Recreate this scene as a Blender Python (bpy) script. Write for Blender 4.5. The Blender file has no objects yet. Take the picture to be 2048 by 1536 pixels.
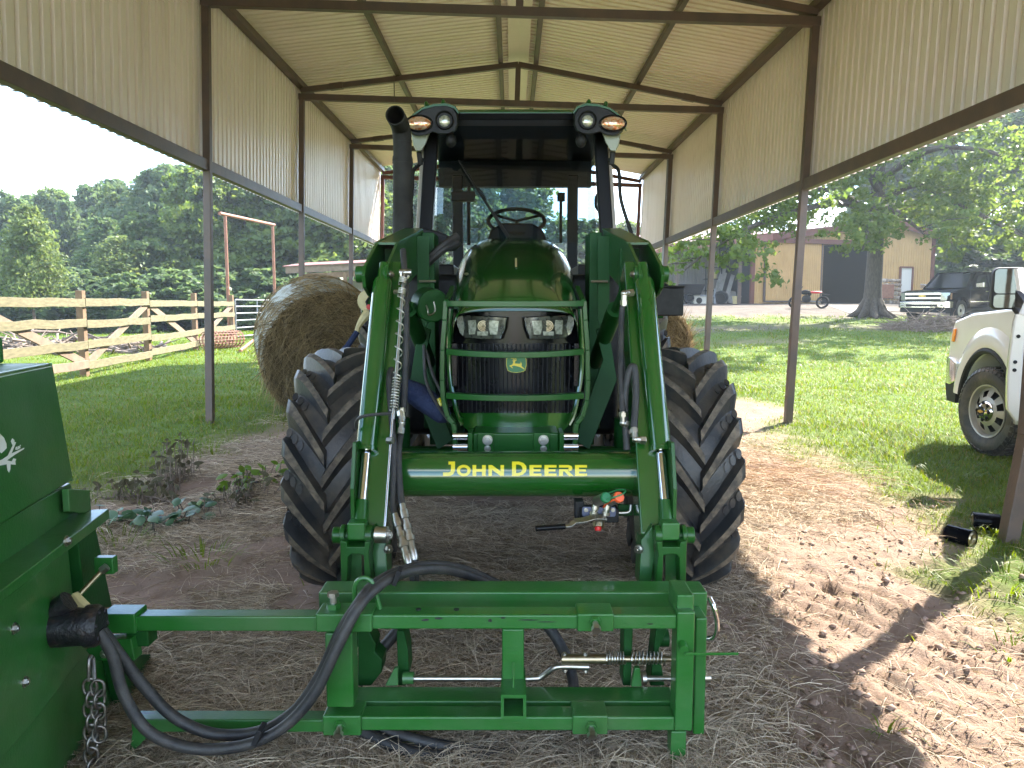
import bpy, bmesh, math, random
import numpy as np
from mathutils import Vector, Matrix

random.seed(7)
RNG = np.random.default_rng(11)
scene = bpy.context.scene
COL = scene.collection
PI = math.pi

# ------------------------------------------------------------------ camera
CAM_Z, FPX, PITCH = 1.40, 1538.0, math.radians(5.87)
cam_data = bpy.data.cameras.new('camera')
cam_data.sensor_width = 36.0
cam_data.lens = 36.0 * FPX / 2048.0
cam_data.clip_start = 0.05
cam_data.clip_end = 2000.0
cam = bpy.data.objects.new('camera', cam_data)
cam.location = (0, 0, CAM_Z)
cam.rotation_euler = (PI / 2 - PITCH, 0, 0)
COL.objects.link(cam)
scene.camera = cam

# ------------------------------------------------------------------ light
SUN_EL, SUN_AZ = math.radians(41.0), math.radians(45.0)     # azimuth from +Y towards +X
world = bpy.data.worlds.new('World')
scene.world = world
world.use_nodes = True
wn, wl = world.node_tree.nodes, world.node_tree.links
wn.clear()
w_out = wn.new('ShaderNodeOutputWorld')
w_bg = wn.new('ShaderNodeBackground')
w_sky = wn.new('ShaderNodeTexSky')
w_sky.sky_type = 'NISHITA'
w_sky.sun_disc = False
w_sky.sun_elevation = SUN_EL
w_sky.sun_rotation = SUN_AZ
w_sky.air_density = 1.0
w_sky.dust_density = 0.3
w_sky.ozone_density = 4.0
w_tc = wn.new('ShaderNodeTexCoord')
w_map = wn.new('ShaderNodeMapping')
w_map.inputs['Scale'].default_value = (1.0, 1.0, 2.6)
w_noise = wn.new('ShaderNodeTexNoise')
w_noise.inputs['Scale'].default_value = 3.1
w_noise.inputs['Detail'].default_value = 7.0
w_noise.inputs['Roughness'].default_value = 0.58
w_ramp = wn.new('ShaderNodeValToRGB')
w_ramp.color_ramp.elements[0].position = 0.47
w_ramp.color_ramp.elements[1].position = 0.66
w_mix = wn.new('ShaderNodeMix')
w_mix.data_type = 'RGBA'
w_mix.inputs['B'].default_value = (6.5, 6.7, 7.0, 1)
wl.new(w_tc.outputs['Generated'], w_map.inputs['Vector'])
wl.new(w_map.outputs['Vector'], w_noise.inputs['Vector'])
wl.new(w_noise.outputs['Fac'], w_ramp.inputs['Fac'])
wl.new(w_ramp.outputs['Color'], w_mix.inputs['Factor'])
wl.new(w_sky.outputs['Color'], w_mix.inputs['A'])
wl.new(w_mix.outputs['Result'], w_bg.inputs['Color'])
w_bg.inputs['Strength'].default_value = 0.15
wl.new(w_bg.outputs['Background'], w_out.inputs['Surface'])

sun_data = bpy.data.lights.new('sun', 'SUN')
sun_data.energy = 3.9
sun_data.angle = math.radians(0.5)
sun_data.color = (1.0, 0.94, 0.84)
sun = bpy.data.objects.new('sun', sun_data)
SUN_DIR = Vector((math.sin(SUN_AZ) * math.cos(SUN_EL), math.cos(SUN_AZ) * math.cos(SUN_EL), math.sin(SUN_EL)))
sun.rotation_euler = (-SUN_DIR).to_track_quat('-Z', 'Y').to_euler()
sun.location = (20, 20, 30)
COL.objects.link(sun)

scene.view_settings.view_transform = 'Standard'
scene.view_settings.look = 'None'
scene.view_settings.gamma = 1.0
scene.view_settings.use_curve_mapping = False
scene.view_settings.exposure = 2.8
scene.cycles.use_denoising = True
scene.cycles.max_bounces = 9
scene.cycles.diffuse_bounces = 6
scene.cycles.glossy_bounces = 4
scene.cycles.transmission_bounces = 6
scene.cycles.transparent_max_bounces = 12
scene.cycles.caustics_reflective = False
scene.cycles.caustics_refractive = False
scene.cycles.sample_clamp_indirect = 8.0
scene.cycles.volume_bounces = 0
scene.cycles.volume_max_steps = 64

# ------------------------------------------------------------------ pixels of the photograph -> metres
SP, CP = math.sin(PITCH), math.cos(PITCH)

def ray(px, py):
    u, v = (px - 1024.0) / FPX, (768.0 - py) / FPX
    return Vector((u, CP + v * SP, -SP + v * CP))

def at(px, py, Y):                      # point seen at (px, py), Y metres ahead
    d = ray(px, py)
    t = Y / d.y
    return Vector((d.x * t, Y, CAM_Z + d.z * t))

def atX(px, py, X):
    d = ray(px, py)
    t = X / d.x
    return Vector((X, d.y * t, CAM_Z + d.z * t))

def atZ(px, py, Z=0.0):
    d = ray(px, py)
    t = (Z - CAM_Z) / d.z
    return Vector((d.x * t, d.y * t, Z))

# ------------------------------------------------------------------ numpy noise
def _hash(ix, iy, seed):
    h = (ix.astype(np.int64) * 374761393 + iy.astype(np.int64) * 668265263 + seed * 974711) & 0x7fffffff
    h = ((h ^ (h >> 13)) * 1274126177) & 0x7fffffff
    return ((h ^ (h >> 16)) & 0xffff) / 65535.0

def vnoise(x, y, seed=0):
    ix, iy = np.floor(x), np.floor(y)
    fx, fy = x - ix, y - iy
    fx, fy = fx * fx * (3 - 2 * fx), fy * fy * (3 - 2 * fy)
    a, b = _hash(ix, iy, seed), _hash(ix + 1, iy, seed)
    c, d = _hash(ix, iy + 1, seed), _hash(ix + 1, iy + 1, seed)
    return (a * (1 - fx) + b * fx) * (1 - fy) + (c * (1 - fx) + d * fx) * fy

def fbm(x, y, seed=0, octaves=4):
    s, a, t = 0.0, 0.5, 0.0
    for o in range(octaves):
        s = s + a * vnoise(x * 2 ** o, y * 2 ** o, seed + o * 17)
        t += a
        a *= 0.5
    return s / t

def sstep(a, b, x):
    t = np.clip((x - a) / (b - a), 0, 1)
    return t * t * (3 - 2 * t)

# ------------------------------------------------------------------ materials
MATS = {}

def new_mat(name):
    m = bpy.data.materials.new(name)
    m.use_nodes = True
    nt = m.node_tree
    b = nt.nodes['Principled BSDF']
    MATS[name] = m
    return m, nt.nodes, nt.links, b

def mat(name, col, rough=0.5, metal=0.0, col2=None, scale=8.0, detail=5.0, bump=0.0, bscale=None, coat=0.0,
        spec=None, lo=0.35, hi=0.68, stretch=None, rough2=None, emit=None):
    """Principled with two colours mixed by object-space noise, and optional fine relief."""
    m, n, l, b = new_mat(name)
    b.inputs['Base Color'].default_value = (*col, 1)
    b.inputs['Roughness'].default_value = rough
    b.inputs['Metallic'].default_value = metal
    if coat:
        b.inputs['Coat Weight'].default_value = coat
        b.inputs['Coat Roughness'].default_value = 0.08
    if spec is not None:
        b.inputs['Specular IOR Level'].default_value = spec
    tc = n.new('ShaderNodeTexCoord')
    vec = tc.outputs['Object']
    if stretch:
        mp = n.new('ShaderNodeMapping')
        mp.inputs['Scale'].default_value = stretch
        l.new(vec, mp.inputs['Vector'])
        vec = mp.outputs['Vector']
    if col2 is not None:
        nz = n.new('ShaderNodeTexNoise')
        nz.inputs['Scale'].default_value = scale
        nz.inputs['Detail'].default_value = detail
        nz.inputs['Roughness'].default_value = 0.6
        l.new(vec, nz.inputs['Vector'])
        rp = n.new('ShaderNodeMapRange')
        rp.inputs['From Min'].default_value = lo
        rp.inputs['From Max'].default_value = hi
        l.new(nz.outputs['Fac'], rp.inputs['Value'])
        mx = n.new('ShaderNodeMix')
        mx.data_type = 'RGBA'
        mx.inputs['A'].default_value = (*col, 1)
        mx.inputs['B'].default_value = (*col2, 1)
        l.new(rp.outputs['Result'], mx.inputs['Factor'])
        l.new(mx.outputs['Result'], b.inputs['Base Color'])
        if rough2 is not None:
            rr = n.new('ShaderNodeMapRange')
            rr.inputs['To Min'].default_value = rough
            rr.inputs['To Max'].default_value = rough2
            l.new(rp.outputs['Result'], rr.inputs['Value'])
            l.new(rr.outputs['Result'], b.inputs['Roughness'])
    if bump:
        bn = n.new('ShaderNodeTexNoise')
        bn.inputs['Scale'].default_value = bscale or scale * 4
        bn.inputs['Detail'].default_value = 4.0
        l.new(vec, bn.inputs['Vector'])
        bp = n.new('ShaderNodeBump')
        bp.inputs['Strength'].default_value = bump
        bp.inputs['Distance'].default_value = 0.02
        l.new(bn.outputs['Fac'], bp.inputs['Height'])
        l.new(bp.outputs['Normal'], b.inputs['Normal'])
    return m

def leaf_mat(name, c1, c2, trans=0.4, rough=0.5):
    """Thin leaf: each separate leaf gets its own shade between c1 and c2, some light passes through."""
    m, n, l, b = new_mat(name)
    g = n.new('ShaderNodeNewGeometry')
    mx = n.new('ShaderNodeMix')
    mx.data_type = 'RGBA'
    mx.inputs['A'].default_value = (*c1, 1)
    mx.inputs['B'].default_value = (*c2, 1)
    l.new(g.outputs['Random Per Island'], mx.inputs['Factor'])
    l.new(mx.outputs['Result'], b.inputs['Base Color'])
    b.inputs['Roughness'].default_value = rough
    b.inputs['Specular IOR Level'].default_value = 0.3
    tr = n.new('ShaderNodeBsdfTranslucent')
    hs = n.new('ShaderNodeHueSaturation')
    hs.inputs['Value'].default_value = 1.4
    hs.inputs['Hue'].default_value = 0.485
    hs.inputs['Saturation'].default_value = 1.1
    l.new(mx.outputs['Result'], hs.inputs['Color'])
    l.new(hs.outputs['Color'], tr.inputs['Color'])
    ms = n.new('ShaderNodeMixShader')
    ms.inputs['Fac'].default_value = trans
    l.new(b.outputs['BSDF'], ms.inputs[1])
    l.new(tr.outputs['BSDF'], ms.inputs[2])
    l.new(ms.outputs['Shader'], n['Material Output'].inputs['Surface'])
    return m

def glass_mat(name, tint, refl=0.12, k=1.0):
    """Flat pane: tinted see-through with a fresnel reflection."""
    m, n, l, b = new_mat(name)
    tp = n.new('ShaderNodeBsdfTransparent')
    tp.inputs['Color'].default_value = (*tint, 1)
    gl = n.new('ShaderNodeBsdfGlossy')
    gl.inputs['Roughness'].default_value = 0.02
    fr = n.new('ShaderNodeFresnel')
    fr.inputs['IOR'].default_value = 1.5
    ad = n.new('ShaderNodeMath')
    ad.operation = 'MULTIPLY_ADD'
    ad.inputs[1].default_value = k
    ad.inputs[2].default_value = refl
    l.new(fr.outputs['Fac'], ad.inputs[0])
    ms = n.new('ShaderNodeMixShader')
    l.new(ad.outputs[0], ms.inputs['Fac'])
    l.new(tp.outputs['BSDF'], ms.inputs[1])
    l.new(gl.outputs['BSDF'], ms.inputs[2])
    l.new(ms.outputs['Shader'], n['Material Output'].inputs['Surface'])
    return m

mat('green_paint', (0.008, 0.072, 0.008), 0.32, coat=0.15, spec=0.3, col2=(0.012, 0.085, 0.012), scale=3, bump=0.03, bscale=45)
mat('green_gloss', (0.008, 0.072, 0.007), 0.16, coat=0.9, col2=(0.011, 0.082, 0.010), scale=3)
mat('green_powder', (0.010, 0.112, 0.011), 0.34, coat=0.35, col2=(0.020, 0.130, 0.022), scale=6, bump=0.06, bscale=120, rough2=0.50)

def stain(name, stretch, col, k):
    """Old water runs and smudges along a sheet's ribs."""
    m = MATS[name]; n, l = m.node_tree.nodes, m.node_tree.links
    b = n['Principled BSDF']; src = b.inputs['Base Color'].links[0].from_socket
    tc = n.new('ShaderNodeTexCoord')
    for sc, lo, hi, kk in ((5.0, 0.52, 0.74, k), (1.1, 0.50, 0.80, k * 0.8)):
        mp = n.new('ShaderNodeMapping'); mp.inputs['Scale'].default_value = stretch
        nz = n.new('ShaderNodeTexNoise'); nz.inputs['Scale'].default_value = sc; nz.inputs['Detail'].default_value = 7; nz.inputs['Roughness'].default_value = 0.68
        rp = n.new('ShaderNodeMapRange'); rp.inputs['From Min'].default_value = lo; rp.inputs['From Max'].default_value = hi; rp.inputs['To Max'].default_value = kk
        mx = n.new('ShaderNodeMix'); mx.data_type = 'RGBA'; mx.inputs['B'].default_value = (*col, 1)
        l.new(tc.outputs['Object'], mp.inputs['Vector']); l.new(mp.outputs['Vector'], nz.inputs['Vector']); l.new(nz.outputs['Fac'], rp.inputs['Value'])
        l.new(rp.outputs['Result'], mx.inputs['Factor']); l.new(src, mx.inputs['A']); src = mx.outputs['Result']
    l.new(src, b.inputs['Base Color'])

def wear(name, scratch, dust, rub=0.5):
    """Paint wear: long dark scrapes, small chips and a film of dust, over the colour a material already has."""
    m = MATS[name]; n, l = m.node_tree.nodes, m.node_tree.links
    b = n['Principled BSDF']
    src = b.inputs['Base Color'].links[0].from_socket
    tc = n.new('ShaderNodeTexCoord')
    def layer(src, scale, stretch, lo, hi, col, k):
        mp = n.new('ShaderNodeMapping'); mp.inputs['Scale'].default_value = stretch
        nz = n.new('ShaderNodeTexNoise'); nz.inputs['Scale'].default_value = scale; nz.inputs['Detail'].default_value = 6; nz.inputs['Roughness'].default_value = 0.65
        rp = n.new('ShaderNodeMapRange'); rp.inputs['From Min'].default_value = lo; rp.inputs['From Max'].default_value = hi; rp.inputs['To Max'].default_value = k
        mx = n.new('ShaderNodeMix'); mx.data_type = 'RGBA'; mx.inputs['B'].default_value = (*col, 1)
        l.new(tc.outputs['Object'], mp.inputs['Vector']); l.new(mp.outputs['Vector'], nz.inputs['Vector']); l.new(nz.outputs['Fac'], rp.inputs['Value'])
        l.new(rp.outputs['Result'], mx.inputs['Factor']); l.new(src, mx.inputs['A'])
        return mx.outputs['Result']
    src = layer(src, 2.5, (1, 1, 1), 0.45, 0.75, (0.10, 0.15, 0.075), dust)
    src = layer(src, 9, (0.35, 6, 6), 0.66, 0.72, (0.02, 0.035, 0.022), scratch)
    src = layer(src, 42, (1, 1, 1), 0.70, 0.74, (0.05, 0.05, 0.042), rub)
    l.new(src, b.inputs['Base Color'])
wear('green_powder', 0.9, 0.5, 0.7)
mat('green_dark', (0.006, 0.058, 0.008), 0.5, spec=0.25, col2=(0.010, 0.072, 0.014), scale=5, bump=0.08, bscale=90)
mat('yellow_decal', (0.72, 0.60, 0.02), 0.35, coat=0.4)
mat('white_decal', (0.75, 0.78, 0.74), 0.45)
mat('black_plastic', (0.008, 0.008, 0.008), 0.46, spec=0.22, col2=(0.022, 0.022, 0.022), scale=20, bump=0.05, bscale=200)
mat('cab_black', (0.004, 0.004, 0.005), 0.4, spec=0.25)
mat('black_gloss', (0.005, 0.005, 0.006), 0.16, spec=0.25)
mat('grille_black', (0.005, 0.005, 0.006), 0.22, spec=0.25, col2=(0.010, 0.010, 0.013), scale=14)
mat('rubber_hose', (0.016, 0.016, 0.017), 0.55, col2=(0.045, 0.042, 0.038), scale=14, bump=0.15, bscale=160)
mat('tyre_rubber', (0.026, 0.027, 0.029), 0.44, col2=(0.105, 0.086, 0.064), scale=6, bump=0.12, bscale=60, lo=0.44, hi=0.74)
mat('tyre_dusty', (0.060, 0.050, 0.040), 0.85, col2=(0.19, 0.150, 0.105), scale=22, bump=0.3, bscale=70, lo=0.40, hi=0.7)
mat('chrome', (0.72, 0.72, 0.74), 0.10, metal=1.0)
mat('zinc', (0.55, 0.54, 0.50), 0.32, metal=1.0, col2=(0.40, 0.37, 0.30), scale=30)
mat('zinc_gold', (0.46, 0.40, 0.26), 0.34, metal=1.0, col2=(0.34, 0.28, 0.18), scale=30)
mat('chain_steel', (0.34, 0.33, 0.31), 0.45, metal=1.0, col2=(0.16, 0.12, 0.09), scale=40)
mat('cast_black', (0.010, 0.010, 0.012), 0.40, col2=(0.06, 0.035, 0.022), scale=26, bump=0.25, bscale=110, lo=0.55, hi=0.75)
mat('exhaust_black', (0.016, 0.016, 0.016), 0.66, spec=0.25, col2=(0.034, 0.032, 0.030), scale=9)
mat('shed_steel', (0.085, 0.064, 0.055), 0.5, col2=(0.130, 0.085, 0.062), scale=4, bump=0.1, bscale=60)
mat('shed_steel_red', (0.13, 0.040, 0.030), 0.55, col2=(0.08, 0.035, 0.028), scale=4, bump=0.1, bscale=60)
mat('sheet_cream', (0.93, 0.83, 0.75), 0.42, col2=(0.89, 0.78, 0.68), scale=0.7, bump=0.02, bscale=30)
mat('sheet_wall', (0.91, 0.81, 0.76), 0.42, col2=(0.86, 0.75, 0.69), scale=0.8, bump=0.02, bscale=30)
mat('hay_face', (0.17, 0.122, 0.062), 0.95, col2=(0.07, 0.048, 0.025), scale=9, bump=0.9, bscale=40, stretch=(1, 1, 1))
mat('net_wrap', (0.34, 0.37, 0.30), 0.7, col2=(0.19, 0.17, 0.11), scale=16, bump=0.5, bscale=90, stretch=(1, 1, 1))
mat('fence_wood', (0.190, 0.160, 0.084), 0.85, col2=(0.095, 0.086, 0.042), scale=5, bump=0.25, bscale=40, stretch=(1, 1, 5))
mat('fence_wood_new', (0.22, 0.155, 0.105), 0.8, col2=(0.15, 0.105, 0.07), scale=6, bump=0.2, bscale=40)
mat('post_wood', (0.20, 0.125, 0.066), 0.85, col2=(0.14, 0.085, 0.048), scale=6, bump=0.3, bscale=40)
mat('rust_pipe', (0.30, 0.13, 0.075), 0.7, col2=(0.20, 0.085, 0.05), scale=7, bump=0.1, bscale=60)
mat('galvanised', (0.30, 0.31, 0.33), 0.45, metal=0.5, col2=(0.24, 0.25, 0.27), scale=12)
mat('barn_tan', (0.58, 0.36, 0.14), 0.5, col2=(0.49, 0.30, 0.11), scale=0.8)
mat('barn_grey', (0.26, 0.235, 0.21), 0.6, col2=(0.21, 0.19, 0.17), scale=0.8)
mat('barn_red', (0.17, 0.055, 0.035), 0.5, col2=(0.13, 0.045, 0.03), scale=2)
mat('barn_roof', (0.30, 0.13, 0.10), 0.5, col2=(0.24, 0.11, 0.085), scale=2)
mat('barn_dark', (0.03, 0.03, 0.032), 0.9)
mat('concrete', (0.36, 0.32, 0.27), 0.9, col2=(0.30, 0.26, 0.21), scale=3, bump=0.2, bscale=40)
mat('door_white', (0.70, 0.67, 0.60), 0.5)
mat('stone', (0.34, 0.27, 0.20), 0.9, col2=(0.24, 0.18, 0.13), scale=6, bump=0.4, bscale=20)
mat('stone_pale', (0.48, 0.41, 0.33), 0.9, col2=(0.36, 0.29, 0.22), scale=6, bump=0.4, bscale=20)
mat('lumber_grey', (0.24, 0.23, 0.21), 0.85, col2=(0.17, 0.16, 0.14), scale=4, bump=0.2, bscale=30)
mat('bark', (0.105, 0.085, 0.068), 0.95, col2=(0.050, 0.040, 0.032), scale=9, bump=0.9, bscale=22, stretch=(3, 3, 0.6))
mat('bark_pine', (0.13, 0.080, 0.055), 0.95, col2=(0.07, 0.045, 0.034), scale=7, bump=0.8, bscale=18, stretch=(3, 3, 0.7))
mat('dead_stick', (0.22, 0.17, 0.13), 0.9, col2=(0.12, 0.09, 0.07), scale=12)
mat('car_white', (0.76, 0.75, 0.73), 0.22, coat=0.8, col2=(0.70, 0.69, 0.66), scale=2)
mat('car_black', (0.002, 0.0025, 0.004), 0.06, spec=0.06)
mat('trim_dark', (0.016, 0.016, 0.017), 0.6, spec=0.25)
mat('wheel_silver', (0.46, 0.44, 0.40), 0.38, metal=0.55)
mat('amber', (0.85, 0.26, 0.02), 0.15, coat=0.6)
mat('lens_clear', (0.46, 0.47, 0.38), 0.15, metal=0.3, col2=(0.26, 0.27, 0.20), scale=60, coat=0.9, lo=0.44, hi=0.60, detail=2.0)
mat('lens_dark', (0.10, 0.105, 0.085), 0.12, metal=0.5, col2=(0.045, 0.047, 0.040), scale=50, coat=0.9)
mat('lens_amber', (0.62, 0.45, 0.30), 0.10, metal=0.55, col2=(0.50, 0.14, 0.03), scale=55, coat=0.6, lo=0.46, hi=0.6)
mat('red_plastic', (0.55, 0.012, 0.012), 0.35)
mat('orange_plastic', (0.85, 0.12, 0.03), 0.35)
mat('cap_green', (0.010, 0.16, 0.05), 0.35)
mat('hook_cream', (0.52, 0.44, 0.22), 0.45, col2=(0.42, 0.33, 0.15), scale=20)
mat('strap_blue', (0.012, 0.020, 0.060), 0.8, col2=(0.018, 0.03, 0.08), scale=20, bump=0.4, bscale=60)
mat('pod_grey', (0.30, 0.33, 0.27), 0.40)
mat('post_sheen', (0.42, 0.38, 0.33), 0.3)
mat('mirror', (0.80, 0.80, 0.80), 0.02, metal=1.0)
mat('valve_blue', (0.10, 0.11, 0.17), 0.4, metal=0.4)
mat('seat_dark', (0.02, 0.02, 0.02), 0.8)
mat('gold_badge', (0.50, 0.34, 0.10), 0.3, metal=0.8)
mat('clod_dirt', (0.32, 0.22, 0.165), 0.95, col2=(0.22, 0.145, 0.105), scale=30)
mat('straw', (0.36, 0.27, 0.17), 0.9)
stain('sheet_wall', (1, 1, 0.12), (0.52, 0.43, 0.33), 0.35)
stain('sheet_cream', (0.12, 1, 1), (0.58, 0.48, 0.36), 0.28)
wear('green_paint', 0.25, 0.22, 0.3)
wear('green_gloss', 0.25, 0.16, 0.3)
glass_mat('cab_glass', (0.82, 0.87, 0.87), 0.01)
glass_mat('windshield_glass', (0.29, 0.39, 0.45), 0.0)
glass_mat('side_glass', (0.82, 0.87, 0.87), 0.0, 0.25)
glass_mat('truck_glass', (0.10, 0.12, 0.13), 0.05)
leaf_mat('leaf_oak', (0.072, 0.125, 0.024), (0.145, 0.195, 0.044), 0.55)
leaf_mat('leaf_dark', (0.060, 0.108, 0.042), (0.112, 0.160, 0.062), 0.55)
leaf_mat('leaf_mid', (0.068, 0.120, 0.036), (0.132, 0.180, 0.058), 0.55)
leaf_mat('leaf_pine', (0.090, 0.140, 0.042), (0.155, 0.195, 0.062), 0.46)
leaf_mat('grass_blade', (0.068, 0.128, 0.007), (0.142, 0.190, 0.014), 0.45)
leaf_mat('grass_dry', (0.14, 0.13, 0.03), (0.24, 0.20, 0.065), 0.35)
leaf_mat('straw_strand', (0.18, 0.135, 0.090), (0.66, 0.55, 0.40), 0.15, 0.8)
leaf_mat('straw_orange', (0.24, 0.155, 0.085), (0.46, 0.33, 0.20), 0.15, 0.8)
leaf_mat('hay_strand', (0.060, 0.042, 0.019), (0.38, 0.285, 0.145), 0.15, 0.85)
leaf_mat('vine_leaf', (0.028, 0.085, 0.022), (0.085, 0.160, 0.085), 0.30, 0.4)
leaf_mat('vine_leaf_bright', (0.07, 0.15, 0.015), (0.12, 0.20, 0.03), 0.4, 0.4)
leaf_mat('dead_leaf', (0.048, 0.046, 0.026), (0.125, 0.118, 0.070), 0.25, 0.8)
M = MATS

# ------------------------------------------------------------------ mesh helper
INV = {}

def vec(p):
    return Vector(p)

def frame_of(d, up=(0, 0, 1)):
    d = Vector(d).normalized()
    u = Vector(up)
    if abs(d.dot(u.normalized())) > 0.98:
        u = Vector((0, 1, 0)) if abs(d.y) < 0.9 else Vector((1, 0, 0))
    s = d.cross(u).normalized()
    return d, s, s.cross(d).normalized()

class MB:
    def __init__(self):
        self.v, self.f, self.m = [], [], []

    def add(self, vs, fs, mi=0):
        o = len(self.v)
        self.v += [tuple(p) for p in vs]
        self.f += [tuple(i + o for i in f) for f in fs]
        self.m += [mi] * len(fs)
        return self

    def box(self, c, s, R=None, mi=0):
        hx, hy, hz = s[0] / 2, s[1] / 2, s[2] / 2
        vs = [Vector((x * hx, y * hy, z * hz)) for x in (-1, 1) for y in (-1, 1) for z in (-1, 1)]
        if R is not None:
            vs = [R @ p for p in vs]
        c = Vector(c)
        return self.add([p + c for p in vs], [(0, 1, 3, 2), (4, 6, 7, 5), (0, 4, 5, 1), (2, 3, 7, 6), (0, 2, 6, 4), (1, 5, 7, 3)], mi)

    def span(self, a, b, mi=0):            # box from corner to corner
        a, b = Vector(a), Vector(b)
        return self.box((a + b) / 2, [abs(q) for q in (b - a)], None, mi)

    def beam(self, p0, p1, w, h, up=(0, 0, 1), mi=0):
        p0, p1 = Vector(p0), Vector(p1)
        d, s, u = frame_of(p1 - p0, up)
        vs = []
        for p in (p0, p1):
            for a, b in ((-1, -1), (1, -1), (1, 1), (-1, 1)):
                vs.append(p + s * (a * w / 2) + u * (b * h / 2))
        return self.add(vs, [(3, 2, 1, 0), (4, 5, 6, 7)] + [(i, (i + 1) % 4, 4 + (i + 1) % 4, 4 + i) for i in range(4)], mi)

    def cyl(self, p0, p1, r0, r1=None, n=14, caps=True, mi=0):
        p0, p1 = Vector(p0), Vector(p1)
        r1 = r0 if r1 is None else r1
        d, s, u = frame_of(p1 - p0)
        vs = []
        for p, r in ((p0, r0), (p1, r1)):
            for i in range(n):
                a = 2 * PI * i / n
                vs.append(p + s * (r * math.cos(a)) + u * (r * math.sin(a)))
        fs = [(i, (i + 1) % n, n + (i + 1) % n, n + i) for i in range(n)]
        if caps:
            fs += [tuple(reversed(range(n))), tuple(range(n, 2 * n))]
        return self.add(vs, fs, mi)

    def tube(self, pts, r, n=8, closed=False, mi=0):
        pts = [Vector(p) for p in pts]
        k = len(pts)
        rs = r if isinstance(r, (list, tuple)) else [r] * k
        vs, prev = [], None
        for i, p in enumerate(pts):
            if closed:
                d = pts[(i + 1) % k] - pts[i - 1]
            else:
                d = pts[min(i + 1, k - 1)] - pts[max(i - 1, 0)]
            d.normalize()
            if prev is None:
                _, s, u = frame_of(d)
            else:
                u = prev - d * prev.dot(d)
                if u.length < 1e-6:
                    _, s, u = frame_of(d)
                u.normalize()
                s = d.cross(u).normalized()
            prev = u
            for j in range(n):
                a = 2 * PI * j / n
                vs.append(p + s * (rs[i] * math.cos(a)) + u * (rs[i] * math.sin(a)))
        fs = []
        for i in range(k if closed else k - 1):
            a, b = i * n, ((i + 1) % k) * n
            fs += [(a + j, a + (j + 1) % n, b + (j + 1) % n, b + j) for j in range(n)]
        if not closed:
            fs += [tuple(reversed(range(n))), tuple(range((k - 1) * n, k * n))]
        return self.add(vs, fs, mi)

    def prism(self, poly, ext, mi=0):       # polygon of 3D points extruded by a vector
        poly = [Vector(p) for p in poly]
        e = Vector(ext)
        n = len(poly)
        return self.add(poly + [p + e for p in poly],
                        [tuple(reversed(range(n))), tuple(range(n, 2 * n))] + [(i, (i + 1) % n, n + (i + 1) % n, n + i) for i in range(n)], mi)

    def grid(self, rows, cu=False, cv=False, mi=0):
        m, n = len(rows), len(rows[0])
        vs = [p for r in rows for p in r]
        fs = []
        for i in range(m if cv else m - 1):
            for j in range(n if cu else n - 1):
                a, b = i * n, ((i + 1) % m) * n
                fs.append((a + j, a + (j + 1) % n, b + (j + 1) % n, b + j))
        return self.add(vs, fs, mi)

    def loft(self, rows, mi=0):             # closed rings joined, both ends capped
        self.grid(rows, cu=True, mi=mi)
        n = len(rows[0])
        self.add(rows[0], [tuple(reversed(range(n)))], mi)
        return self.add(rows[-1], [tuple(range(n))], mi)

    def ball(self, c, r, n=12, m=8, R=None, mi=0):
        c = Vector(c)
        r = (r, r, r) if not isinstance(r, (tuple, list)) else r
        rows = []
        for i in range(m + 1):
            t = PI * i / m
            row = []
            for j in range(n):
                a = 2 * PI * j / n
                p = Vector((r[0] * math.sin(t) * math.cos(a), r[1] * math.sin(t) * math.sin(a), r[2] * math.cos(t)))
                row.append(c + (R @ p if R is not None else p))
            rows.append(row)
        return self.grid(rows, cu=True, mi=mi)

    def lathe(self, prof, o, axis, n=24, mi=0, closed=False):   # prof: (distance along axis, radius)
        o = Vector(o)
        d, s, u = frame_of(axis)
        rows = [[o + d * h + s * (r * math.cos(2 * PI * j / n)) + u * (r * math.sin(2 * PI * j / n)) for j in range(n)] for h, r in prof]
        return self.grid(rows, cu=True, cv=closed, mi=mi)

    def torus(self, c, axis, R, r, n=24, k=8, mi=0, sx=1.0):
        c = Vector(c)
        d, s, u = frame_of(axis)
        return self.tube([c + s * (R * sx * math.cos(2 * PI * i / n)) + u * (R * math.sin(2 * PI * i / n)) for i in range(n)], r, k, True, mi)

    def bolt(self, c, axis, r, h=None, mi=0):                  # washer, hexagon head, shank end
        c, a = Vector(c), Vector(axis).normalized()
        h = h or r * 0.9
        self.cyl(c - a * 0.002, c + a * (h * 0.22), r * 1.35, n=14, mi=mi)
        self.cyl(c + a * (h * 0.2), c + a * h, r, r * 0.93, n=6, mi=mi)
        return self.cyl(c + a * (h * 0.9), c + a * (h * 1.25), r * 0.5, n=8, mi=mi)

    def build(self, name, mats, parent=None, smooth=38, bevel=0.0, local=False, label=None, recalc=True, seg=2):
        me = bpy.data.meshes.new(name)
        me.from_pydata(self.v, [], self.f)
        if recalc:
            bm = bmesh.new()
            bm.from_mesh(me)
            bmesh.ops.recalc_face_normals(bm, faces=bm.faces)
            bm.to_mesh(me)
            bm.free()
        mats = mats if isinstance(mats, (list, tuple)) else [mats]
        for q in mats:
            me.materials.append(M[q] if isinstance(q, str) else q)
        if len(mats) > 1:
            me.polygons.foreach_set('material_index', self.m)
        if smooth:
            me.polygons.foreach_set('use_smooth', [True] * len(me.polygons))
            me.set_sharp_from_angle(angle=math.radians(smooth))
        o = bpy.data.objects.new(name, me)
        COL.objects.link(o)
        if parent is not None:
            hang(o, parent, local)
        if bevel:
            b = o.modifiers.new('bevel', 'BEVEL')
            b.width = bevel
            b.segments = seg
            b.limit_method = 'ANGLE'
            b.angle_limit = math.radians(40)
            b.harden_normals = True
        if label:
            o['label'] = label
        return o

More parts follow.
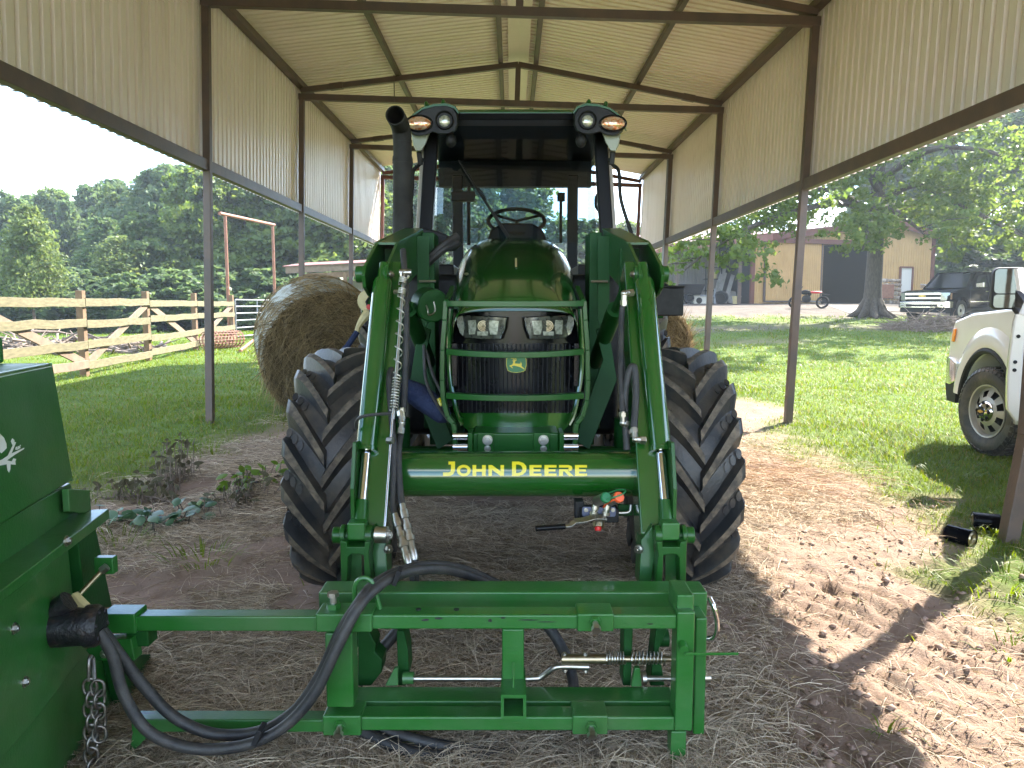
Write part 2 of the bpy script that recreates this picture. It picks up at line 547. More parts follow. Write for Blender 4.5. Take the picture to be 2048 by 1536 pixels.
def hang(o, parent, local=False):
    o.parent = parent
    if not local and parent.name in INV:
        o.matrix_parent_inverse = INV[parent.name]

def np_mesh(name, V, F, mats, parent=None, local=False, smooth=False, mi=None):
    """Mesh from numpy arrays: V (n,3), F (m,k)."""
    me = bpy.data.meshes.new(name)
    V = np.ascontiguousarray(V, dtype=np.float32)
    F = np.ascontiguousarray(F, dtype=np.int32)
    k = F.shape[1]
    me.vertices.add(len(V))
    me.vertices.foreach_set('co', V.ravel())
    me.loops.add(F.size)
    me.loops.foreach_set('vertex_index', F.ravel())
    me.polygons.add(len(F))
    me.polygons.foreach_set('loop_start', np.arange(0, F.size, k, dtype=np.int32))
    me.polygons.foreach_set('loop_total', np.full(len(F), k, dtype=np.int32))
    if smooth:
        me.polygons.foreach_set('use_smooth', np.ones(len(F), dtype=bool))
    mats = mats if isinstance(mats, (list, tuple)) else [mats]
    for q in mats:
        me.materials.append(M[q])
    if mi is not None:
        me.polygons.foreach_set('material_index', np.ascontiguousarray(mi, dtype=np.int32))
    me.update(calc_edges=True)
    o = bpy.data.objects.new(name, me)
    COL.objects.link(o)
    if parent is not None:
        hang(o, parent, local)
    return o

def tag(o, label=None, cat=None, group=None, kind=None):
    if label: o['label'] = label
    if cat: o['category'] = cat
    if group: o['group'] = group
    if kind: o['kind'] = kind
    return o

def thing(name, loc, label, cat, group=None, rotz=0.0, world=True):
    """Empty at the base of a thing; its parts hang from it."""
    o = bpy.data.objects.new(name, None)
    o.empty_display_size = 0.2
    COL.objects.link(o)
    o.location = loc
    o.rotation_euler = (0, 0, rotz)
    if world:
        INV[o.name] = (Matrix.Translation(Vector(loc)) @ Matrix.Rotation(rotz, 4, 'Z')).inverted()
    return tag(o, label, cat, group)

def copy_tree(o, parent=None):
    c = o.copy()
    COL.objects.link(c)
    if parent is not None:
        c.parent = parent
    for ch in list(o.children):
        copy_tree(ch, c)
    return c

def bez(pts, n=10):
    """Smooth curve through points (Catmull-Rom)."""
    P = [Vector(p) for p in pts]
    P = [P[0] * 2 - P[1]] + P + [P[-1] * 2 - P[-2]]
    out = []
    for i in range(1, len(P) - 2):
        a, b, c, d = P[i - 1], P[i], P[i + 1], P[i + 2]
        for k in range(n):
            t = k / n
            out.append(0.5 * ((2 * b) + (c - a) * t + (2 * a - 5 * b + 4 * c - d) * t * t + (3 * b - a - 3 * c + d) * t ** 3))
    return out + [P[-2]]
# ================================================================== GROUND
def terrain(x, y):
    """Large shape of the land: level by the shed, rising towards the barn."""
    x, y = np.asarray(x, float), np.asarray(y, float)
    rise = 1.50 * sstep(14, 48, y) * sstep(0, 9, x)
    left = 0.10 * sstep(10, 22, y) * sstep(-4, -9, x)
    return rise + left

def bare_mask(x, y):
    """1 on the bare or littered floor of the shed, 0 on the lawn."""
    n = fbm(x * 0.9, y * 0.9, 3, 4) - 0.5
    n2 = fbm(x * 3.1, y * 3.1, 9, 3) - 0.5
    edge_r = 2.85 + 0.35 * np.clip((y - 6) / 4, 0, 1) - 0.25 * sstep(5.5, 4.2, y)
    r = sstep(0.45, -0.45, x - edge_r + n * 1.7 + n2 * 0.9)
    l = sstep(-0.40, 0.40, x + 2.85 - 0.25 * sstep(7, 9, y) + n * 1.3 + n2 * 0.8)
    inside = r * l * sstep(24.5, 23.0, y)
    # worn tracks and the yard in front of the barn
    ty = y - (28.5 + 0.02 * x)
    track = np.exp(-(ty / 0.9) ** 2) * sstep(3, 7, x) * sstep(0.40, 0.62, fbm(x * 0.35, y * 0.6, 21, 4))
    ty2 = y - 23.3
    track2 = np.exp(-(ty2 / 0.5) ** 2) * sstep(5, 7, x) * sstep(11, 9, x) * sstep(0.40, 0.6, fbm(x * 0.5, y * 0.8, 24, 4))
    yard = sstep(32.3, 34.5, y + n * 4.0 - 0.05 * np.abs(x - 12)) * sstep(2, 6, x) * sstep(40, 32, x)
    return np.clip(inside + 0.9 * track + 0.8 * track2 + yard, 0, 1)

def straw_mask(x, y):
    n = fbm(x * 1.1, y * 1.1, 31, 4)
    n2 = fbm(x * 3.3, y * 3.3, 37, 3)
    s = sstep(0.36, 0.52, n + 0.35 * (n2 - 0.5))
    bare_right = sstep(0.70, 1.10, x - 0.31 * (y - 2.6)) * sstep(5.3, 4.2, y)
    sandy = np.exp(-(((x + 1.55) / 0.75) ** 2 + ((y - 4.05) / 0.42) ** 2))
    near = np.maximum(s, sstep(3.4, 2.7, y))
    return np.clip(near * (1 - 0.97 * bare_right) * (1 - 0.85 * sandy) * sstep(2.9, 2.2, x) * sstep(-3.3, -2.5, x) * sstep(23, 20, y), 0, 1)

def relief(x, y):
    b = bare_mask(x, y) * sstep(12, 8, y)
    z = 0.040 * (fbm(x * 1.4, y * 1.4, 41, 4) - 0.5) * 2
    z = z + 0.022 * (fbm(x * 6, y * 6, 47, 3) - 0.5) * 2
    z = z + 0.011 * (fbm(x * 19, y * 19, 52, 3) - 0.5) * 2 * b
    # ruts left by lugged tyres, running towards the camera on the bare side
    q = x * 0.89 + y * 0.45 + 0.10 * (fbm(x * 1.7, y * 1.7, 61, 3) - 0.5)
    ridge = np.abs(((q * 7.4) % 1.0) - 0.5) * 2
    rough = sstep(0.35, 0.62, fbm(x * 2.3, y * 2.3, 67, 3))
    rut = sstep(0.55, 0.95, x - 0.31 * (y - 2.6)) * sstep(3.1, 2.2, x) * sstep(4.6, 3.6, y) * rough
    z = z + rut * 0.027 * (sstep(0.2, 0.8, ridge) - 0.5)
    p = x * 0.35 - y * 0.94
    lug = np.abs(((p * 9.0 + 0.35 * np.abs(((x * 2.1) % 1.0) - 0.5)) % 1.0) - 0.5) * 2
    tr = np.exp(-((x - 2.15 - 0.12 * (y - 4)) / 0.28) ** 2) * sstep(5.6, 4.6, y)
    z = z + tr * 0.012 * (sstep(0.35, 0.65, lug) - 0.5) - 0.008 * tr
    # clods
    cl = fbm(x * 9, y * 9, 71, 2)
    z = z + b * sstep(0.66, 0.82, cl) * 0.022 * sstep(0.5, 1.4, x) * sstep(4.8, 3.8, y)
    return z * sstep(60, 20, y) * sstep(0.6, 1.6, np.abs(y) + 0.4)

def height(x, y):
    return terrain(x, y) + relief(x, y)

def gz(x, y):
    return float(height(np.array([x]), np.array([y]))[0])

def on_ground(px, py):
    """Where the ray through a pixel meets the land."""
    d = ray(px, py)
    t = 1.2
    while t < 200:
        p = Vector((d.x * t, d.y * t, CAM_Z + d.z * t))
        if p.z <= float(terrain(p.x, p.y)):
            return p
        t += 0.02
    return p

def axis_lines(dense0, dense1, step, far0, far1):
    a = list(np.arange(dense0, dense1 + 1e-6, step))
    s, v = step, dense1
    while v < far1:
        s *= 1.075
        v += s
        a.append(v)
    s, v = step, dense0
    while v > far0:
        s *= 1.075
        v -= s
        a.insert(0, v)
    return np.array(a)

xs = axis_lines(-3.4, 3.6, 0.027, -110, 110)
ys = axis_lines(1.3, 6.2, 0.027, -30, 150)
gx, gy = np.meshgrid(xs, ys)
gzv = height(gx, gy)
nx, ny = len(xs), len(ys)
idx = np.arange(nx * ny).reshape(ny, nx)
F = np.stack([idx[:-1, :-1], idx[:-1, 1:], idx[1:, 1:], idx[1:, :-1]], -1).reshape(-1, 4)
# ground material driven by two masks stored on the mesh
m, n, l, b = new_mat('ground_mat')
def att(nm):
    a = n.new('ShaderNodeAttribute'); a.attribute_name = nm
    return a.outputs['Fac']
tcg = n.new('ShaderNodeTexCoord')
def noise_node(scale, detail=5, rough=0.6):
    q = n.new('ShaderNodeTexNoise')
    q.inputs['Scale'].default_value = scale; q.inputs['Detail'].default_value = detail; q.inputs['Roughness'].default_value = rough
    l.new(tcg.outputs['Object'], q.inputs['Vector'])
    return q.outputs['Fac']
def mixc(fac, A, B):
    q = n.new('ShaderNodeMix'); q.data_type = 'RGBA'
    for k, c in (('A', A), ('B', B)):
        if isinstance(c, tuple): q.inputs[k].default_value = (*c, 1)
        else: l.new(c, q.inputs[k])
    l.new(fac, q.inputs['Factor'])
    return q.outputs['Result']
def rng_(v, a, bb):
    q = n.new('ShaderNodeMapRange'); q.inputs['From Min'].default_value = a; q.inputs['From Max'].default_value = bb
    l.new(v, q.inputs['Value'])
    return q.outputs['Result']
dirt = mixc(rng_(noise_node(2.2), 0.35, 0.65), (0.305, 0.215, 0.160), (0.205, 0.142, 0.103))
dirt = mixc(rng_(noise_node(38, 6, 0.7), 0.45, 0.72), dirt, (0.23, 0.155, 0.115))
litter = mixc(rng_(noise_node(24, 6, 0.7), 0.38, 0.64), (0.32, 0.245, 0.170), (0.15, 0.110, 0.074))
turf = mixc(rng_(noise_node(7, 6, 0.7), 0.35, 0.65), (0.080, 0.135, 0.012), (0.058, 0.090, 0.016))
turf = mixc(rng_(noise_node(0.5, 4), 0.48, 0.70), turf, (0.125, 0.165, 0.035))
g1 = mixc(att('straw'), dirt, litter)
g2 = mixc(att('bare'), turf, g1)
g2 = mixc(att('yard'), g2, mixc(rng_(noise_node(1.3), 0.4, 0.65), (0.115, 0.094, 0.074), (0.075, 0.062, 0.050)))  # grey-brown yard ground, darkened: tree shade is put into its colour
l.new(g2, b.inputs['Base Color'])
b.inputs['Roughness'].default_value = 0.95
b.inputs['Specular IOR Level'].default_value = 0.15
bp = n.new('ShaderNodeBump'); bp.inputs['Strength'].default_value = 0.7; bp.inputs['Distance'].default_value = 0.022
l.new(noise_node(60, 6, 0.75), bp.inputs['Height']); l.new(bp.outputs['Normal'], b.inputs['Normal'])
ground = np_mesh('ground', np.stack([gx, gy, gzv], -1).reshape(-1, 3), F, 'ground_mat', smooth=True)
yard_shade_mask = lambda x, y: sstep(26, 28, y) * bare_mask(x, y)
for nm, fn in (('bare', bare_mask), ('straw', straw_mask), ('yard', yard_shade_mask)):
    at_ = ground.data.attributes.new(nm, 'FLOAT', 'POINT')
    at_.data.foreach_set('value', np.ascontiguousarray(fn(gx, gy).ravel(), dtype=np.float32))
tag(ground, kind='structure')

# ------------------------------------------------------------------ blades and strands
def ribbons(P, D, L, W, lift, droop, segs=3, twist=None):
    """Bent flat strands: P base points, D unit directions, L lengths, W widths; returns vertices and quads."""
    N = len(P)
    side = np.cross(D, np.array([0, 0, 1.0]))
    ln = np.linalg.norm(side, axis=1, keepdims=True)
    side = np.where(ln < 1e-4, np.array([[1.0, 0, 0]]), side / np.maximum(ln, 1e-6))
    if twist is not None:
        nrm = np.cross(side, D)
        side = side * np.cos(twist)[:, None] + nrm * np.sin(twist)[:, None]
    V = np.zeros((N, segs + 1, 2, 3))
    for s in range(segs + 1):
        t = s / segs
        c = P + D * (L * t)[:, None] + np.array([0, 0, 1.0]) * (lift * 4 * t * (1 - t) - droop * t * t)[:, None]
        w = W * (1 - t) ** 0.6 if segs > 1 else W
        w = np.maximum(w, W * 0.12)
        V[:, s, 0] = c - side * (w / 2)[:, None]
        V[:, s, 1] = c + side * (w / 2)[:, None]
    base = np.arange(N)[:, None] * (2 * (segs + 1))
    q = []
    for s in range(segs):
        q.append(np.concatenate([base + 2 * s, base + 2 * s + 1, base + 2 * s + 3, base + 2 * s + 2], 1))
    return V.reshape(-1, 3), np.stack(q, 1).reshape(-1, 4)

def wedge_points(N, y0, y1, margin=0.6, x0=-60, x1=60, power=1.0):
    """Points in the strip of ground the camera can see, denser near by."""
    y = y0 * (y1 / y0) ** RNG.random(N)
    half = y * 0.70 + margin
    x = (RNG.random(N) * 2 - 1) * half
    k = (x > x0) & (x < x1)
    return x[k], y[k]

def lawn(N, y0, y1, x0, x1, hmul=1.0, wmul=1.0):
    x, y = wedge_points(N, y0, y1, 1.0, x0, x1)
    g = 1 - bare_mask(x, y)
    clump = fbm(x * 1.6, y * 1.6, 83, 3)
    k = RNG.random(len(x)) < g ** 1.5 * (0.45 + 0.75 * clump)
    x, y = x[k], y[k]
    N = len(x)
    h = (0.035 + 0.075 * RNG.random(N) ** 1.5 + 0.10 * sstep(0.52, 0.75, fbm(x * 0.8, y * 0.8, 87, 3)) * RNG.random(N)) * hmul
    h *= 1 + 0.012 * y
    a = RNG.random(N) * 2 * PI
    tilt = 0.25 + 0.55 * RNG.random(N)
    D = np.stack([np.cos(a) * tilt, np.sin(a) * tilt, np.ones(N)], 1)
    D /= np.linalg.norm(D, axis=1, keepdims=True)
    W = np.maximum(0.0045, 0.00075 * y) * (0.8 + 0.6 * RNG.random(N)) * wmul
    P = np.stack([x, y, height(x, y) - 0.004], 1)
    return ribbons(P, D, h, W, h * 0.0, h * 0.45, 2)

V1, F1 = lawn(190000, 4.2, 13, -60, 60)
V2, F2 = lawn(150000, 12.5, 40, -60, 60, 1.1)
tag(np_mesh('grass', np.concatenate([V1, V2]), np.concatenate([F1, F2 + len(V1)]), 'grass_blade'),
    'short bright green lawn grass growing around the shed', kind='stuff')
Vd, Fd = lawn(42000, 4.2, 26, -60, 60, 1.15)
tag(np_mesh('dry_grass', Vd, Fd, 'grass_dry'), 'yellowish dry blades mixed into the lawn', kind='stuff')
# sparse pale weeds in the edge of the litter
x, y = wedge_points(26000, 2.2, 10, 0.5)
bm_ = bare_mask(x, y)
k = RNG.random(len(x)) < (4 * bm_ * (1 - bm_)) * 0.55 + 0.006 * bm_
x, y = x[k], y[k]
Nn = len(x)
a = RNG.random(Nn) * 2 * PI
D = np.stack([np.cos(a) * 0.8, np.sin(a) * 0.8, np.ones(Nn)], 1); D /= np.linalg.norm(D, axis=1, keepdims=True)
L = 0.04 + 0.12 * RNG.random(Nn)
Vw, Fw = ribbons(np.stack([x, y, height(x, y)], 1), D, L, np.full(Nn, 0.005), L * 0.0, L * 0.5, 3)
tag(np_mesh('weeds', Vw, Fw, 'grass_blade'), 'thin pale green weeds scattered along the edge of the litter', kind='stuff')

def litter_strands(N, y0, y1, mask, lmin, lmax, w, zmax, x0=-3.4, x1=2.9, spread=0.5):
    x, y = wedge_points(N, y0, y1, 0.3, x0, x1)
    k = RNG.random(len(x)) < mask(x, y)
    x, y = x[k], y[k]
    N = len(x)
    swirl = 6.3 * fbm(x * 0.8, y * 0.8, 91, 2)
    a = swirl + (RNG.random(N) - 0.5) * 2 * PI * spread
    D = np.stack([np.cos(a), np.sin(a), (RNG.random(N) - 0.40) * 0.22], 1)
    D /= np.linalg.norm(D, axis=1, keepdims=True)
    L = lmin + (lmax - lmin) * RNG.random(N) ** 2
    P = np.stack([x, y, height(x, y) + RNG.random(N) ** 1.6 * zmax], 1)
    P = P - D * (L / 2)[:, None] * 0.5
    W = np.maximum(w, 0.00055 * y) * (0.7 + 0.6 * RNG.random(N))
    return ribbons(P, D, L, W, L * 0.14 * RNG.random(N), L * 0.03, 3, twist=RNG.random(N) * 2.4 - 1.2)

Va, Fa = litter_strands(150000, 1.55, 5.2, lambda x, y: 0.022 + 0.978 * straw_mask(x, y), 0.05, 0.26, 0.0024, 0.035)
Vb, Fb = litter_strands(70000, 5.0, 14, lambda x, y: 0.03 + 0.9 * straw_mask(x, y), 0.08, 0.3, 0.004, 0.04)
tag(np_mesh('straw_litter', np.concatenate([Va, Vb]), np.concatenate([Fa, Fb + len(Va)]), 'straw_strand'),
    'loose dry straw covering the shed floor', kind='stuff')
Ve, Fe = litter_strands(90000, 1.55, 5.0, lambda x, y: 0.10 + 0.9 * straw_mask(x, y), 0.015, 0.09, 0.0034, 0.02, spread=1.0)
tag(np_mesh('trodden_straw', Ve, Fe, 'hay_strand'), 'short broken straw trodden dark into the shed floor', kind='stuff')
orange = lambda x, y: np.clip(np.exp(-(((x - 2.1) / 0.55) ** 2 + ((y - 6.2) / 1.0) ** 2)) * 1.2, 0, 1)
Vc, Fc = litter_strands(60000, 4.4, 8.5, orange, 0.08, 0.28, 0.004, 0.09, 1.2, 3.2)
tag(np_mesh('orange_straw', Vc, Fc, 'straw_orange'), 'heap of orange straw beside the big tyre in the sun', kind='stuff')

# crumbs and clods of dry soil on the bare side
N = 5200
x, y = wedge_points(N, 1.7, 6.0, 0.3, 0.5, 3.2)
k = RNG.random(len(x)) < (1 - straw_mask(x, y)) * bare_mask(x, y)
x, y = x[k], y[k]
octa = np.array([[1, 0, 0], [-1, 0, 0], [0, 1, 0], [0, -1, 0], [0, 0, 1], [0, 0, -1], [.6, .6, .5], [-.6, .6, .4], [-.6, -.6, .5], [.6, -.6, .4]], float)
of = np.array([[6, 4, 0], [0, 2, 6], [2, 4, 6], [2, 7, 4], [2, 1, 7], [1, 4, 7], [1, 8, 4], [1, 3, 8], [3, 4, 8], [3, 9, 4], [3, 0, 9], [0, 4, 9], [0, 5, 2], [2, 5, 1], [1, 5, 3], [3, 5, 0]])
sz = 0.0035 + 0.017 * RNG.random(len(x)) ** 4
P = np.stack([x, y, height(x, y) + sz * 0.25], 1)
V = (P[:, None] + octa[None] * sz[:, None, None] * (0.6 + 0.7 * RNG.random((len(x), 10, 1))) * np.array([1.2, 1.1, 0.8])).reshape(-1, 3)
F = (of[None] + 10 * np.arange(len(x))[:, None, None]).reshape(-1, 3)
tag(np_mesh('dirt_clods', V, F, 'clod_dirt'), 'crumbs and clods of dry soil on the bare ground beside the tractor', kind='stuff')

# ================================================================== SHED
SH_L, SH_R, SH_MID = -3.57, 3.34, -0.02
SH_EAVE, SH_RIDGE, SH_TIE, SH_SKIRT = 4.86, 5.36, 4.70, 2.86
ROLL = math.radians(1.8)
FR = [-3.1, 0.9, 4.95, 9.1, 13.1, 17.1, 21.1]

def sp(x, y, z):
    """Shed coordinates to world: the shed leans a little."""
    zz = z - CAM_Z
    return Vector((x * math.cos(ROLL) + zz * math.sin(ROLL), y, CAM_Z - x * math.sin(ROLL) + zz * math.cos(ROLL)))

shed = thing('open_shed', (0, 9, 0), 'long open-sided metal shed with cream corrugated roof over the green tractor', 'shed')

def corr_sheet(name, p0, across, along, ribs, amp, nrm, material, parent):
    """One profiled sheet: ribs run along `along`, the profile repeats along `across`."""
    prof = [(0.00, 0), (0.56, 0), (0.61, 1), (0.90, 1), (0.95, 0)]
    p0, across, along, nrm = Vector(p0), Vector(across), Vector(along), Vector(nrm)
    line = []
    for i in range(ribs):
        line += [((i + q) / ribs, h) for q, h in prof]
    line.append((1.0, 0))
    line += [(1.0 + 0.3 / ribs, 0)]
    rows = [[p0 + across * t + nrm * (amp * h) for t, h in line], [p0 + across * t + nrm * (amp * h) + along for t, h in line]]
    mb = MB()
    mb.grid(rows)
    return mb.build(name, material, parent, smooth=0, recalc=False)

SLOPE_L = (SH_RIDGE - SH_EAVE) / (SH_MID - SH_L)
for i in range(len(FR) - 1):
    y0, y1 = FR[i], FR[i + 1]
    n = 4
    for j in range(n):
        a, b_ = y0 + (y1 - y0) * j / n, y0 + (y1 - y0) * (j + 1) / n
        off = 0.0015 * (j % 2)
        for sgn, X in ((1, SH_L - 0.075 - off), (-1, SH_R + 0.075 + off)):
            corr_sheet('wall_sheet', sp(X, a, SH_SKIRT - 0.02), (0, b_ - a, 0), sp(X, a, SH_EAVE + 0.10) - sp(X, a, SH_SKIRT - 0.02), 7, 0.046,
                       (-sgn, 0, 0), 'sheet_wall', shed)
        for X in (SH_L, SH_R):
            ov = -0.25 if X < 0 else 0.25
            e = sp(X + ov, a, SH_EAVE + 0.13 - 0.03)
            r = sp(SH_MID, a, SH_RIDGE + 0.13)
            corr_sheet('roof_sheet', e + Vector((0, 0, off)), (0, b_ - a, 0), r - e, 7, 0.042, (0, 0, 1), 'sheet_cream', shed)

def steel(name, p0, p1, w, h=None, material='shed_steel', up=(0, 0, 1), bevel=0.006):
    mb = MB()
    mb.beam(p0, p1, w, h or w, up)
    return mb.build(name, material, shed, smooth=0, bevel=bevel)

# ridge flashing under the sheets
mb = MB()
for s in (-1, 1):
    mb.add([sp(SH_MID, FR[0], SH_RIDGE + 0.095), sp(SH_MID, FR[-1], SH_RIDGE + 0.095), sp(SH_MID + s * 0.17, FR[-1], SH_RIDGE + 0.072), sp(SH_MID + s * 0.17, FR[0], SH_RIDGE + 0.072)], [(0, 1, 2, 3)])
mb.build('ridge_flashing', 'sheet_cream', shed, smooth=0, recalc=False)

for i, y in enumerate(FR):
    mt = 'shed_steel' if i < 6 else 'shed_steel_red'
    for X in (SH_L, SH_R):
        foot = sp(X, y, 0.0)
        foot.z = -0.15
        if i == 2 and X > 0:                       # the near post leans outwards
            mb = MB()
            pts = [Vector((2.99, 4.53, -0.1)), Vector((3.10, 4.56, 0.62)), sp(X, y, SH_SKIRT), sp(X, y, SH_TIE)]
            for a_, b_ in zip(pts[:-1], pts[1:]):
                mb.beam(a_, b_, 0.085, 0.085, (0, 1, 0))
            mb.build('post', mt, shed, smooth=0, bevel=0.006)
        else:
            steel('post', foot, sp(X, y, SH_TIE + 0.05), 0.085, material=mt, up=(0, 1, 0))
    steel('tie_beam', sp(SH_L - 0.05, y, SH_TIE), sp(SH_R + 0.05, y, SH_TIE), 0.10, 0.10, mt)
    steel('rafter', sp(SH_L - 0.02, y, SH_EAVE - 0.055), sp(SH_MID, y, SH_RIDGE - 0.035), 0.085, 0.085, mt)
    steel('rafter', sp(SH_R + 0.02, y, SH_EAVE - 0.055), sp(SH_MID, y, SH_RIDGE - 0.035), 0.085, 0.085, mt)
    steel('king_post', sp(SH_MID, y, SH_TIE + 0.05), sp(SH_MID, y, SH_RIDGE - 0.06), 0.085, 0.085, mt, up=(0, 1, 0))
    for s, X in ((1, SH_L), (-1, SH_R)):           # splice sleeves where the rafters were lengthened
        q0, q1 = sp(X, y, SH_EAVE - 0.055), sp(SH_MID, y, SH_RIDGE - 0.035)
        if i in (4, 5):
            steel('splice_sleeve', q0.lerp(q1, 0.13), q0.lerp(q1, 0.19), 0.10, 0.10, mt)
# lengthwise purlins, eave beams and skirt rails, one piece per bay
for i in range(len(FR) - 1):
    y0, y1 = FR[i], FR[i + 1]
    for X, Z in ((-2.0, None), (1.96, None), (-0.31, None), (0.27, None)):
        side = SH_L if X < 0 else SH_R
        zz = SH_EAVE + (SH_RIDGE - SH_EAVE) * (X - side) / (SH_MID - side) + 0.050
        steel('purlin', sp(X, y0, zz), sp(X, y1, zz), 0.075, 0.085)
    for X in (SH_L - 0.015, SH_R + 0.015):
        steel('eave_beam', sp(X, y0, SH_EAVE + 0.03), sp(X, y1, SH_EAVE + 0.03), 0.11, 0.10)
        steel('skirt_rail', sp(X, y0, SH_SKIRT + 0.03), sp(X, y1, SH_SKIRT + 0.03), 0.085, 0.13)
# conduit bent down one of the posts
mb = MB()
q = sp(SH_R - 0.10, FR[5] - 0.02, SH_TIE + 0.12)
mb.tube(bez([q + Vector((-0.18, 0, 0.02)), q, q + Vector((0.03, 0, -0.2)), sp(SH_R - 0.08, FR[5] - 0.07, 2.2), sp(SH_R - 0.08, FR[5] - 0.07, 1.0)], 6), 0.018, 8)
mb.build('conduit', 'galvanised', shed)
mb = MB()
hw = at(788, 150, 12.9)
mb.cyl(hw, at(789, 205, 12.9), 0.008, n=6)
mb.build('hanging_wire', 'shed_steel', shed)

# ================================================================== HAY BALES
def bale(loc, R, L, yaw, tilt, label, seed):
    t = thing('hay_bale', loc, label, 'hay bale', 'round hay bales in the shed')
    rg = np.random.default_rng(seed)
    Rm = Matrix.Rotation(yaw, 3, 'Z') @ Matrix.Rotation(tilt, 3, 'X')
    c = Vector(loc)
    nseg, nl = 72, 12
    rows = []
    for i in range(nl + 1):
        s = i / nl * 2 - 1
        rr = R * (1 - 0.055 * abs(s) ** 4)
        row = []
        for j in range(nseg):
            a = 2 * PI * j / nseg
            q = rr * (1 + 0.012 * math.sin(a * 7 + seed) + 0.008 * rg.random())
            p = Vector((q * math.cos(a), s * L / 2, q * math.sin(a) * (0.97 if math.sin(a) < 0 else 1.0)))
            row.append(c + Rm @ p)
        rows.append(row)
    mb = MB(); mb.grid(rows, cu=True)
    wrap = mb.build('net_wrap', 'net_wrap', t, smooth=80)
    for sgn in (-1, 1):
        mb = MB()
        rows = []
        for i in range(12):
            r = R * 0.95 * (1 - i / 11)
            rows.append([c + Rm @ Vector((r * math.cos(2 * PI * j / nseg), sgn * (L / 2 - 0.005 + 0.035 * (1 - (i / 11)) * (rg.random() - 0.3) + 0.03 * math.sin(i * 1.9)), r * math.sin(2 * PI * j / nseg))) for j in range(nseg)])
        mb.grid(rows, cu=True)
        mb.build('hay_end', 'hay_face', t, smooth=80)
    # loose stalks on the near end and on the round
    N = 15000
    rr = R * 0.98 * np.sqrt(rg.random(N)); aa = rg.random(N) * 2 * PI
    da = aa + PI / 2 + (rg.random(N) - 0.5) * 2.2
    ln = 0.07 + 0.30 * rg.random(N) ** 2
    loc_ = np.stack([rr * np.cos(aa), -L / 2 - 0.005 - 0.045 * rg.random(N), rr * np.sin(aa)], 1)
    D = np.stack([np.cos(da), (rg.random(N) - 0.62) * 0.55, np.sin(da)], 1)
    N2 = 5000
    a2 = rg.random(N2) * 2 * PI
    loc2 = np.stack([R * 1.005 * np.cos(a2), (rg.random(N2) - 0.5) * L * 0.98, R * 1.005 * np.sin(a2)], 1)
    d2 = np.stack([-np.sin(a2), (rg.random(N2) - 0.5) * 0.8, np.cos(a2)], 1)
    P = np.concatenate([loc_, loc2]); D = np.concatenate([D, d2]); D /= np.linalg.norm(D, axis=1, keepdims=True)
    ln = np.concatenate([ln, 0.05 + 0.1 * rg.random(N2)])
    Rn = np.array(Rm)
    P = P @ Rn.T + np.array(c); D = D @ Rn.T
    NN = len(P)
    V, Fq = ribbons(P, D, ln, np.full(NN, 0.0075), ln * 0.05, ln * 0.2 * rg.random(NN), 3, twist=rg.random(NN) * 3)
    o = np_mesh('loose_hay', V, Fq, 'hay_strand', t)
    tag(o, kind='stuff')
    return t

bale((-2.53, 10.35, 0.86), 0.86, 1.45, math.radians(21), math.radians(9), 'large round hay bale in pale net wrap behind the tractor tyre nearest the fence', 5)
bale((2.05, 12.2, 0.74), 0.75, 1.2, math.radians(-8), 0.0, 'golden hay bale showing under the black box of the tractor', 9)

# ================================================================== BOARD FENCE
fence = thing('board_fence', (-8.6, 17, 0), 'weathered four-board wooden fence with diagonal braces in front of the woods', 'fence')
fp = [Vector((-7.72, 7.6, 0)), Vector((-7.98, 11.2, 0))]
for px, py in ((170, 756), (297, 729), (392, 706), (466, 690)):
    q = atZ(px, py, 0.0); fp.append(Vector((q.x, q.y, 0)))
for p in fp:
    mb = MB(); g = float(terrain(p.x, p.y))
    mb.box((p.x, p.y, g + 0.74), (0.13, 0.13, 1.80))
    mb.build('fence_post', 'post_wood', fence, smooth=0, bevel=0.008)
RZ = (1.44, 1.06, 0.64, 0.27)
for i in range(len(fp) - 1):
    a_, b_ = fp[i], fp[i + 1]
    d = (b_ - a_).normalized()
    nrm = Vector((d.y, -d.x, 0))
    for k, z in enumerate(RZ):
        new = (i == 1 and k == 3)
        o_ = nrm * (0.068 + 0.022)
        wob = [random.uniform(-0.03, 0.03) for _ in range(2)]
        mb = MB()
        rows = []
        A = a_ + o_ - d * 0.03 + Vector((0, 0, z + wob[0])); B = b_ + o_ - d * 0.035 + Vector((0, 0, z + wob[1]))
        for s in range(7):
            t = s / 6
            c = A.lerp(B, t) + Vector((0, 0, 0.02 * math.sin(t * PI) * random.uniform(-1, 1))) + nrm * (0.006 * math.sin(t * 5 + k))
            rows.append([c + nrm * x * 0.018 + Vector((0, 0, zz * 0.077)) for x, zz in ((-1, -1), (1, -1), (1, 1), (-1, 1))])
        mb.loft(rows)
        mb.build('fence_board', 'fence_wood_new' if new else 'fence_wood', fence, smooth=0, bevel=0.004)
    up = i % 2 == 0                                   # braces alternate
    z0, z1 = (0.30, 1.40) if up else (1.40, 0.30)
    mb = MB()
    ins = -nrm * 0.0 + nrm * 0.045
    mb.beam(a_ + Vector((0, 0, z0)) + d * 0.1 + ins, b_ + Vector((0, 0, z1)) - d * 0.1 + ins, 0.036, 0.16, (0, 0, 1))
    mb.build('brace_board', 'fence_wood_new', fence, smooth=0, bevel=0.004)

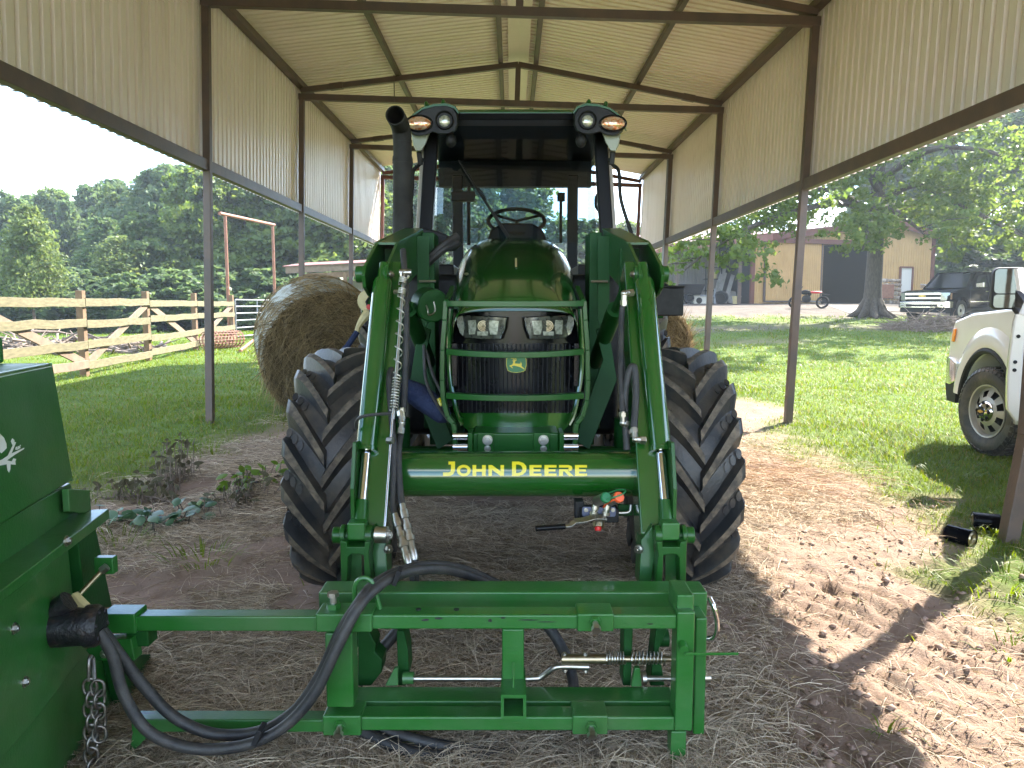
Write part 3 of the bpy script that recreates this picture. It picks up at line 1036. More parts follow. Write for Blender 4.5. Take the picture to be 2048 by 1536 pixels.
gate = thing('tube_gate', (-9.9, 28, 0), 'grey galvanised tube gate hung at the end of the board fence', 'gate')
gA = at(470, 592, 27.3); gB = at(560, 598, 31.8)
gh = 1.30
mb = MB()
base_z = 0.28
for k in range(6):
    z = base_z + gh * (k / 5) ** 0.9
    m2 = MB()
    m2.cyl((gA.x, gA.y, z), (gB.x, gB.y, z), 0.028, n=10)
    m2.build('gate_rail', 'galvanised', gate)
for t in (0, 0.45, 1):
    q = gA.lerp(gB, t)
    m2 = MB(); m2.cyl((q.x, q.y, base_z), (q.x, q.y, base_z + gh), 0.026, n=10)
    m2.build('gate_stile', 'galvanised', gate)
arch = thing('pipe_arch', (-9.8, 28, 0), 'tall rusty pipe arch standing over the tube gate', 'arch')
pA, pB = at(450, 432, 27.0), at(545, 452, 30.4)
for p in (pA, pB):
    mb = MB(); mb.cyl((p.x, p.y, -0.1), p, 0.055, n=12)
    mb.build('upright_pipe', 'rust_pipe', arch)
dd = (pB - pA).normalized()
mb = MB(); mb.cyl(pA - dd * 0.35 + Vector((0, 0, 0.05)), pB + dd * 0.15 + Vector((0, 0, 0.05)), 0.062, n=12)
mb.build('header_pipe', 'rust_pipe', arch)

# roll of rusty fence wire and a pipe against the fence
roll = thing('wire_roll', (-8.8, 22.5, 0), 'rusty roll of fence wire lying on the grass at the foot of the board fence', 'wire roll')
c0 = at(412, 697, 22.4); c1 = at(478, 690, 23.6)
c0.z = c1.z = float(terrain(c0.x, c0.y)) + 0.27
mb = MB()
ax = (c1 - c0).normalized()
for k in range(20):
    mb.torus(c0.lerp(c1, k / 19), ax, 0.25 - 0.03 * (k % 2), 0.012, 20, 5)
for k in range(16):
    a = 2 * PI * k / 16
    _, s, u = frame_of(ax)
    off = s * (0.25 * math.cos(a)) + u * (0.25 * math.sin(a))
    mb.cyl(c0 + off, c1 + off, 0.010, n=5)
mb.build('wire_mesh', 'rust_pipe', roll)
mb = MB(); mb.cyl(at(480, 702, 21.5), at(512, 676, 26.0), 0.05, n=10)
tag(mb.build('rusty_pipe', 'rust_pipe'), 'rusty pipe lying in the grass beside the wire roll', 'pipe')

# wooden lean-to behind the big bale
lean = thing('lean_to', (-7.4, 33, 0), 'low wooden lean-to with pinkish fascia board behind the big hay bale', 'lean-to')
l0, l1 = at(571, 541, 32.0), at(790, 530, 33.5)
mb = MB(); mb.beam(l0, l1, 0.06, 0.26, (0, 0, 1)); mb.build('fascia_board', 'fence_wood_new', lean, smooth=0, bevel=0.005)
mb = MB()
mb.prism([l0 + Vector((-0.1, -0.1, 0.14)), l1 + Vector((0.1, -0.1, 0.14)), l1 + Vector((0.1, 3.2, 0.45)), l0 + Vector((-0.1, 3.2, 0.45))], (0, 0, 0.04))
mb.build('roof_deck', 'barn_roof', lean, smooth=0)
mb = MB(); mb.beam(l0 + Vector((0.5, 0.15, -0.26)), l1 + Vector((0, 0.15, -0.26)), 0.05, 0.24); mb.build('roof_beam', 'post_wood', lean, smooth=0)
for px in (605, 690, 735, 770):
    q = at(px, 545, 32.6)
    mb = MB(); mb.box((q.x, q.y, q.z / 2 - 0.05), (0.14, 0.14, q.z + 0.1)); mb.build('support_post', 'post_wood', lean, smooth=0)
mb = MB(); mb.box(((l0.x + l1.x) / 2, 35.2, 1.2), (l1.x - l0.x, 0.05, 2.6)); mb.build('back_wall', 'lumber_grey', lean, smooth=0)
for z in (2.0, 1.5):
    mb = MB(); mb.beam((l0.x + 2.4, 32.6, z), (l1.x, 32.7, z), 0.05, 0.10); mb.build('rail', 'lumber_grey', lean, smooth=0)

# heaps of sticks
def stick_heap(name, c, rx, ry, h, nst, label, seed, rmax=0.03, lmax=1.6):
    rg = random.Random(seed)
    mb = MB()
    for _ in range(nst):
        a = rg.random() * 2 * PI; r = math.sqrt(rg.random())
        x, y = c[0] + rx * r * math.cos(a), c[1] + ry * r * math.sin(a)
        z = float(terrain(x, y)) + h * (1 - r) * rg.random() + 0.03
        L = rg.uniform(0.4, lmax); b_ = rg.random() * 2 * PI; el = rg.uniform(-0.25, 0.55)
        d = Vector((math.cos(b_) * math.cos(el), math.sin(b_) * math.cos(el), math.sin(el))) * (L / 2)
        p = Vector((x, y, z)); w = rg.uniform(0.3, 1) * rmax
        k = Vector((rg.uniform(-.1, .1), rg.uniform(-.1, .1), rg.uniform(-.06, .1))) * L
        mb.tube([p - d, p - d * 0.3 + k * 0.5, p + d * 0.4 + k, p + d], [w, w * 0.9, w * 0.7, w * 0.35], 5)
    o = mb.build(name, 'dead_stick', None, smooth=60)
    return tag(o, label, 'brush pile', kind='stuff')
stick_heap('brush_pile', (-13.0, 21.5), 3.4, 1.4, 0.55, 260, 'pile of broken branches lying behind the board fence', 3, 0.06, 1.8)
q = on_ground(1860, 660)
stick_heap('twig_pile', (q.x, q.y), 1.7, 0.8, 0.75, 340, 'tangled heap of dry twigs in front of the black pickup', 4, 0.022, 1.7)

# ================================================================== BARN
barn = thing('barn', (24, 48, 1.5), 'tan corrugated metal barn with red trim and a dark open doorway', 'barn')
BA, BB = Vector((at(1500, 600, 45.5).x, 45.5, 0)), Vector((at(1860, 600, 49.5).x, 49.5, 0))
bd = (BB - BA); bd.normalize()
bn = Vector((bd.y, -bd.x, 0))                      # outward, towards the camera
GB = 1.46
def on_barn(px, py, out=0.0):
    """Point of the front wall plane behind a pixel."""
    d = ray(px, py); o = Vector((0, 0, CAM_Z)); p0 = BA + bn * out
    t = (p0 - o).dot(bn) / d.dot(bn)
    return o + d * t

def barn_sheet(name, px0, px1, top0, top1, bot, material, pitch=0.20, amp=0.03):
    """Profiled wall sheet between two pixels, following a sloping top edge; narrow sheets side by side."""
    a, b_ = on_barn(px0, 600), on_barn(px1, 600)
    Lw = (b_ - a).length
    ns = max(1, round(Lw / 0.95))
    for s in range(ns):
        t0, t1 = s / ns, (s + 1) / ns
        nr = max(1, round(Lw / ns / pitch))
        line = []
        for i in range(nr):
            for q_, h in ((0, 0), (0.62, 0), (0.72, 1), (0.88, 1)):
                line.append((t0 + (t1 - t0) * (i + q_) / nr, h))
        line.append((t1, 0))
        lo, hi = [], []
        for t, h in line:
            p = a.lerp(b_, t) + bn * (amp * h)
            tz = top0 + (top1 - top0) * t
            lo.append(Vector((p.x, p.y, bot))); hi.append(Vector((p.x, p.y, tz)))
        mb = MB(); mb.grid([lo, hi])
        mb.build(name, material, barn, smooth=0, recalc=False)

def bz(px, py): return on_barn(px, py).z
zl, zpk, zr = bz(1545, 474), bz(1790, 446), bz(1862, 462)
zh = bz(1690, 490)
zeq = lambda px: zl + (zpk - zl) * (px - 1545) / 245.0
barn_sheet('wall_sheet', 1502, 1640, zeq(1502) - 0.12, zeq(1640) - 0.12, GB, 'barn_tan')
barn_sheet('wall_sheet', 1640, 1738, zeq(1640) - 0.12, zeq(1738) - 0.12, zh, 'barn_tan')
barn_sheet('wall_sheet', 1738, 1790, zeq(1738) - 0.12, zpk - 0.12, GB, 'barn_tan')
barn_sheet('wall_sheet', 1790, 1862, zpk - 0.12, zr - 0.12, GB, 'barn_tan')
# sliding door pushed to the side, in front of the wall
a, b_ = on_barn(1528, 600, 0.14), on_barn(1640, 600, 0.14)
zt = bz(1585, 486)
mb = MB(); ln = [];
nr = 26
for i in range(nr):
    for q_, h in ((0, 0), (0.55, 0), (0.68, 1), (0.86, 1)):
        ln.append(((i + q_) / nr, h))
ln.append((1, 0))
mb.grid([[Vector((*(a.lerp(b_, t) + bn * 0.03 * h).xy, GB + 0.18)) for t, h in ln], [Vector((*(a.lerp(b_, t) + bn * 0.03 * h).xy, zt)) for t, h in ln]])
sd = mb.build('sliding_door', 'barn_tan', barn, smooth=0, recalc=False)
for p_, q_ in (((a.x, a.y, GB + 0.15), (a.x, a.y, zt)), ((b_.x, b_.y, GB + 0.15), (b_.x, b_.y, zt)), ((a.x, a.y, GB + 0.15), (b_.x, b_.y, GB + 0.15))):
    mb = MB(); mb.beam(p_, q_, 0.10, 0.10, bn); mb.build('door_frame', 'shed_steel', barn, smooth=0)
t0, t1 = on_barn(1525, 600, 0.22), on_barn(1742, 600, 0.22)
mb = MB(); mb.beam((t0.x, t0.y, zh + 0.14), (t1.x, t1.y, zh + 0.14), 0.16, 0.26); mb.build('door_track', 'barn_red', barn, smooth=0, bevel=0.01)
for px, w in ((1640, 5), (1739, 4)):
    q0 = on_barn(px, 600, 0.03)
    mb = MB(); mb.beam((q0.x, q0.y, GB), (q0.x, q0.y, zh), 0.14, 0.10, bn); mb.build('door_jamb', 'barn_tan', barn, smooth=0)
# red corner trim and eave boards
q0 = on_barn(1861, 600, 0.04); mb = MB(); mb.beam((q0.x, q0.y, GB), (q0.x, q0.y, zr - 0.2), 0.24, 0.12, bn); mb.build('corner_trim', 'barn_red', barn, smooth=0)
q0 = on_barn(1503, 600, 0.05); mb = MB(); mb.beam((q0.x, q0.y, GB), (q0.x, q0.y, zeq(1503) - 0.2), 0.26, 0.14, bn); mb.build('corner_trim', 'barn_red', barn, smooth=0)
pk = on_barn(1790, 446, 0.35)
le = on_barn(1545, 474, 0.35); re_ = on_barn(1905, 480, 0.35)
lle = le + (le - pk) * 1.05
ext = -bn * 26
for p_, q_ in ((le, pk), (pk, re_)):
    mb = MB(); mb.beam(p_, q_, 0.10, 0.34, (0, 0, 1)); mb.build('eave_trim', 'barn_red', barn, smooth=0)
    mb = MB(); up_ = Vector((0, 0, 0.19)); mb.prism([p_ + up_, q_ + up_, q_ + up_ + ext, p_ + up_ + ext], (0, 0, 0.06)); mb.build('roof_slope', 'barn_roof', barn, smooth=0)
# wing beside the barn: open shelter with a lower eave running off to the far side of the shed
w0, w1 = at(1290, 502, 44.0), at(1545, 474, 45.0)
mb = MB(); mb.beam(w0, w1, 0.10, 0.36, (0, 0, 1)); mb.build('eave_trim', 'barn_roof', barn, smooth=0)
mb = MB(); mb.prism([w0 + Vector((0, 0, .2)), w1 + Vector((0, 0, .2)), w1 + Vector((0, 9, 1.5)), w0 + Vector((0, 9, 1.5))], (0, 0, 0.06)); mb.build('wing_roof', 'barn_roof', barn, smooth=0)
wb = at(1290, 600, 50.0); we = on_barn(1502, 600)
def plain_sheet_row(name, p, q_, zb, ztp, material, amp=0.03, pitch=0.2):
    Lw = (q_ - p).length; ns = max(1, round(Lw / 0.95)); dn = (q_ - p).normalized(); nn = Vector((dn.y, -dn.x, 0))
    for s in range(ns):
        a0, b0 = p.lerp(q_, s / ns), p.lerp(q_, (s + 1) / ns)
        nr = max(1, round(Lw / ns / pitch)); lo, hi = [], []
        for i in range(nr):
            for qq, h in ((0, 0), (0.6, 0), (0.72, 1), (0.88, 1)):
                c = a0.lerp(b0, (i + qq) / nr) + nn * (amp * h); lo.append(Vector((c.x, c.y, zb))); hi.append(Vector((c.x, c.y, ztp)))
        lo.append(Vector((b0.x, b0.y, zb))); hi.append(Vector((b0.x, b0.y, ztp)))
        mb = MB(); mb.grid([lo, hi]); mb.build(name, material, barn, smooth=0, recalc=False)
plain_sheet_row('back_sheet', Vector((wb.x, 49.0, 0)), Vector((at(1446, 600, 49).x, 49.0, 0)), GB - 0.3, 5.4, 'barn_grey')
plain_sheet_row('back_sheet', Vector((at(1446, 600, 48.8).x, 48.8, 0)), Vector((we.x - 0.1, 46.2, 0)), GB - 0.3, 5.6, 'barn_grey')
for px in (1352, 1478):
    q0 = at(px, 600, 44.6); mb = MB(); mb.box((q0.x, q0.y, 2.9), (0.18, 0.18, 3.6)); mb.build('wing_post', 'shed_steel', barn, smooth=0)
# inside of the doorway: side and back walls and a floor, so that it is a real dark room
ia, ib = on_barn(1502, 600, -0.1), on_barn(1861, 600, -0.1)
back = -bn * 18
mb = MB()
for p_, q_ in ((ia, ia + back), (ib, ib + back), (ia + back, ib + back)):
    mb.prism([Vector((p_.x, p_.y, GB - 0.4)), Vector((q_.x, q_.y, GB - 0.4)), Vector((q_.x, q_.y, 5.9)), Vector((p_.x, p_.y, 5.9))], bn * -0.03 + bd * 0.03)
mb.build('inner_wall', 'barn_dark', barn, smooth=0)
# white door with red frame
d0, d1, d2, d3 = on_barn(1800, 536, 0.05), on_barn(1824, 536, 0.05), on_barn(1824, 590, 0.05), on_barn(1800, 590, 0.05)
zt_, zb_ = d0.z, GB + 0.02
mb = MB(); mb.prism([Vector((d0.x, d0.y, zb_)), Vector((d1.x, d1.y, zb_)), Vector((d1.x, d1.y, zt_)), Vector((d0.x, d0.y, zt_))], bn * 0.05); dr = mb.build('side_door', 'door_white', barn, smooth=0)
mb = MB()
for p_, q_ in ((Vector((d0.x, d0.y, zb_)), Vector((d0.x, d0.y, zt_ + 0.05))), (Vector((d1.x, d1.y, zb_)), Vector((d1.x, d1.y, zt_ + 0.05))), (Vector((d0.x, d0.y, zt_ + 0.05)), Vector((d1.x, d1.y, zt_ + 0.05)))):
    mb.beam(p_ + bn * 0.05, q_ + bn * 0.05, 0.10, 0.13, bn)
mb.build('side_door_frame', 'barn_red', barn, smooth=0)
# concrete apron
q0, q1 = on_barn(1620, 607, 0.5), on_barn(1800, 612, 0.5)
mb = MB()
ap = [on_ground(1655, 611), on_ground(1760, 613), on_ground(1800, 622), on_ground(1700, 628)]
mb.prism([Vector((p.x, p.y, float(terrain(p.x, p.y)) - 0.2)) for p in ap], (0, 0, 0.24)); tag(mb.build('concrete_apron', 'concrete', None, smooth=0), kind='structure')
# stone stacks by the door
rg = random.Random(12)
st = thing('stone_stack', on_barn(1780, 600, 0.8), 'rough stacked fieldstones against the barn wall beside the white door', 'stone stack')
for k in range(9):
    for r in range(6 if k < 6 else 3):
        p = on_barn(1763 + k * 6.5, 606, 0.75)
        if k > 2 and r > 3: pass
        mb = MB(); mb.ball((p.x + rg.uniform(-.03, .03), p.y - rg.uniform(0, .25), GB + 0.12 + r * 0.26), (rg.uniform(.13, .19), rg.uniform(.12, .2), rg.uniform(.10, .14)), 7, 5, Matrix.Rotation(rg.random() * 3, 3, 'Z'))
        mb.build('stone', 'stone_pale' if rg.random() < 0.5 else 'stone', st, smooth=30)
p = on_barn(1772, 583, 1.0); mb = MB(); mb.box((p.x, p.y, p.z), (0.75, 0.5, 0.85)); tag(mb.build('rusty_box', 'rust_pipe', None, smooth=0, bevel=0.02), 'square rusty brown box set on the stones by the doorway', 'box')

# things under the wing
def leaning_plank(px0, py0, px1, py1, w, Y, label):
    p, q_ = at(px0, py0, Y), at(px1, py1, Y + 1.2)
    mb = MB(); mb.beam(p, q_, w, 0.05, (0, -1, 0.3))
    return tag(mb.build('leaning_board', 'lumber_grey', None, smooth=0, bevel=0.006), label, 'board', 'boards leaning in the wing of the barn')
leaning_plank(1426, 606, 1448, 536, 0.30, 46, 'longest grey board leaning in the wing of the barn')
leaning_plank(1433, 606, 1450, 545, 0.26, 45.8, 'second grey board leaning behind the wheelbarrow tub')
leaning_plank(1450, 606, 1466, 550, 0.24, 45.6, 'grey board leaning between the tyre and the pale bucket')
leaning_plank(1466, 607, 1462, 582, 0.55, 45.4, 'short wide grey slab leaning beside the pale bucket')
q0 = at(1442, 600, 45.3); mb = MB(); R_ = Matrix.Rotation(0.35, 3, 'X')
mb.torus((q0.x, q0.y, GB + 0.38), (0.2, 1, 0.35), 0.32, 0.10, 22, 8); mb.cyl((q0.x, q0.y - 0.03, GB + 0.38), (q0.x, q0.y + 0.03, GB + 0.38), 0.24, n=16)
tag(mb.build('old_wheel', 'trim_dark', None), 'old dark tyre propped among the leaning boards', 'tyre')
q0 = at(1473, 606, 45.0); mb = MB(); mb.lathe([(0, 0.0), (0, 0.20), (0.55, 0.26), (0.55, 0.23), (0.05, 0.18)], (q0.x, q0.y, GB - 0.1), (0, 0, 1), 16)
tag(mb.build('bucket', 'hook_cream', None), 'pale bucket standing by the red corner of the barn', 'bucket')
q0 = at(1398, 600, 46.0); mb = MB(); mb.box((q0.x, q0.y, GB + 0.2), (0.75, 0.5, 0.6)); mb.cyl((q0.x - .05, q0.y - .26, GB + .2), (q0.x - .05, q0.y - .24, GB + .2), 0.18, n=14, mi=1)
tag(mb.build('white_crate', ['door_white', 'trim_dark'], None, smooth=0), 'small white box with a round grille under the barn wing', 'box')
q0 = at(1366, 600, 46.0)
tr = thing('utility_trailer', (q0.x, 46, GB), 'dark low utility trailer parked under the barn wing', 'trailer')
mb = MB(); mb.prism([(q0.x - 1.6, 45.4, GB + 0.55), (q0.x + 0.9, 45.4, GB + 0.55), (q0.x + 1.15, 45.3, GB + 1.15), (q0.x - 1.75, 45.3, GB + 1.15)], (0, 1.7, 0)); mb.build('trailer_tub', 'trim_dark', tr, smooth=0, bevel=0.02)
for s in (-1.0, 0.2):
    mb = MB(); mb.torus((q0.x + s, 45.35, GB + 0.32), (0, 1, 0), 0.24, 0.08, 18, 7); mb.cyl((q0.x + s, 45.3, GB + .32), (q0.x + s, 45.4, GB + .32), 0.17, n=14); mb.build('trailer_wheel', 'trim_dark', tr)
mb = MB(); mb.tube([(q0.x + 0.9, 45.5, GB + 0.5), (q0.x + 1.7, 45.3, GB + 0.45), (q0.x + 1.75, 45.3, GB - 0.1)], 0.05, 8); mb.cyl((q0.x + 1.7, 45.3, GB - .1), (q0.x + 1.7, 45.3, GB + .9), .035); mb.build('drawbar', 'galvanised', tr)
q0 = at(1424, 600, 47.2)
shf = thing('shelf_rack', (q0.x, 47.2, GB), 'dark metal shelf rack with a yellow can beside the leaning boards', 'shelf')
for z in (0.1, 0.8, 1.5, 2.2):
    mb = MB(); mb.box((q0.x, 47.2, GB + z), (1.0, 0.5, 0.05)); mb.build('shelf', 'trim_dark', shf, smooth=0)
for s in (-0.48, 0.48):
    mb = MB(); mb.box((q0.x + s, 46.98, GB + 1.1), (0.05, 0.05, 2.3)); mb.build('shelf_upright', 'trim_dark', shf, smooth=0)
mb = MB(); mb.cyl((q0.x + 0.05, 47.05, GB + 1.53), (q0.x + 0.05, 47.05, GB + 1.9), 0.16); tag(mb.build('yellow_can', 'hook_cream', None), 'yellow can standing on the dark shelf rack', 'can')

# dirt bike lying on its stand by the sliding door
q0 = on_ground(1618, 617)
bike = thing('dirt_bike', (q0.x, q0.y, q0.z), 'black and red dirt bike parked by the sliding door of the barn', 'motorcycle')
bx, by, bz_ = q0.x, q0.y, q0.z
for s, nm in ((-0.72, 'front_wheel'), (0.66, 'rear_wheel')):
    mb = MB(); mb.torus((bx + s, by, bz_ + 0.31), (0.12, 1, 0.25), 0.27, 0.055, 22, 8); mb.cyl((bx + s, by - .05, bz_ + .31), (bx + s, by + .05, bz_ + .31), 0.07, n=12)
    for k in range(8):
        a = PI * k / 8
        mb.cyl((bx + s + .26 * math.cos(a), by, bz_ + .31 + .26 * math.sin(a)), (bx + s - .26 * math.cos(a), by, bz_ + .31 - .26 * math.sin(a)), .006, n=4)
    mb.build(nm, 'trim_dark', bike)
mb = MB(); mb.tube([(bx - .72, by - .08, bz_ + .31), (bx - .45, by - .08, bz_ + .98)], .03, 8); mb.tube([(bx - .72, by + .08, bz_ + .31), (bx - .45, by + .08, bz_ + .98)], .03, 8); mb.build('fork', 'galvanised', bike)
mb = MB(); mb.ball((bx - .15, by, bz_ + .48), (.24, .14, .2), 10, 7); mb.cyl((bx - .2, by, bz_ + .4), (bx + .05, by, bz_ + .75), .07); mb.build('engine', 'trim_dark', bike)
mb = MB(); mb.ball((bx - .2, by, bz_ + .80), (.27, .12, .12), 12, 8); mb.build('fuel_tank', 'car_black', bike)
mb = MB(); mb.ball((bx + .32, by, bz_ + .80), (.34, .11, .065), 12, 8); mb.build('saddle', 'red_plastic', bike)
mb = MB(); mb.prism([(bx + .45, by - .07, bz_ + .78), (bx + .95, by - .07, bz_ + .66), (bx + .98, by - .07, bz_ + .70), (bx + .5, by - .07, bz_ + .84)], (0, .14, 0)); mb.build('rear_mudguard', 'trim_dark', bike, smooth=0)
mb = MB(); mb.tube([(bx - .50, by - .38, bz_ + 1.08), (bx - .46, by - .12, bz_ + 1.0), (bx - .46, by + .12, bz_ + 1.0), (bx - .50, by + .38, bz_ + 1.08)], .018, 8); mb.build('handlebar', 'trim_dark', bike)
mb = MB(); mb.beam((bx - .15, by, bz_ + .4), (bx + .66, by + .09, bz_ + .31), .05, .07); mb.build('swingarm', 'galvanised', bike, smooth=0)
# ================================================================== TREES
def leaf_quads(P, Nrm, size, aspect=1.5, rg=RNG, flat=0.25):
    """One folded diamond-shaped leaf spray at each point; returns vertices and triangles."""
    N = len(P)
    r = rg.normal(size=(N, 3))
    t = np.cross(Nrm, r); t /= np.maximum(np.linalg.norm(t, axis=1, keepdims=True), 1e-6)
    s = np.cross(Nrm, t)
    sz = np.asarray(size)[:, None]
    a = P - t * sz * aspect * 0.5
    c = P + t * sz * aspect * 0.5 - Nrm * sz * flat * 0.6
    b = P + s * sz * 0.5 + Nrm * sz * flat * 0.3
    d = P - s * sz * 0.5 + Nrm * sz * flat * 0.3
    V = np.stack([a, b, c, d], 1).reshape(-1, 3)
    base = np.arange(N)[:, None] * 4
    F = np.stack([base + np.array([[0, 1, 2]]), base + np.array([[0, 2, 3]])], 1).reshape(-1, 3)
    return V, F

def blob_leaves(blobs, per, size, rg, shell=0.55, droop=0.15):
    """Leaves spread through the outer part of overlapping ellipsoids, in small bunches with gaps between."""
    Ps, Ns, Ss = [], [], []
    for (c, r, w) in blobs:
        n = int(per * w)
        nb = max(6, n // 22)
        d = rg.normal(size=(nb, 3)); d /= np.linalg.norm(d, axis=1, keepdims=True)
        rad = shell + (1.04 - shell) * rg.random(nb) ** 0.6
        bc = d * rad[:, None]
        k = rg.integers(0, nb, n)
        p = bc[k] + rg.normal(size=(n, 3)) * 0.13
        nr = d[k] * 0.7 + rg.normal(size=(n, 3)) * 0.6 + np.array([0, 0, 0.45])
        nr /= np.linalg.norm(nr, axis=1, keepdims=True)
        Ps.append(np.array(c) + p * np.array(r)); Ns.append(nr)
        Ss.append(size * (0.6 + 0.8 * rg.random(n)))
    return leaf_quads(np.concatenate(Ps), np.concatenate(Ns), np.concatenate(Ss), 1.5, rg)

def wobbly(p0, p1, n, amp, rg):
    p0, p1 = Vector(p0), Vector(p1)
    return [p0.lerp(p1, i / n) + (Vector((rg.normal(), rg.normal(), 0.4 * rg.normal())) * amp if 0 < i < n else Vector()) for i in range(n + 1)]

def broad_tree(name, h, w, seed, leafm, label, size=0.30, per=620, nb=24, trunk_r=0.26, low=0.22, loc=(0, 0, 0), group='trees at the edge of the field'):
    rg = np.random.default_rng(seed)
    t = thing(name, loc, label, 'tree', group, world=False)
    blobs = []
    for i in range(nb):
        z = low + (1 - low) * ((i + 0.5) / nb) ** 0.85
        prof = math.sin(min(1, (1.04 - z) / (1.04 - low) * 1.25) * PI * 0.5) * (0.55 + 0.45 * min(1, (z - low) / 0.22))
        a = i * 2.4 + rg.normal() * 0.4
        rr = w * 0.5 * prof * (0.30 + 0.55 * rg.random())
        q = w * (0.13 + 0.10 * rg.random()) * (0.6 + 0.4 * prof)
        blobs.append(((rr * math.cos(a), rr * math.sin(a), min(z, 0.94) * h - 0.02 * h * rg.random()), (q * 1.25, q * 1.25, q * (0.8 + 0.3 * rg.random())), 0.5 + prof * 0.8))
    V, F = blob_leaves(blobs, per, size, rg)
    np_mesh('crown', V, F, leafm, t, local=True)
    mb = MB()
    top = (rg.normal() * 0.3, rg.normal() * 0.3, h * 0.8)
    pts = wobbly((0, 0, -0.3), top, 6, w * 0.015, rg)
    mb.tube(pts, [trunk_r * (1.25, 1, .86, .72, .55, .38, .16)[i] for i in range(7)], 9)
    for b in blobs[::2]:
        z0 = max(0.12 * h, b[0][2] - 0.16 * h)
        p0 = pts[0].lerp(pts[-1], min(1, (z0 + 0.3) / (h * 0.8 + 0.3)))
        mb.tube(wobbly(p0, b[0], 3, w * 0.02, rg), [trunk_r * .34, trunk_r * .24, trunk_r * .16, trunk_r * .06], 5)
    mb.build('trunk', 'bark', t, smooth=60, local=True)
    return t

def pine_tree(name, h, w, seed, leafm, label, size=0.28, density=1.0, low=0.25, loc=(0, 0, 0), trunk_r=0.2, group='trees at the edge of the field'):
    rg = np.random.default_rng(seed)
    t = thing(name, loc, label, 'tree', group, world=False)
    mb = MB()
    pts = wobbly((0, 0, -0.3), (rg.normal() * 0.2, rg.normal() * 0.2, h), 6, 0.06, rg)
    mb.tube(pts, [trunk_r * (1.1, 1, .85, .68, .5, .3, .08)[i] for i in range(7)], 9)
    Ps, Ns, Ss = [], [], []
    z = low * h
    while z < h * 0.985:
        f = (z / h - low) / (1 - low)
        Lb = w * 0.5 * (1.0 - f) ** 0.75 * (0.35 + 0.65 * min(1, f / 0.18)) + 0.25
        k = rg.integers(4, 7)
        a0 = rg.random() * 6.28
        for j in range(k):
            a = a0 + j * 6.28 / k + rg.normal() * 0.25
            L = Lb * (0.65 + 0.45 * rg.random())
            rise = L * (0.10 + 0.35 * f)
            p0 = Vector((0, 0, z)); p1 = Vector((L * math.cos(a), L * math.sin(a), z + rise))
            mb.tube([p0, p0.lerp(p1, .5) + Vector((0, 0, -0.03 * L)), p1], [0.05 * (1 - f) + .02, .03 * (1 - f) + .012, .008], 4)
            n = int(max(10, 30 * L * density))
            u = 0.30 + 0.75 * rg.random(n) ** 0.8
            base = np.array(p0) + (np.array(p1) - np.array(p0)) * u[:, None]
            spr = 0.17 * L + 0.16
            P = base + rg.normal(size=(n, 3)) * spr * np.array([1, 1, 0.55])
            nr = rg.normal(size=(n, 3)) * 0.8 + np.array([0, 0, 0.6]); nr /= np.linalg.norm(nr, axis=1, keepdims=True)
            Ps.append(P); Ns.append(nr); Ss.append(size * (0.6 + 0.8 * rg.random(n)))
        z += max(0.30, h * 0.038) * (0.8 + 0.4 * rg.random())
    V, F = leaf_quads(np.concatenate(Ps), np.concatenate(Ns), np.concatenate(Ss), 2.0, rg, 0.35)
    np_mesh('crown', V, F, leafm, t, local=True)
    mb.build('trunk', 'bark_pine', t, smooth=60, local=True)
    return t

def top_of(px, py, Y):
    p = at(px, py, Y)
    return p

# six kinds, then copies turned and scaled into place
KIND = {
    'broad_dark': broad_tree('broadleaf_tree', 15, 9.5, 1, 'leaf_dark', 'x', 0.34, 640, 26, loc=(0, -80, 0)),
    'broad_mid': broad_tree('broadleaf_tree', 14, 10, 2, 'leaf_mid', 'x', 0.30, 720, 26, low=0.10, loc=(14, -80, 0)),
    'broad_light': broad_tree('broadleaf_tree', 13, 9, 3, 'leaf_oak', 'x', 0.26, 800, 28, low=0.08, loc=(28, -80, 0)),
    'pine_dark': pine_tree('pine_tree', 17, 7.0, 4, 'leaf_dark', 'x', 0.34, 1.5, 0.12, loc=(42, -80, 0)),
    'pine_light': pine_tree('pine_tree', 12, 7.0, 5, 'leaf_pine', 'x', 0.20, 1.7, 0.24, loc=(56, -80, 0), trunk_r=0.13),
    'shrub': broad_tree('shrub', 4.0, 5.0, 6, 'leaf_dark', 'x', 0.20, 420, 16, trunk_r=0.06, low=0.05, loc=(70, -80, 0)),
}
KH = {'broad_dark': 15, 'broad_mid': 14, 'broad_light': 13, 'pine_dark': 17, 'pine_light': 12, 'shrub': 4.0}
used = set()
def plant(kind, px, top_py, Y, wide, label, rot, group='trees at the edge of the field'):
    """A tree of a kind whose tip stands at pixel height top_py when seen at px, Y metres ahead."""
    p = at(px, top_py, Y)
    g = float(terrain(p.x, Y))
    s = (p.z - g) / KH[kind]
    src = KIND[kind]
    o = src if kind not in used else copy_tree(src)
    used.add(kind)
    o.location = (p.x, Y, g - 0.05)
    o.rotation_euler = (0, 0, rot)
    o.scale = (s * wide, s * wide, s)
    o['label'] = label
    o['group'] = group
    o['category'] = 'shrub' if kind == 'shrub' else 'tree'
    return o

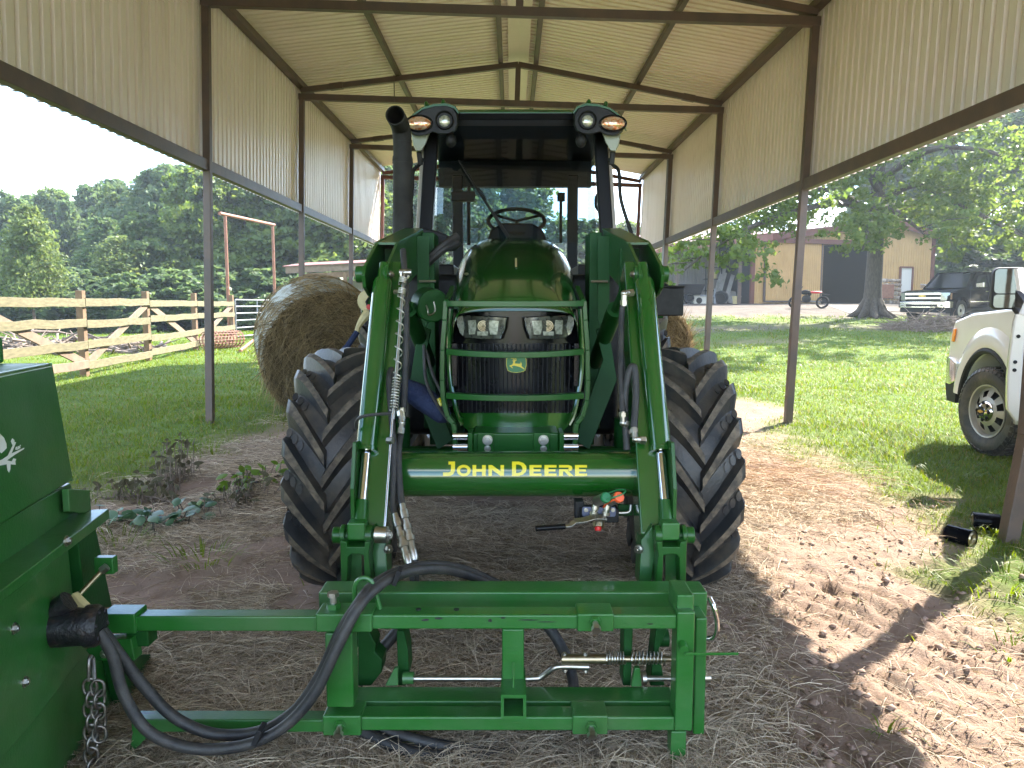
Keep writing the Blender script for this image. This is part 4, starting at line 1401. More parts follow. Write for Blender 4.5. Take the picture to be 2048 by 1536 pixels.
L_ = [  # kind, px, tip py, distance, width factor
    ('pine_light', 55, 408, 33, 0.95, 'young pale green pine with a thin bare trunk behind the fence', 0.3),
    ('pine_dark', -40, 350, 52, 1.3, 'dark pine standing partly outside the picture behind the young pale pine', 0.9),
    ('broad_dark', 15, 388, 50, 1.0, 'dark bushy tree rising directly behind the young pale pine', 1.7),
    ('broad_mid', 98, 378, 56, 0.85, 'tall pointed tree with a light bluish crown just past the young pine', 2.2),
    ('pine_dark', 133, 396, 54, 0.9, 'slim dark pine with its tip in the gap of the treeline', 0.1),
    ('pine_dark', 112, 372, 60, 1.1, 'pointed dark pine rising over the pale young pine', 3.3),
    ('pine_dark', 178, 366, 57, 1.0, 'pointed pine at the middle of the far treeline', 5.3),
    ('pine_dark', 226, 352, 60, 1.1, 'tall pointed pine behind the flat topped green tree', 2.4),
    ('pine_dark', 296, 346, 56, 1.2, 'tall dark pine just short of the shed roof edge', 0.7),
    ('pine_dark', 352, 322, 54, 1.2, 'tall dark pine half covered by the shed skirt', 4.7),
    ('pine_dark', 60, 384, 58, 1.1, 'dark pine directly over the tip of the young pale pine', 1.5),
    ('broad_dark', 190, 372, 58, 0.95, 'dark rounded tree in the middle of the far treeline', 3.0),
    ('broad_mid', 228, 368, 52, 0.8, 'green tree with the flat broken top in the middle of the treeline', 4.0),
    ('pine_dark', 262, 376, 55, 1.0, 'dark pine tucked between two broad crowns of the treeline', 4.4),
    ('broad_dark', 322, 334, 50, 1.05, 'tallest dark tree touching the shed roof edge', 5.1),
    ('pine_dark', 205, 430, 44, 1.5, 'dark bushy conifer in front of the treeline, halfway along the fence', 2.8),
    ('broad_mid', 285, 425, 42, 1.2, 'broad dark green tree behind the braced part of the fence', 0.6),
    ('pine_light', 235, 470, 40, 1.4, 'small bright green conifer in front of the dark trees', 1.9),
    ('broad_light', 385, 330, 44, 1.0, 'olive green tree just behind the first shed post', 1.2),
    ('broad_light', 480, 330, 46, 1.1, 'light green tree directly behind the rusty pipe arch', 2.6),
    ('broad_mid', 560, 300, 48, 1.1, 'green tree over the lean-to, between the arch and the second shed post', 3.9),
    ('broad_light', 655, 300, 47, 1.1, 'light green tree over the lean-to, behind the third shed post', 5.3),
    ('broad_dark', 430, 360, 60, 1.3, 'shaded tree farther back between the arch and the first shed post', 2.0),
    ('broad_dark', 610, 330, 62, 1.3, 'shaded tree farther back above the lean-to roof', 3.3),
    ('broad_mid', 745, 300, 56, 1.2, 'green tree seen past the far end of the shed beside the exhaust pipe', 0.2),
    ('broad_light', 850, 310, 58, 1.35, 'bright green tree seen between the exhaust pipe and the cab post', 1.4),
    ('broad_dark', 882, 335, 50, 1.0, 'dark tree seen through the cab glass beside the front cab post', 1.8),
    ('broad_mid', 930, 340, 55, 1.2, 'green tree seen through the cab glass beside the monitor', 2.5),
    ('broad_light', 1035, 352, 60, 1.2, 'tree with a sloping crown seen through the cab glass above the steering wheel', 4.9),
    ('shrub', 1160, 452, 60, 1.6, 'low round tree under blue sky seen through the cab glass', 0.0),
    ('broad_light', 1255, 440, 75, 1.3, 'pale distant tree at the far open end of the shed', 2.9),
    ('broad_mid', 1330, 470, 85, 1.6, 'distant tree behind the barn wing', 1.0),
    ('broad_light', 1910, 452, 66, 1.5, 'tree behind the corner of the barn, above the black pickup', 1.0),
    ('broad_mid', 1985, 440, 72, 1.5, 'green tree behind the cab of the black pickup', 2.0),
    ('broad_light', 2090, 425, 62, 1.5, 'light green tree above the mirror of the white pickup', 3.0),
    ('shrub', 1945, 500, 58, 1.8, 'leafy thicket behind the bed of the black pickup', 3.6),
    ('shrub', 2030, 470, 60, 2.0, 'leafy thicket behind the mirror of the white pickup', 0.8),
    ('shrub', 160, 545, 38, 1.6, 'low bush at the foot of the treeline behind the brush pile', 0.8),
    ('shrub', 330, 545, 38, 1.7, 'low bush at the foot of the treeline behind the middle fence bay', 1.9),
    ('shrub', 420, 540, 40, 1.6, 'low bush at the foot of the trees beside the arch', 2.9),
    ('shrub', 520, 545, 41, 1.6, 'low bush behind the tube gate', 4.2),
    ('shrub', 20, 555, 39, 1.5, 'low bush behind the young pale pine', 5.0),
    ('shrub', 640, 520, 44, 1.8, 'leafy bush behind the lean-to roof', 1.0),
    ('shrub', 250, 555, 36, 1.4, 'leafy bush behind the highest fence brace', 3.1),
]
for a_ in L_:
    plant(*a_)
# trees round the rest of the yard: they shade the lawn and stand in the mirrors, chrome and paint
for i, (x, y, h, k, r) in enumerate(((26, 22, 1.0, 'broad_mid', 1.1), (33, 31, 1.1, 'broad_light', 2.1), (45, 16, 1.1, 'broad_mid', 0.4), (50, 4, 1.2, 'broad_dark', 3.0), (42, -8, 1.1, 'broad_mid', 4.0),
                                     (30, -20, 1.1, 'broad_dark', 5.0), (-28, -12, 1.1, 'broad_mid', 3.5), (-34, 4, 1.1, 'pine_dark', 4.5), (-36, 18, 1.1, 'broad_dark', 5.5), (36, 49, 1.2, 'broad_dark', 0.2), (46, 58, 1.3, 'broad_mid', 1.5), (43, 42, 1.2, 'broad_mid', 2.5), (31, 60, 1.2, 'broad_dark', 3.5), (54, 50, 1.3, 'broad_dark', 4.2))):
    o = copy_tree(KIND[k]); g = float(terrain(x, y)); o.location = (x, y, g); o.rotation_euler = (0, 0, r); o.scale = (h * 1.1, h * 1.1, h)
    o['label'] = ('broad tree on the lawn beyond the white pickup', 'light green tree on the lawn beside the black pickup', 'broad tree across the lawn level with the tractor nose', 'dark tree across the lawn level with the camera',
                  'broad tree at the corner of the yard past the white pickup tailgate', 'dark tree at the yard corner farthest past the white pickup',
                  'green tree beyond the green box on the near fence side', 'pine beyond the nearest unseen fence bay',
                  'dark tree beyond the first fence bay, next to the young pale pine', 'dark tree behind the black pickup, nearest its tailgate', 'tall green tree behind the barn corner on the sunny side', 'green tree beside the black pickup bed',
                  'dark tree close behind the barn roof', 'tallest dark tree well past the black pickup')[i]
    o['group'] = 'trees on the lawn' if i < 2 else 'trees round the yard'

# ------------------------------------------------------------------ the big oak by the barn
rg = np.random.default_rng(77)
tp = on_ground(1742, 634)
oak = thing('oak_tree', tp, 'big oak with a flared trunk and drooping leafy branches in front of the barn', 'tree')
Yo = tp.y
T0 = Vector((tp.x, tp.y, tp.z - 0.15))
trunk_pts = [T0, at(1744, 615, Yo), at(1746, 580, Yo), at(1750, 520, Yo), at(1753, 440, Yo), at(1757, 360, Yo + .2), at(1765, 250, Yo + .4), at(1770, 130, Yo + .5)]
mb = MB()
mb.tube(trunk_pts, [0.52, 0.40, 0.345, 0.32, 0.31, 0.27, 0.2, 0.08], 16)
for k in range(9):
    a = 2 * PI * k / 9 + 0.3
    mb.tube([at(1745, 596, Yo) + Vector((0.2 * math.cos(a), 0.2 * math.sin(a), 0)), T0 + Vector((0.52 * math.cos(a), 0.52 * math.sin(a), 0.34)), T0 + Vector((1.05 * math.cos(a), 1.05 * math.sin(a), 0.10))], [0.16, 0.17, 0.05], 7)
mb.build('trunk', 'bark', oak, smooth=60)
LIMBS = [  # pixel path and distance of the boughs
    [(1752, 440, 0), (1690, 405, -1.5), (1600, 420, -3.5), (1500, 455, -5), (1420, 500, -6), (1370, 540, -6.5)],
    [(1752, 430, 0), (1660, 380, 0), (1560, 400, 1), (1480, 440, 1.5)],
    [(1754, 410, 0), (1830, 370, -1.5), (1920, 410, -3), (2000, 450, -4.5), (2060, 480, -5.5)],
    [(1754, 420, 0), (1840, 400, 1), (1940, 380, 2), (2040, 390, 3)],
    [(1755, 380, 0), (1720, 320, -2), (1650, 330, -4), (1570, 390, -6)],
    [(1757, 360, 0), (1860, 300, -2), (1960, 300, -4), (2060, 330, -6)],
    [(1760, 300, 0), (1690, 220, 1), (1600, 200, 2)],
    [(1763, 250, 0), (1850, 190, 0), (1960, 200, 1)],
    [(1752, 450, 0), (1745, 430, -2.5), (1735, 460, -4), (1725, 500, -4.4)],
    [(1752, 450, 0), (1780, 420, -2), (1815, 440, -3), (1850, 470, -3.5)],
    [(1768, 160, 0), (1760, 60, 0)], [(1770, 200, 0), (1860, 100, 1)], [(1768, 220, 0), (1680, 120, 0)],
]
def clear_of_barn(c):
    """Boughs hang to different heights; the barn front stays open between them."""
    dx, dy, dz = c[0], c[1], c[2] - CAM_Z
    dep = dy * CP - dz * SP
    px, py = 1024 + FPX * dx / dep, 768 - FPX * (dy * SP + dz * CP) / dep
    lim = 562 if px < 1560 else 452 if px < 1690 else 505 if px < 1780 else 436 if px < 1880 else 520
    return py + 20 < lim
mb = MB()
blobs = []
for L in LIMBS:
    pts = bez([at(px, py, Yo + dy) for px, py, dy in L], 5)
    n = len(pts)
    mb.tube(pts, [0.15 * (1 - i / n) ** 0.8 + 0.012 for i in range(n)], 6)
    for i in range(int(n * 0.25), n):
        for _ in range(2):
            off = Vector((rg.normal() * 1.0, rg.normal() * 1.1, rg.normal() * 0.45 - 0.25))
            c = pts[i] + off
            if not clear_of_barn(c):
                continue
            blobs.append((tuple(c), (0.95 + .45 * rg.random(), 0.95 + .45 * rg.random(), 0.50 + .25 * rg.random()), 1.0))
            if rg.random() < 0.5:
                mb.tube([pts[i], pts[i].lerp(c, .6) + Vector((0, 0, .1)), c], [0.03, 0.018, 0.006], 4)
mb.build('bough', 'bark', oak, smooth=60)
V, F = blob_leaves(blobs, 125, 0.130, rg, shell=0.2)
np_mesh('crown', V, F, 'leaf_oak', oak)
# upper crown, beyond the shed roof's edge: it shades the yard and shows in glass and chrome
blobs = []
for i in range(15):
    a = i * 2.4; z = 9.5 + 7.5 * (i / 15)
    r = 6.5 * math.sqrt(1 - (i / 16) ** 2) * (0.4 + 0.6 * rg.random())
    blobs.append(((tp.x + r * math.cos(a), tp.y + r * math.sin(a), z + tp.z), (2.0, 2.0, 1.3), 1.0))
V, F = blob_leaves(blobs, 330, 0.22, rg)
np_mesh('crown', V, F, 'leaf_oak', oak)

# ------------------------------------------------------------------ low plants at the shed's edge
def leafy_stem_patch(name, path, n, size, leafm, label, cat, seed, hmax=0.10, stem='bark', hang_=False):
    rg = np.random.default_rng(seed)
    P0 = bez(path, 12)
    t = thing(name, P0[len(P0) // 2], label, cat)
    mb = MB()
    mb.tube([p + Vector((0, 0, 0.02)) for p in P0], 0.006, 5)
    Ps, Ns = [], []
    for _ in range(n):
        k = rg.integers(0, len(P0))
        b = P0[k] + Vector((rg.normal() * 0.07, rg.normal() * 0.10, 0))
        z = 0.02 + hmax * rg.random()
        mb.tube([P0[k] + Vector((0, 0, 0.02)), Vector((b.x, b.y, gz(b.x, b.y) + 0.004))], 0.003, 4)
        q = Vector((b.x + rg.normal() * 0.03, b.y + rg.normal() * 0.03, gz(b.x, b.y) + z))
        mb.tube([Vector((b.x, b.y, gz(b.x, b.y))), q], 0.003, 4)
        Ps.append(q); Ns.append((rg.normal() * (0.5 if not hang_ else 1.5), rg.normal() * 0.5 - 0.25, 1.0 if not hang_ else 0.2))
    mb.build('stem', stem, t)
    for p, nn in zip(Ps, Ns):
        mbl = MB()
        d, s, u = frame_of(nn, (rg.normal(), rg.normal(), 0.1))
        w = size * (0.6 + 0.7 * rg.random())
        asp = 1.25 if not hang_ else 2.0
        out = [(0, -.55), (.34, -.30), (.46, .0), (.30, .30), (0, .62), (-.30, .30), (-.46, 0), (-.34, -.30)]
        ring = [p + s * (a * w) + u * (b_ * w * asp) - d * (0.35 * w * (a * a + b_ * b_)) for a, b_ in out]
        mbl.add([p + d * 0.02 * w] + ring, [(0, i + 1, (i + 1) % 8 + 1) for i in range(8)])
        mbl.build('leaf', leafm, t, smooth=60, recalc=False)
    return t
def gpath(pxs):
    out = []
    for px, py in pxs:
        q = atZ(px, py, 0.0); out.append(Vector((q.x, q.y, gz(q.x, q.y))))
    return out
leafy_stem_patch('vine', gpath([(185, 1050), (250, 1048), (310, 1052), (360, 1040), (410, 1012)]), 56, 0.070, 'vine_leaf', 'creeping vine with broad bluish leaves on the straw by the green box', 'plant', 5)
leafy_stem_patch('vine', gpath([(415, 1015), (470, 985), (520, 965), (575, 950)]), 44, 0.060, 'vine_leaf_bright', 'bright green creeping vine reaching the front tyre nearest the fence', 'plant', 6, 0.14)
leafy_stem_patch('wilted_plant', gpath([(330, 985), (350, 960), (375, 950)]), 64, 0.036, 'dead_leaf', 'wilted brown plant with hanging leaves standing at the edge of the grass', 'plant', 7, 0.34, 'dead_stick', True)
leafy_stem_patch('wilted_plant', gpath([(235, 1000), (290, 995), (340, 1000)]), 70, 0.034, 'dead_leaf', 'low wilted plant with grey shrivelled leaves behind the vine', 'plant', 8, 0.14, 'dead_stick', True)
leafy_stem_patch('wilted_plant', gpath([(455, 1030), (475, 1005), (500, 985)]), 60, 0.032, 'dead_leaf', 'shrivelled plant lying among the bright vine leaves', 'plant', 9, 0.13, 'dead_stick', True)
def grass_tuft(px, py, n, L, label, seed, spread=0.10):
    rg = np.random.default_rng(seed)
    q = atZ(px, py, 0.0)
    a = rg.random(n) * 2 * PI
    r = spread * np.sqrt(rg.random(n))
    x, y = q.x + r * np.cos(a) * 1.6, q.y + r * np.sin(a)
    D = np.stack([np.cos(a) * 0.8, np.sin(a) * 0.6, 0.55 + 0.6 * rg.random(n)], 1); D /= np.linalg.norm(D, axis=1, keepdims=True)
    ln = L * (0.4 + 0.6 * rg.random(n))
    V, F = ribbons(np.stack([x, y, height(x, y)], 1), D, ln, np.full(n, 0.007), ln * 0.05, ln * 0.45, 4)
    o = np_mesh('grass_tuft', V, F, 'grass_blade')
    return tag(o, label, 'grass tuft', 'grass tufts growing in the litter')
grass_tuft(405, 1125, 60, 0.22, 'broad green grass tuft in the straw between the green box and the tyre', 3, 0.14)
grass_tuft(235, 1085, 60, 0.22, 'thin green grass tuft beside the green box under the vine', 4, 0.16)
grass_tuft(420, 905, 70, 0.26, 'tall grass tuft at the foot of the first shed post', 5, 0.15)
grass_tuft(555, 840, 60, 0.26, 'grass tuft at the foot of the big hay bale', 6, 0.25)
grass_tuft(1880, 955, 70, 0.24, 'bright grass tuft in the shade of the white pickup', 7, 0.2)
grass_tuft(1850, 1150, 18, 0.16, 'small pale grass tuft on the post shadow', 8, 0.05)
grass_tuft(2010, 1160, 120, 0.2, 'grass patch in the dirt in front of the near shed post', 9, 0.22)
grass_tuft(1995, 1060, 50, 0.18, 'grass tuft between the oil filters and the near shed post', 10, 0.12)
grass_tuft(1770, 1470, 14, 0.10, 'tiny grass tuft in the muddy ruts', 11, 0.03)
grass_tuft(2030, 1300, 40, 0.13, 'little grass patch by the picture edge on bare dirt', 12, 0.1)
# ================================================================== PICKUPS
def loc_frame(o, head):
    """Local axes of a vehicle: s backwards from the bumper, w outwards to its left side, z up."""
    h = Vector((head[0], head[1], 0)).normalized()
    left = Vector((-h.y, h.x, 0))
    o = Vector(o)
    return lambda s, w, z: o - h * s + left * w + Vector((0, 0, z))

def arc(cx, cz, r, a0, a1, n):
    return [(cx + r * math.cos(math.radians(a0 + (a1 - a0) * i / n)), cz + r * math.sin(math.radians(a0 + (a1 - a0) * i / n))) for i in range(n + 1)]

def pickup_body(t, F, paint, wheel_s, wheel_r, W=1.0, hood=1.22, bed=1.35, length=6.1, roof=1.93, arch_r=0.53):
    s1, s2 = wheel_s
    base = 0.52
    prof = [(0.10, base)] + [(s1 - arch_r - 0.02, base)] + [p for p in arc(s1, wheel_r, arch_r, 168, 12, 14)] + [(s2 - arch_r - 0.04, base - 0.05)] + \
           [p for p in arc(s2, wheel_r, arch_r, 168, 12, 14)] + [(length, base + 0.08), (length, bed), (4.15, bed), (4.05, 1.24), (1.75, 1.24), (1.35, hood), (0.55, hood - 0.05), (0.15, hood - 0.13), (0.05, hood - 0.30), (0.03, 0.80)]
    mb = MB()
    mb.prism([F(s, W, z) for s, z in prof], F(0, -W, 0) - F(0, W, 0))
    mb.build('body', paint, t, smooth=30, bevel=0.055, seg=4)
    for s in (s1, s2):                               # dark wheel wells
        for w in (1, -1):
            mb = MB()
            mb.prism([F(s + a, w * (W - 0.30), z) for a, z in [(-arch_r - .02, 0.3), (arch_r + .02, 0.3)] + [(q[0] - s, q[1]) for q in arc(s, wheel_r, arch_r + .02, 10, 170, 10)]], F(0, -w * 0.02, 0) - F(0, 0, 0))
            mb.build('wheel_well', 'trim_dark', t, smooth=0)
    mb = MB(); mb.prism([F(.3, .8, .35), F(length - .3, .8, .35), F(length - .3, .8, .60), F(.3, .8, .60)], F(0, -.8, 0) - F(0, .8, 0)); mb.build('chassis', 'trim_dark', t, smooth=0)
    # cab with glass
    gb = [(1.55, 1.22), (2.35, roof - 0.02), (2.65, roof), (3.75, roof - 0.01), (4.05, roof - 0.12), (4.12, 1.24)]
    rows = []
    for w in (-1, -0.96, 0.96, 1):
        inset = 0.0
        rows.append([F(s, w * W * (1 if z < 1.4 else 0.80) * 0.97, z) for s, z in gb])
    mb = MB(); mb.loft([rows[0], rows[3]]); mb.build('cab', paint, t, smooth=25, bevel=0.05, seg=3)
    for w in (1, -1):
        def side(s, z):
            k = 0.97 - 0.17 * (z - 1.22) / (roof - 1.22)
            return F(s, w * (W * k + 0.012), z)
        for poly in ([(1.98, 1.32), (2.45, roof - .14), (2.98, roof - .14), (2.98, 1.32)], [(3.08, 1.32), (3.08, roof - .14), (3.72, roof - .16), (3.95, 1.34)]):
            mb = MB(); mb.add([side(*p) for p in poly], [tuple(range(4))]); mb.build('side_window', 'truck_glass_solid', t, smooth=0)
    mb = MB(); mb.add([F(1.62, .78, 1.30), F(2.30, .66, roof - .09), F(2.30, -.66, roof - .09), F(1.62, -.78, 1.30)], [(0, 1, 2, 3)]);
    o = mb.build('windshield', 'truck_glass_solid', t, smooth=0)
    o.location += Vector((0, 0, 0.02)); o.location += (F(-.03, 0, 0) - F(0, 0, 0))

mm, n_, l_, b_ = new_mat('truck_glass_solid')
b_.inputs['Base Color'].default_value = (0.012, 0.016, 0.018, 1); b_.inputs['Roughness'].default_value = 0.06; b_.inputs['Specular IOR Level'].default_value = 0.12

def truck_wheel(t, F, s, w, r, width, rim_r, simple=False, cap='gold_badge', steer=0.0):
    """Tyre, rim with slots, hub cap; outward side at +w."""
    o = F(s, w, r); out = Matrix.Rotation(steer, 3, 'Z') @ (F(0, math.copysign(1, w), 0) - F(0, 0, 0)).normalized()
    mb = MB()
    hw = width / 2
    prof = [(-hw * .75, rim_r), (-hw, rim_r + (r - rim_r) * .45), (-hw * .92, r * .955), (-hw * .7, r), (hw * .7, r), (hw * .92, r * .955), (hw, rim_r + (r - rim_r) * .45), (hw * .75, rim_r)]
    mb.lathe(prof, o, out, 40)
    if not simple:
        _, sx, ux = frame_of(out)
        for k in range(44):
            a = 2 * PI * k / 44
            rad = sx * math.cos(a) + ux * math.sin(a); tg = -sx * math.sin(a) + ux * math.cos(a)
            for h0 in (-.55, .0, .55):
                mb.beam(o + out * (hw * (h0 - .2)) + rad * r, o + out * (hw * (h0 + .2)) + rad * r, .034, .016, rad)
            mb.beam(o + out * (hw * .84) + rad * (r * .975), o + out * (hw * .97) + rad * (r * .90), .036, .012, out)
    mb.build('tyre', 'trim_dark' if simple else 'tyre_rubber', t, smooth=40)
    mb = MB()
    _, sx, ux = frame_of(out)
    ring = lambda rr, d, nn=48: [o + out * d + sx * (rr * math.cos(2 * PI * i / nn)) + ux * (rr * math.sin(2 * PI * i / nn)) for i in range(nn)]
    d0 = hw * .74
    mb.grid([ring(rim_r * 1.03, d0 - .01), ring(rim_r * 1.02, d0 + .015), ring(rim_r * .97, d0 + .012), ring(rim_r * .92, d0 - .035)], cu=True)
    if simple:
        mb.grid([ring(rim_r * .92, d0 - .035), ring(rim_r * .3, d0 - .01)], cu=True)
    else:
        # face with slots: sectors alternate between metal and gaps
        nn = 48
        A, B, C_, D_ = ring(rim_r * .92, d0 - .035), ring(rim_r * .80, d0 - .022), ring(rim_r * .56, d0 + .006), ring(rim_r * .40, d0 + .016)
        slots = 8; per_ = nn // slots
        for i in range(nn):
            j = (i + 1) % nn
            mb.add([A[i], A[j], B[j], B[i]], [(0, 1, 2, 3)])
            mb.add([C_[i], C_[j], D_[j], D_[i]], [(0, 1, 2, 3)])
            if i % per_ not in (2, 3, 4):
                mb.add([B[i], B[j], C_[j], C_[i]], [(0, 1, 2, 3)])
    mb.build('rim', 'wheel_silver', t, smooth=40)
    mb = MB(); mb.lathe([(d0 - .12, 0.001), (d0 - .12, rim_r * .95)], o, out, 32); mb.build('brake_disc', 'trim_dark', t)
    if not simple:
        mb = MB(); mb.lathe([(d0 + .012, rim_r * .42), (d0 + .03, rim_r * .40), (d0 + .06, rim_r * .24), (d0 + .065, rim_r * .20)], o, out, 32)
        mb.build('hub_cap', 'chrome', t, smooth=50)
        for k in range(8):
            a = 2 * PI * k / 8
            c = o + out * (d0 + .047) + (sx * math.cos(a) + ux * math.sin(a)) * rim_r * .325
            mb = MB(); mb.ball(c, (.019, .019, .012), 10, 6, out.to_track_quat('Z', 'Y').to_matrix()); mb.build('hub_recess', 'trim_dark', t)
        mb = MB(); mb.lathe([(d0 + .064, rim_r * .20), (d0 + .070, rim_r * .17), (d0 + .070, 0.001)], o, out, 24); hb = mb.build('centre_cap', 'trim_dark', t)
        up_ = Vector((0, 0, 1)); sd_ = out.cross(up_)
        mb = MB(); c = o + out * (d0 + .0705)
        cross = [(-.035, -.008), (-.012, -.008), (-.010, -.014), (.012, -.014), (.014, -.008), (.035, -.008), (.031, .008), (.010, .008), (.008, .014), (-.014, .014), (-.016, .008), (-.039, .008)]
        mb.prism([c + sd_ * a + up_ * b2 for a, b2 in cross], out * .003); mb.build('badge', cap, t, smooth=0)

# ---- white pickup, its door open towards the camera
wc = at(1988, 832, 7.15)
HEADW = Vector((0.15, 0.99, 0)).normalized()
left_w = Vector((-HEADW.y, HEADW.x, 0))
WS = 0.98
o_w = Vector((wc.x, wc.y, 0)) + HEADW * WS - left_w * 0.93
o_w.z = 0.0
Fw_ = loc_frame(o_w, HEADW)
wt = thing('white_pickup', o_w, 'white pickup with chrome bumper end, parked beside the shed with its door open', 'pickup')
pickup_body(wt, Fw_, 'car_white', (WS, 4.65), 0.41, W=1.0, hood=1.37, roof=2.0, arch_r=0.54)
for s in (WS, 4.65):
    for w in (0.90, -0.90):
        truck_wheel(wt, Fw_, s, w, 0.41, 0.27, 0.245, simple=(s > 2 or w < 0), steer=math.radians(12) if s < 2 else 0.0)
# flared fender lip and bulge
mb = MB(); pts = [Fw_(a, 1.012, z) for a, z in arc(WS, 0.41, 0.565, 170, 10, 18)]; mb.tube(pts, 0.030, 8); mb.build('arch_trim', 'trim_dark', wt)
mb = MB()
rows = []
for k, (a, z) in enumerate(arc(WS, 0.42, 0.60, 172, 8, 20)):
    ca, sa = math.cos(math.radians(172 - 164 * k / 20)), math.sin(math.radians(172 - 164 * k / 20))
    rows.append([Fw_(WS + (0.585 + q) * ca, 0.995 + hgt, 0.42 + (0.585 + q) * sa * (1.0 if q < .1 else 1.0)) for q, hgt in ((0, 0.0), (0.0, 0.035), (0.06, 0.05), (0.13, 0.030), (0.20, 0.0))])
mb.grid(rows); mb.build('fender_flare', 'car_white', wt, smooth=60)
# chrome bumper end wrapping round the corner
mb = MB()
rows = []
for s, w in ((-0.06, 0.2), (-0.06, 0.70), (-0.03, 0.93), (0.06, 1.02), (0.20, 1.04), (0.32, 1.03)):
    taper = 0.05 if s > .25 else 0
    rows.append([Fw_(s, w, z) for z in (0.58 + taper, 0.66, 0.80, 0.86 - taper)] + [Fw_(s + .02, w - .05, 0.86 - taper), Fw_(s + .02, w - .05, 0.58 + taper)])
mb.loft(rows); mb.build('bumper', 'chrome', wt, smooth=50, bevel=0.01)
mb = MB(); mb.prism([Fw_(.0, 1.0, .58), Fw_(.30, 1.01, .58), Fw_(.30, 1.01, .40), Fw_(.06, 1.0, .40)], Fw_(0, -1, 0) - Fw_(0, 1, 0)); mb.build('air_dam', 'trim_dark', wt, smooth=0)
mb = MB(); mb.prism([Fw_(0.13, 1.003, 1.02), Fw_(0.20, 1.006, 1.02), Fw_(0.235, 1.006, 1.16), Fw_(0.17, 1.003, 1.16)], Fw_(0, .015, 0) - Fw_(0, 0, 0)); mb.build('side_marker', 'amber', wt, smooth=0, bevel=0.01)
mb = MB(); mb.prism([Fw_(0.02, 0.55, .88), Fw_(0.02, .96, .88), Fw_(.12, .99, 1.12), Fw_(.10, .55, 1.10)], Fw_(0, 0, 0) - Fw_(.05, 0, 0)); mb.build('headlight', 'lens_clear', wt, smooth=0)
# front door standing ajar: its rear edge and inner side face us
hp = Fw_(WS + 0.60, 1.0, 0)
opn = math.radians(28)
rear = -HEADW
ddir = (rear * math.cos(opn) + left_w * math.sin(opn)).normalized()
dn_ = (left_w * math.cos(opn) - rear * math.sin(opn)).normalized()       # outer face normal
def D3(s, o, z): return hp + ddir * s + dn_ * o + Vector((0, 0, z))
prof_o = lambda z: -0.02 if z < .55 else 0.02 + 0.02 * math.sin((z - .5) / .8 * PI) if z < 1.3 else 0.02 - 0.30 * (z - 1.3)
end_s = lambda z: 0.98 if z < .53 else 1.06 if z < .62 else 1.10
rows = []
for z in (.50, .54, .62, .72, .85, 1.0, 1.15, 1.28, 1.33):
    o_, e_ = prof_o(z), end_s(z)
    rows.append([D3(0.02, o_, z), D3(e_ - .05, o_, z), D3(e_, o_ - .015, z), D3(e_, o_ - .09, z), D3(e_ - .03, o_ - .13, z), D3(0.02, o_ - .11, z)])
mb = MB(); mb.loft(rows); dr_ = mb.build('door', 'car_white', wt, smooth=30, bevel=0.012, seg=3, label='front door standing ajar')
mb = MB(); mb.tube([D3(end_s(z) - .018, prof_o(z) - .128, z) for z in (1.32, 1.2, 1.0, .85, .72, .63, .58)] + [D3(.98, -.14, .56), D3(.6, -.13, .545)], 0.016, 8); mb.build('door_seal', 'trim_dark', wt)
mb = MB(); mb.prism([D3(s, prof_o(.9) - .115, z) for s, z in ((0.15, .62), (0.98, .62), (1.02, 1.26), (0.15, 1.26))], -dn_ * 0.03); mb.build('door_card', 'pod_grey', wt, smooth=0, bevel=0.02)
for z in (1.17, .98, .92):
    mb = MB(); mb.cyl(D3(1.101, prof_o(z) - .055, z), D3(1.106, prof_o(z) - .055, z), 0.014, n=12); mb.build('plug', 'trim_dark', wt)
mb = MB()
pts = [D3(1.08, prof_o(1.32) - .06, 1.32), D3(1.05, prof_o(1.6) - .06, 1.6), D3(1.0, prof_o(1.92) - .06, 1.92), D3(.55, prof_o(1.92) - .06, 1.92), D3(.08, prof_o(1.33) - .06, 1.33)]
for a, b_ in zip(pts[:-1], pts[1:]): mb.beam(a, b_, .07, .06, dn_)
mb.build('window_frame', 'car_white', wt, smooth=0, bevel=.01)
mb = MB(); mb.add([D3(0.12, prof_o(1.33) - .06, 1.33), D3(1.06, prof_o(1.33) - .06, 1.33), D3(1.0, prof_o(1.9) - .06, 1.9), D3(.55, prof_o(1.9) - .06, 1.9)], [(0, 1, 2, 3)]); mb.build('door_window', 'truck_glass', wt, smooth=0)
# towing mirror on the door: split glass facing rearwards
mY = D3(0.12, .28, 0).y
mc = at(2019, 577, mY)
face = (rear * .8 + (Vector((0, 0, CAM_Z)) - mc).normalized() * .6); face.z = 0; face.normalize()
msd = Vector((-face.y, face.x, 0))
def MR(a, b, c): return mc + msd * a + Vector((0, 0, b)) + face * c
def rrect(w, h, r, n=5):
    out = []
    for cx, cz, a0 in ((w - r, h - r, 0), (-w + r, h - r, 90), (-w + r, -h + r, 180), (w - r, -h + r, 270)):
        out += [(cx + r * math.cos(math.radians(a0 + 90 * i / n)), cz + r * math.sin(math.radians(a0 + 90 * i / n))) for i in range(n + 1)]
    return out
mb = MB(); mb.loft([[MR(a * k, b * k, c) for a, b in rrect(.135, .175, .05)] for c, k in ((0.03, 1.0), (-0.02, 1.03), (-0.10, .85), (-.13, .6))]); mb.build('mirror_housing', 'trim_dark', wt, smooth=40)
mb = MB(); mb.prism([MR(a * .90, .062 + b, .031) for a, b in rrect(.135, .104, .035)], face * .004); mb.build('mirror_glass', 'mirror', wt, smooth=0)
mb = MB(); mb.prism([MR(a * .90, -.108 + b, .031) for a, b in rrect(.135, .056, .03)], face * .004); mb.build('mirror_glass', 'mirror', wt, smooth=0)
mb = MB()
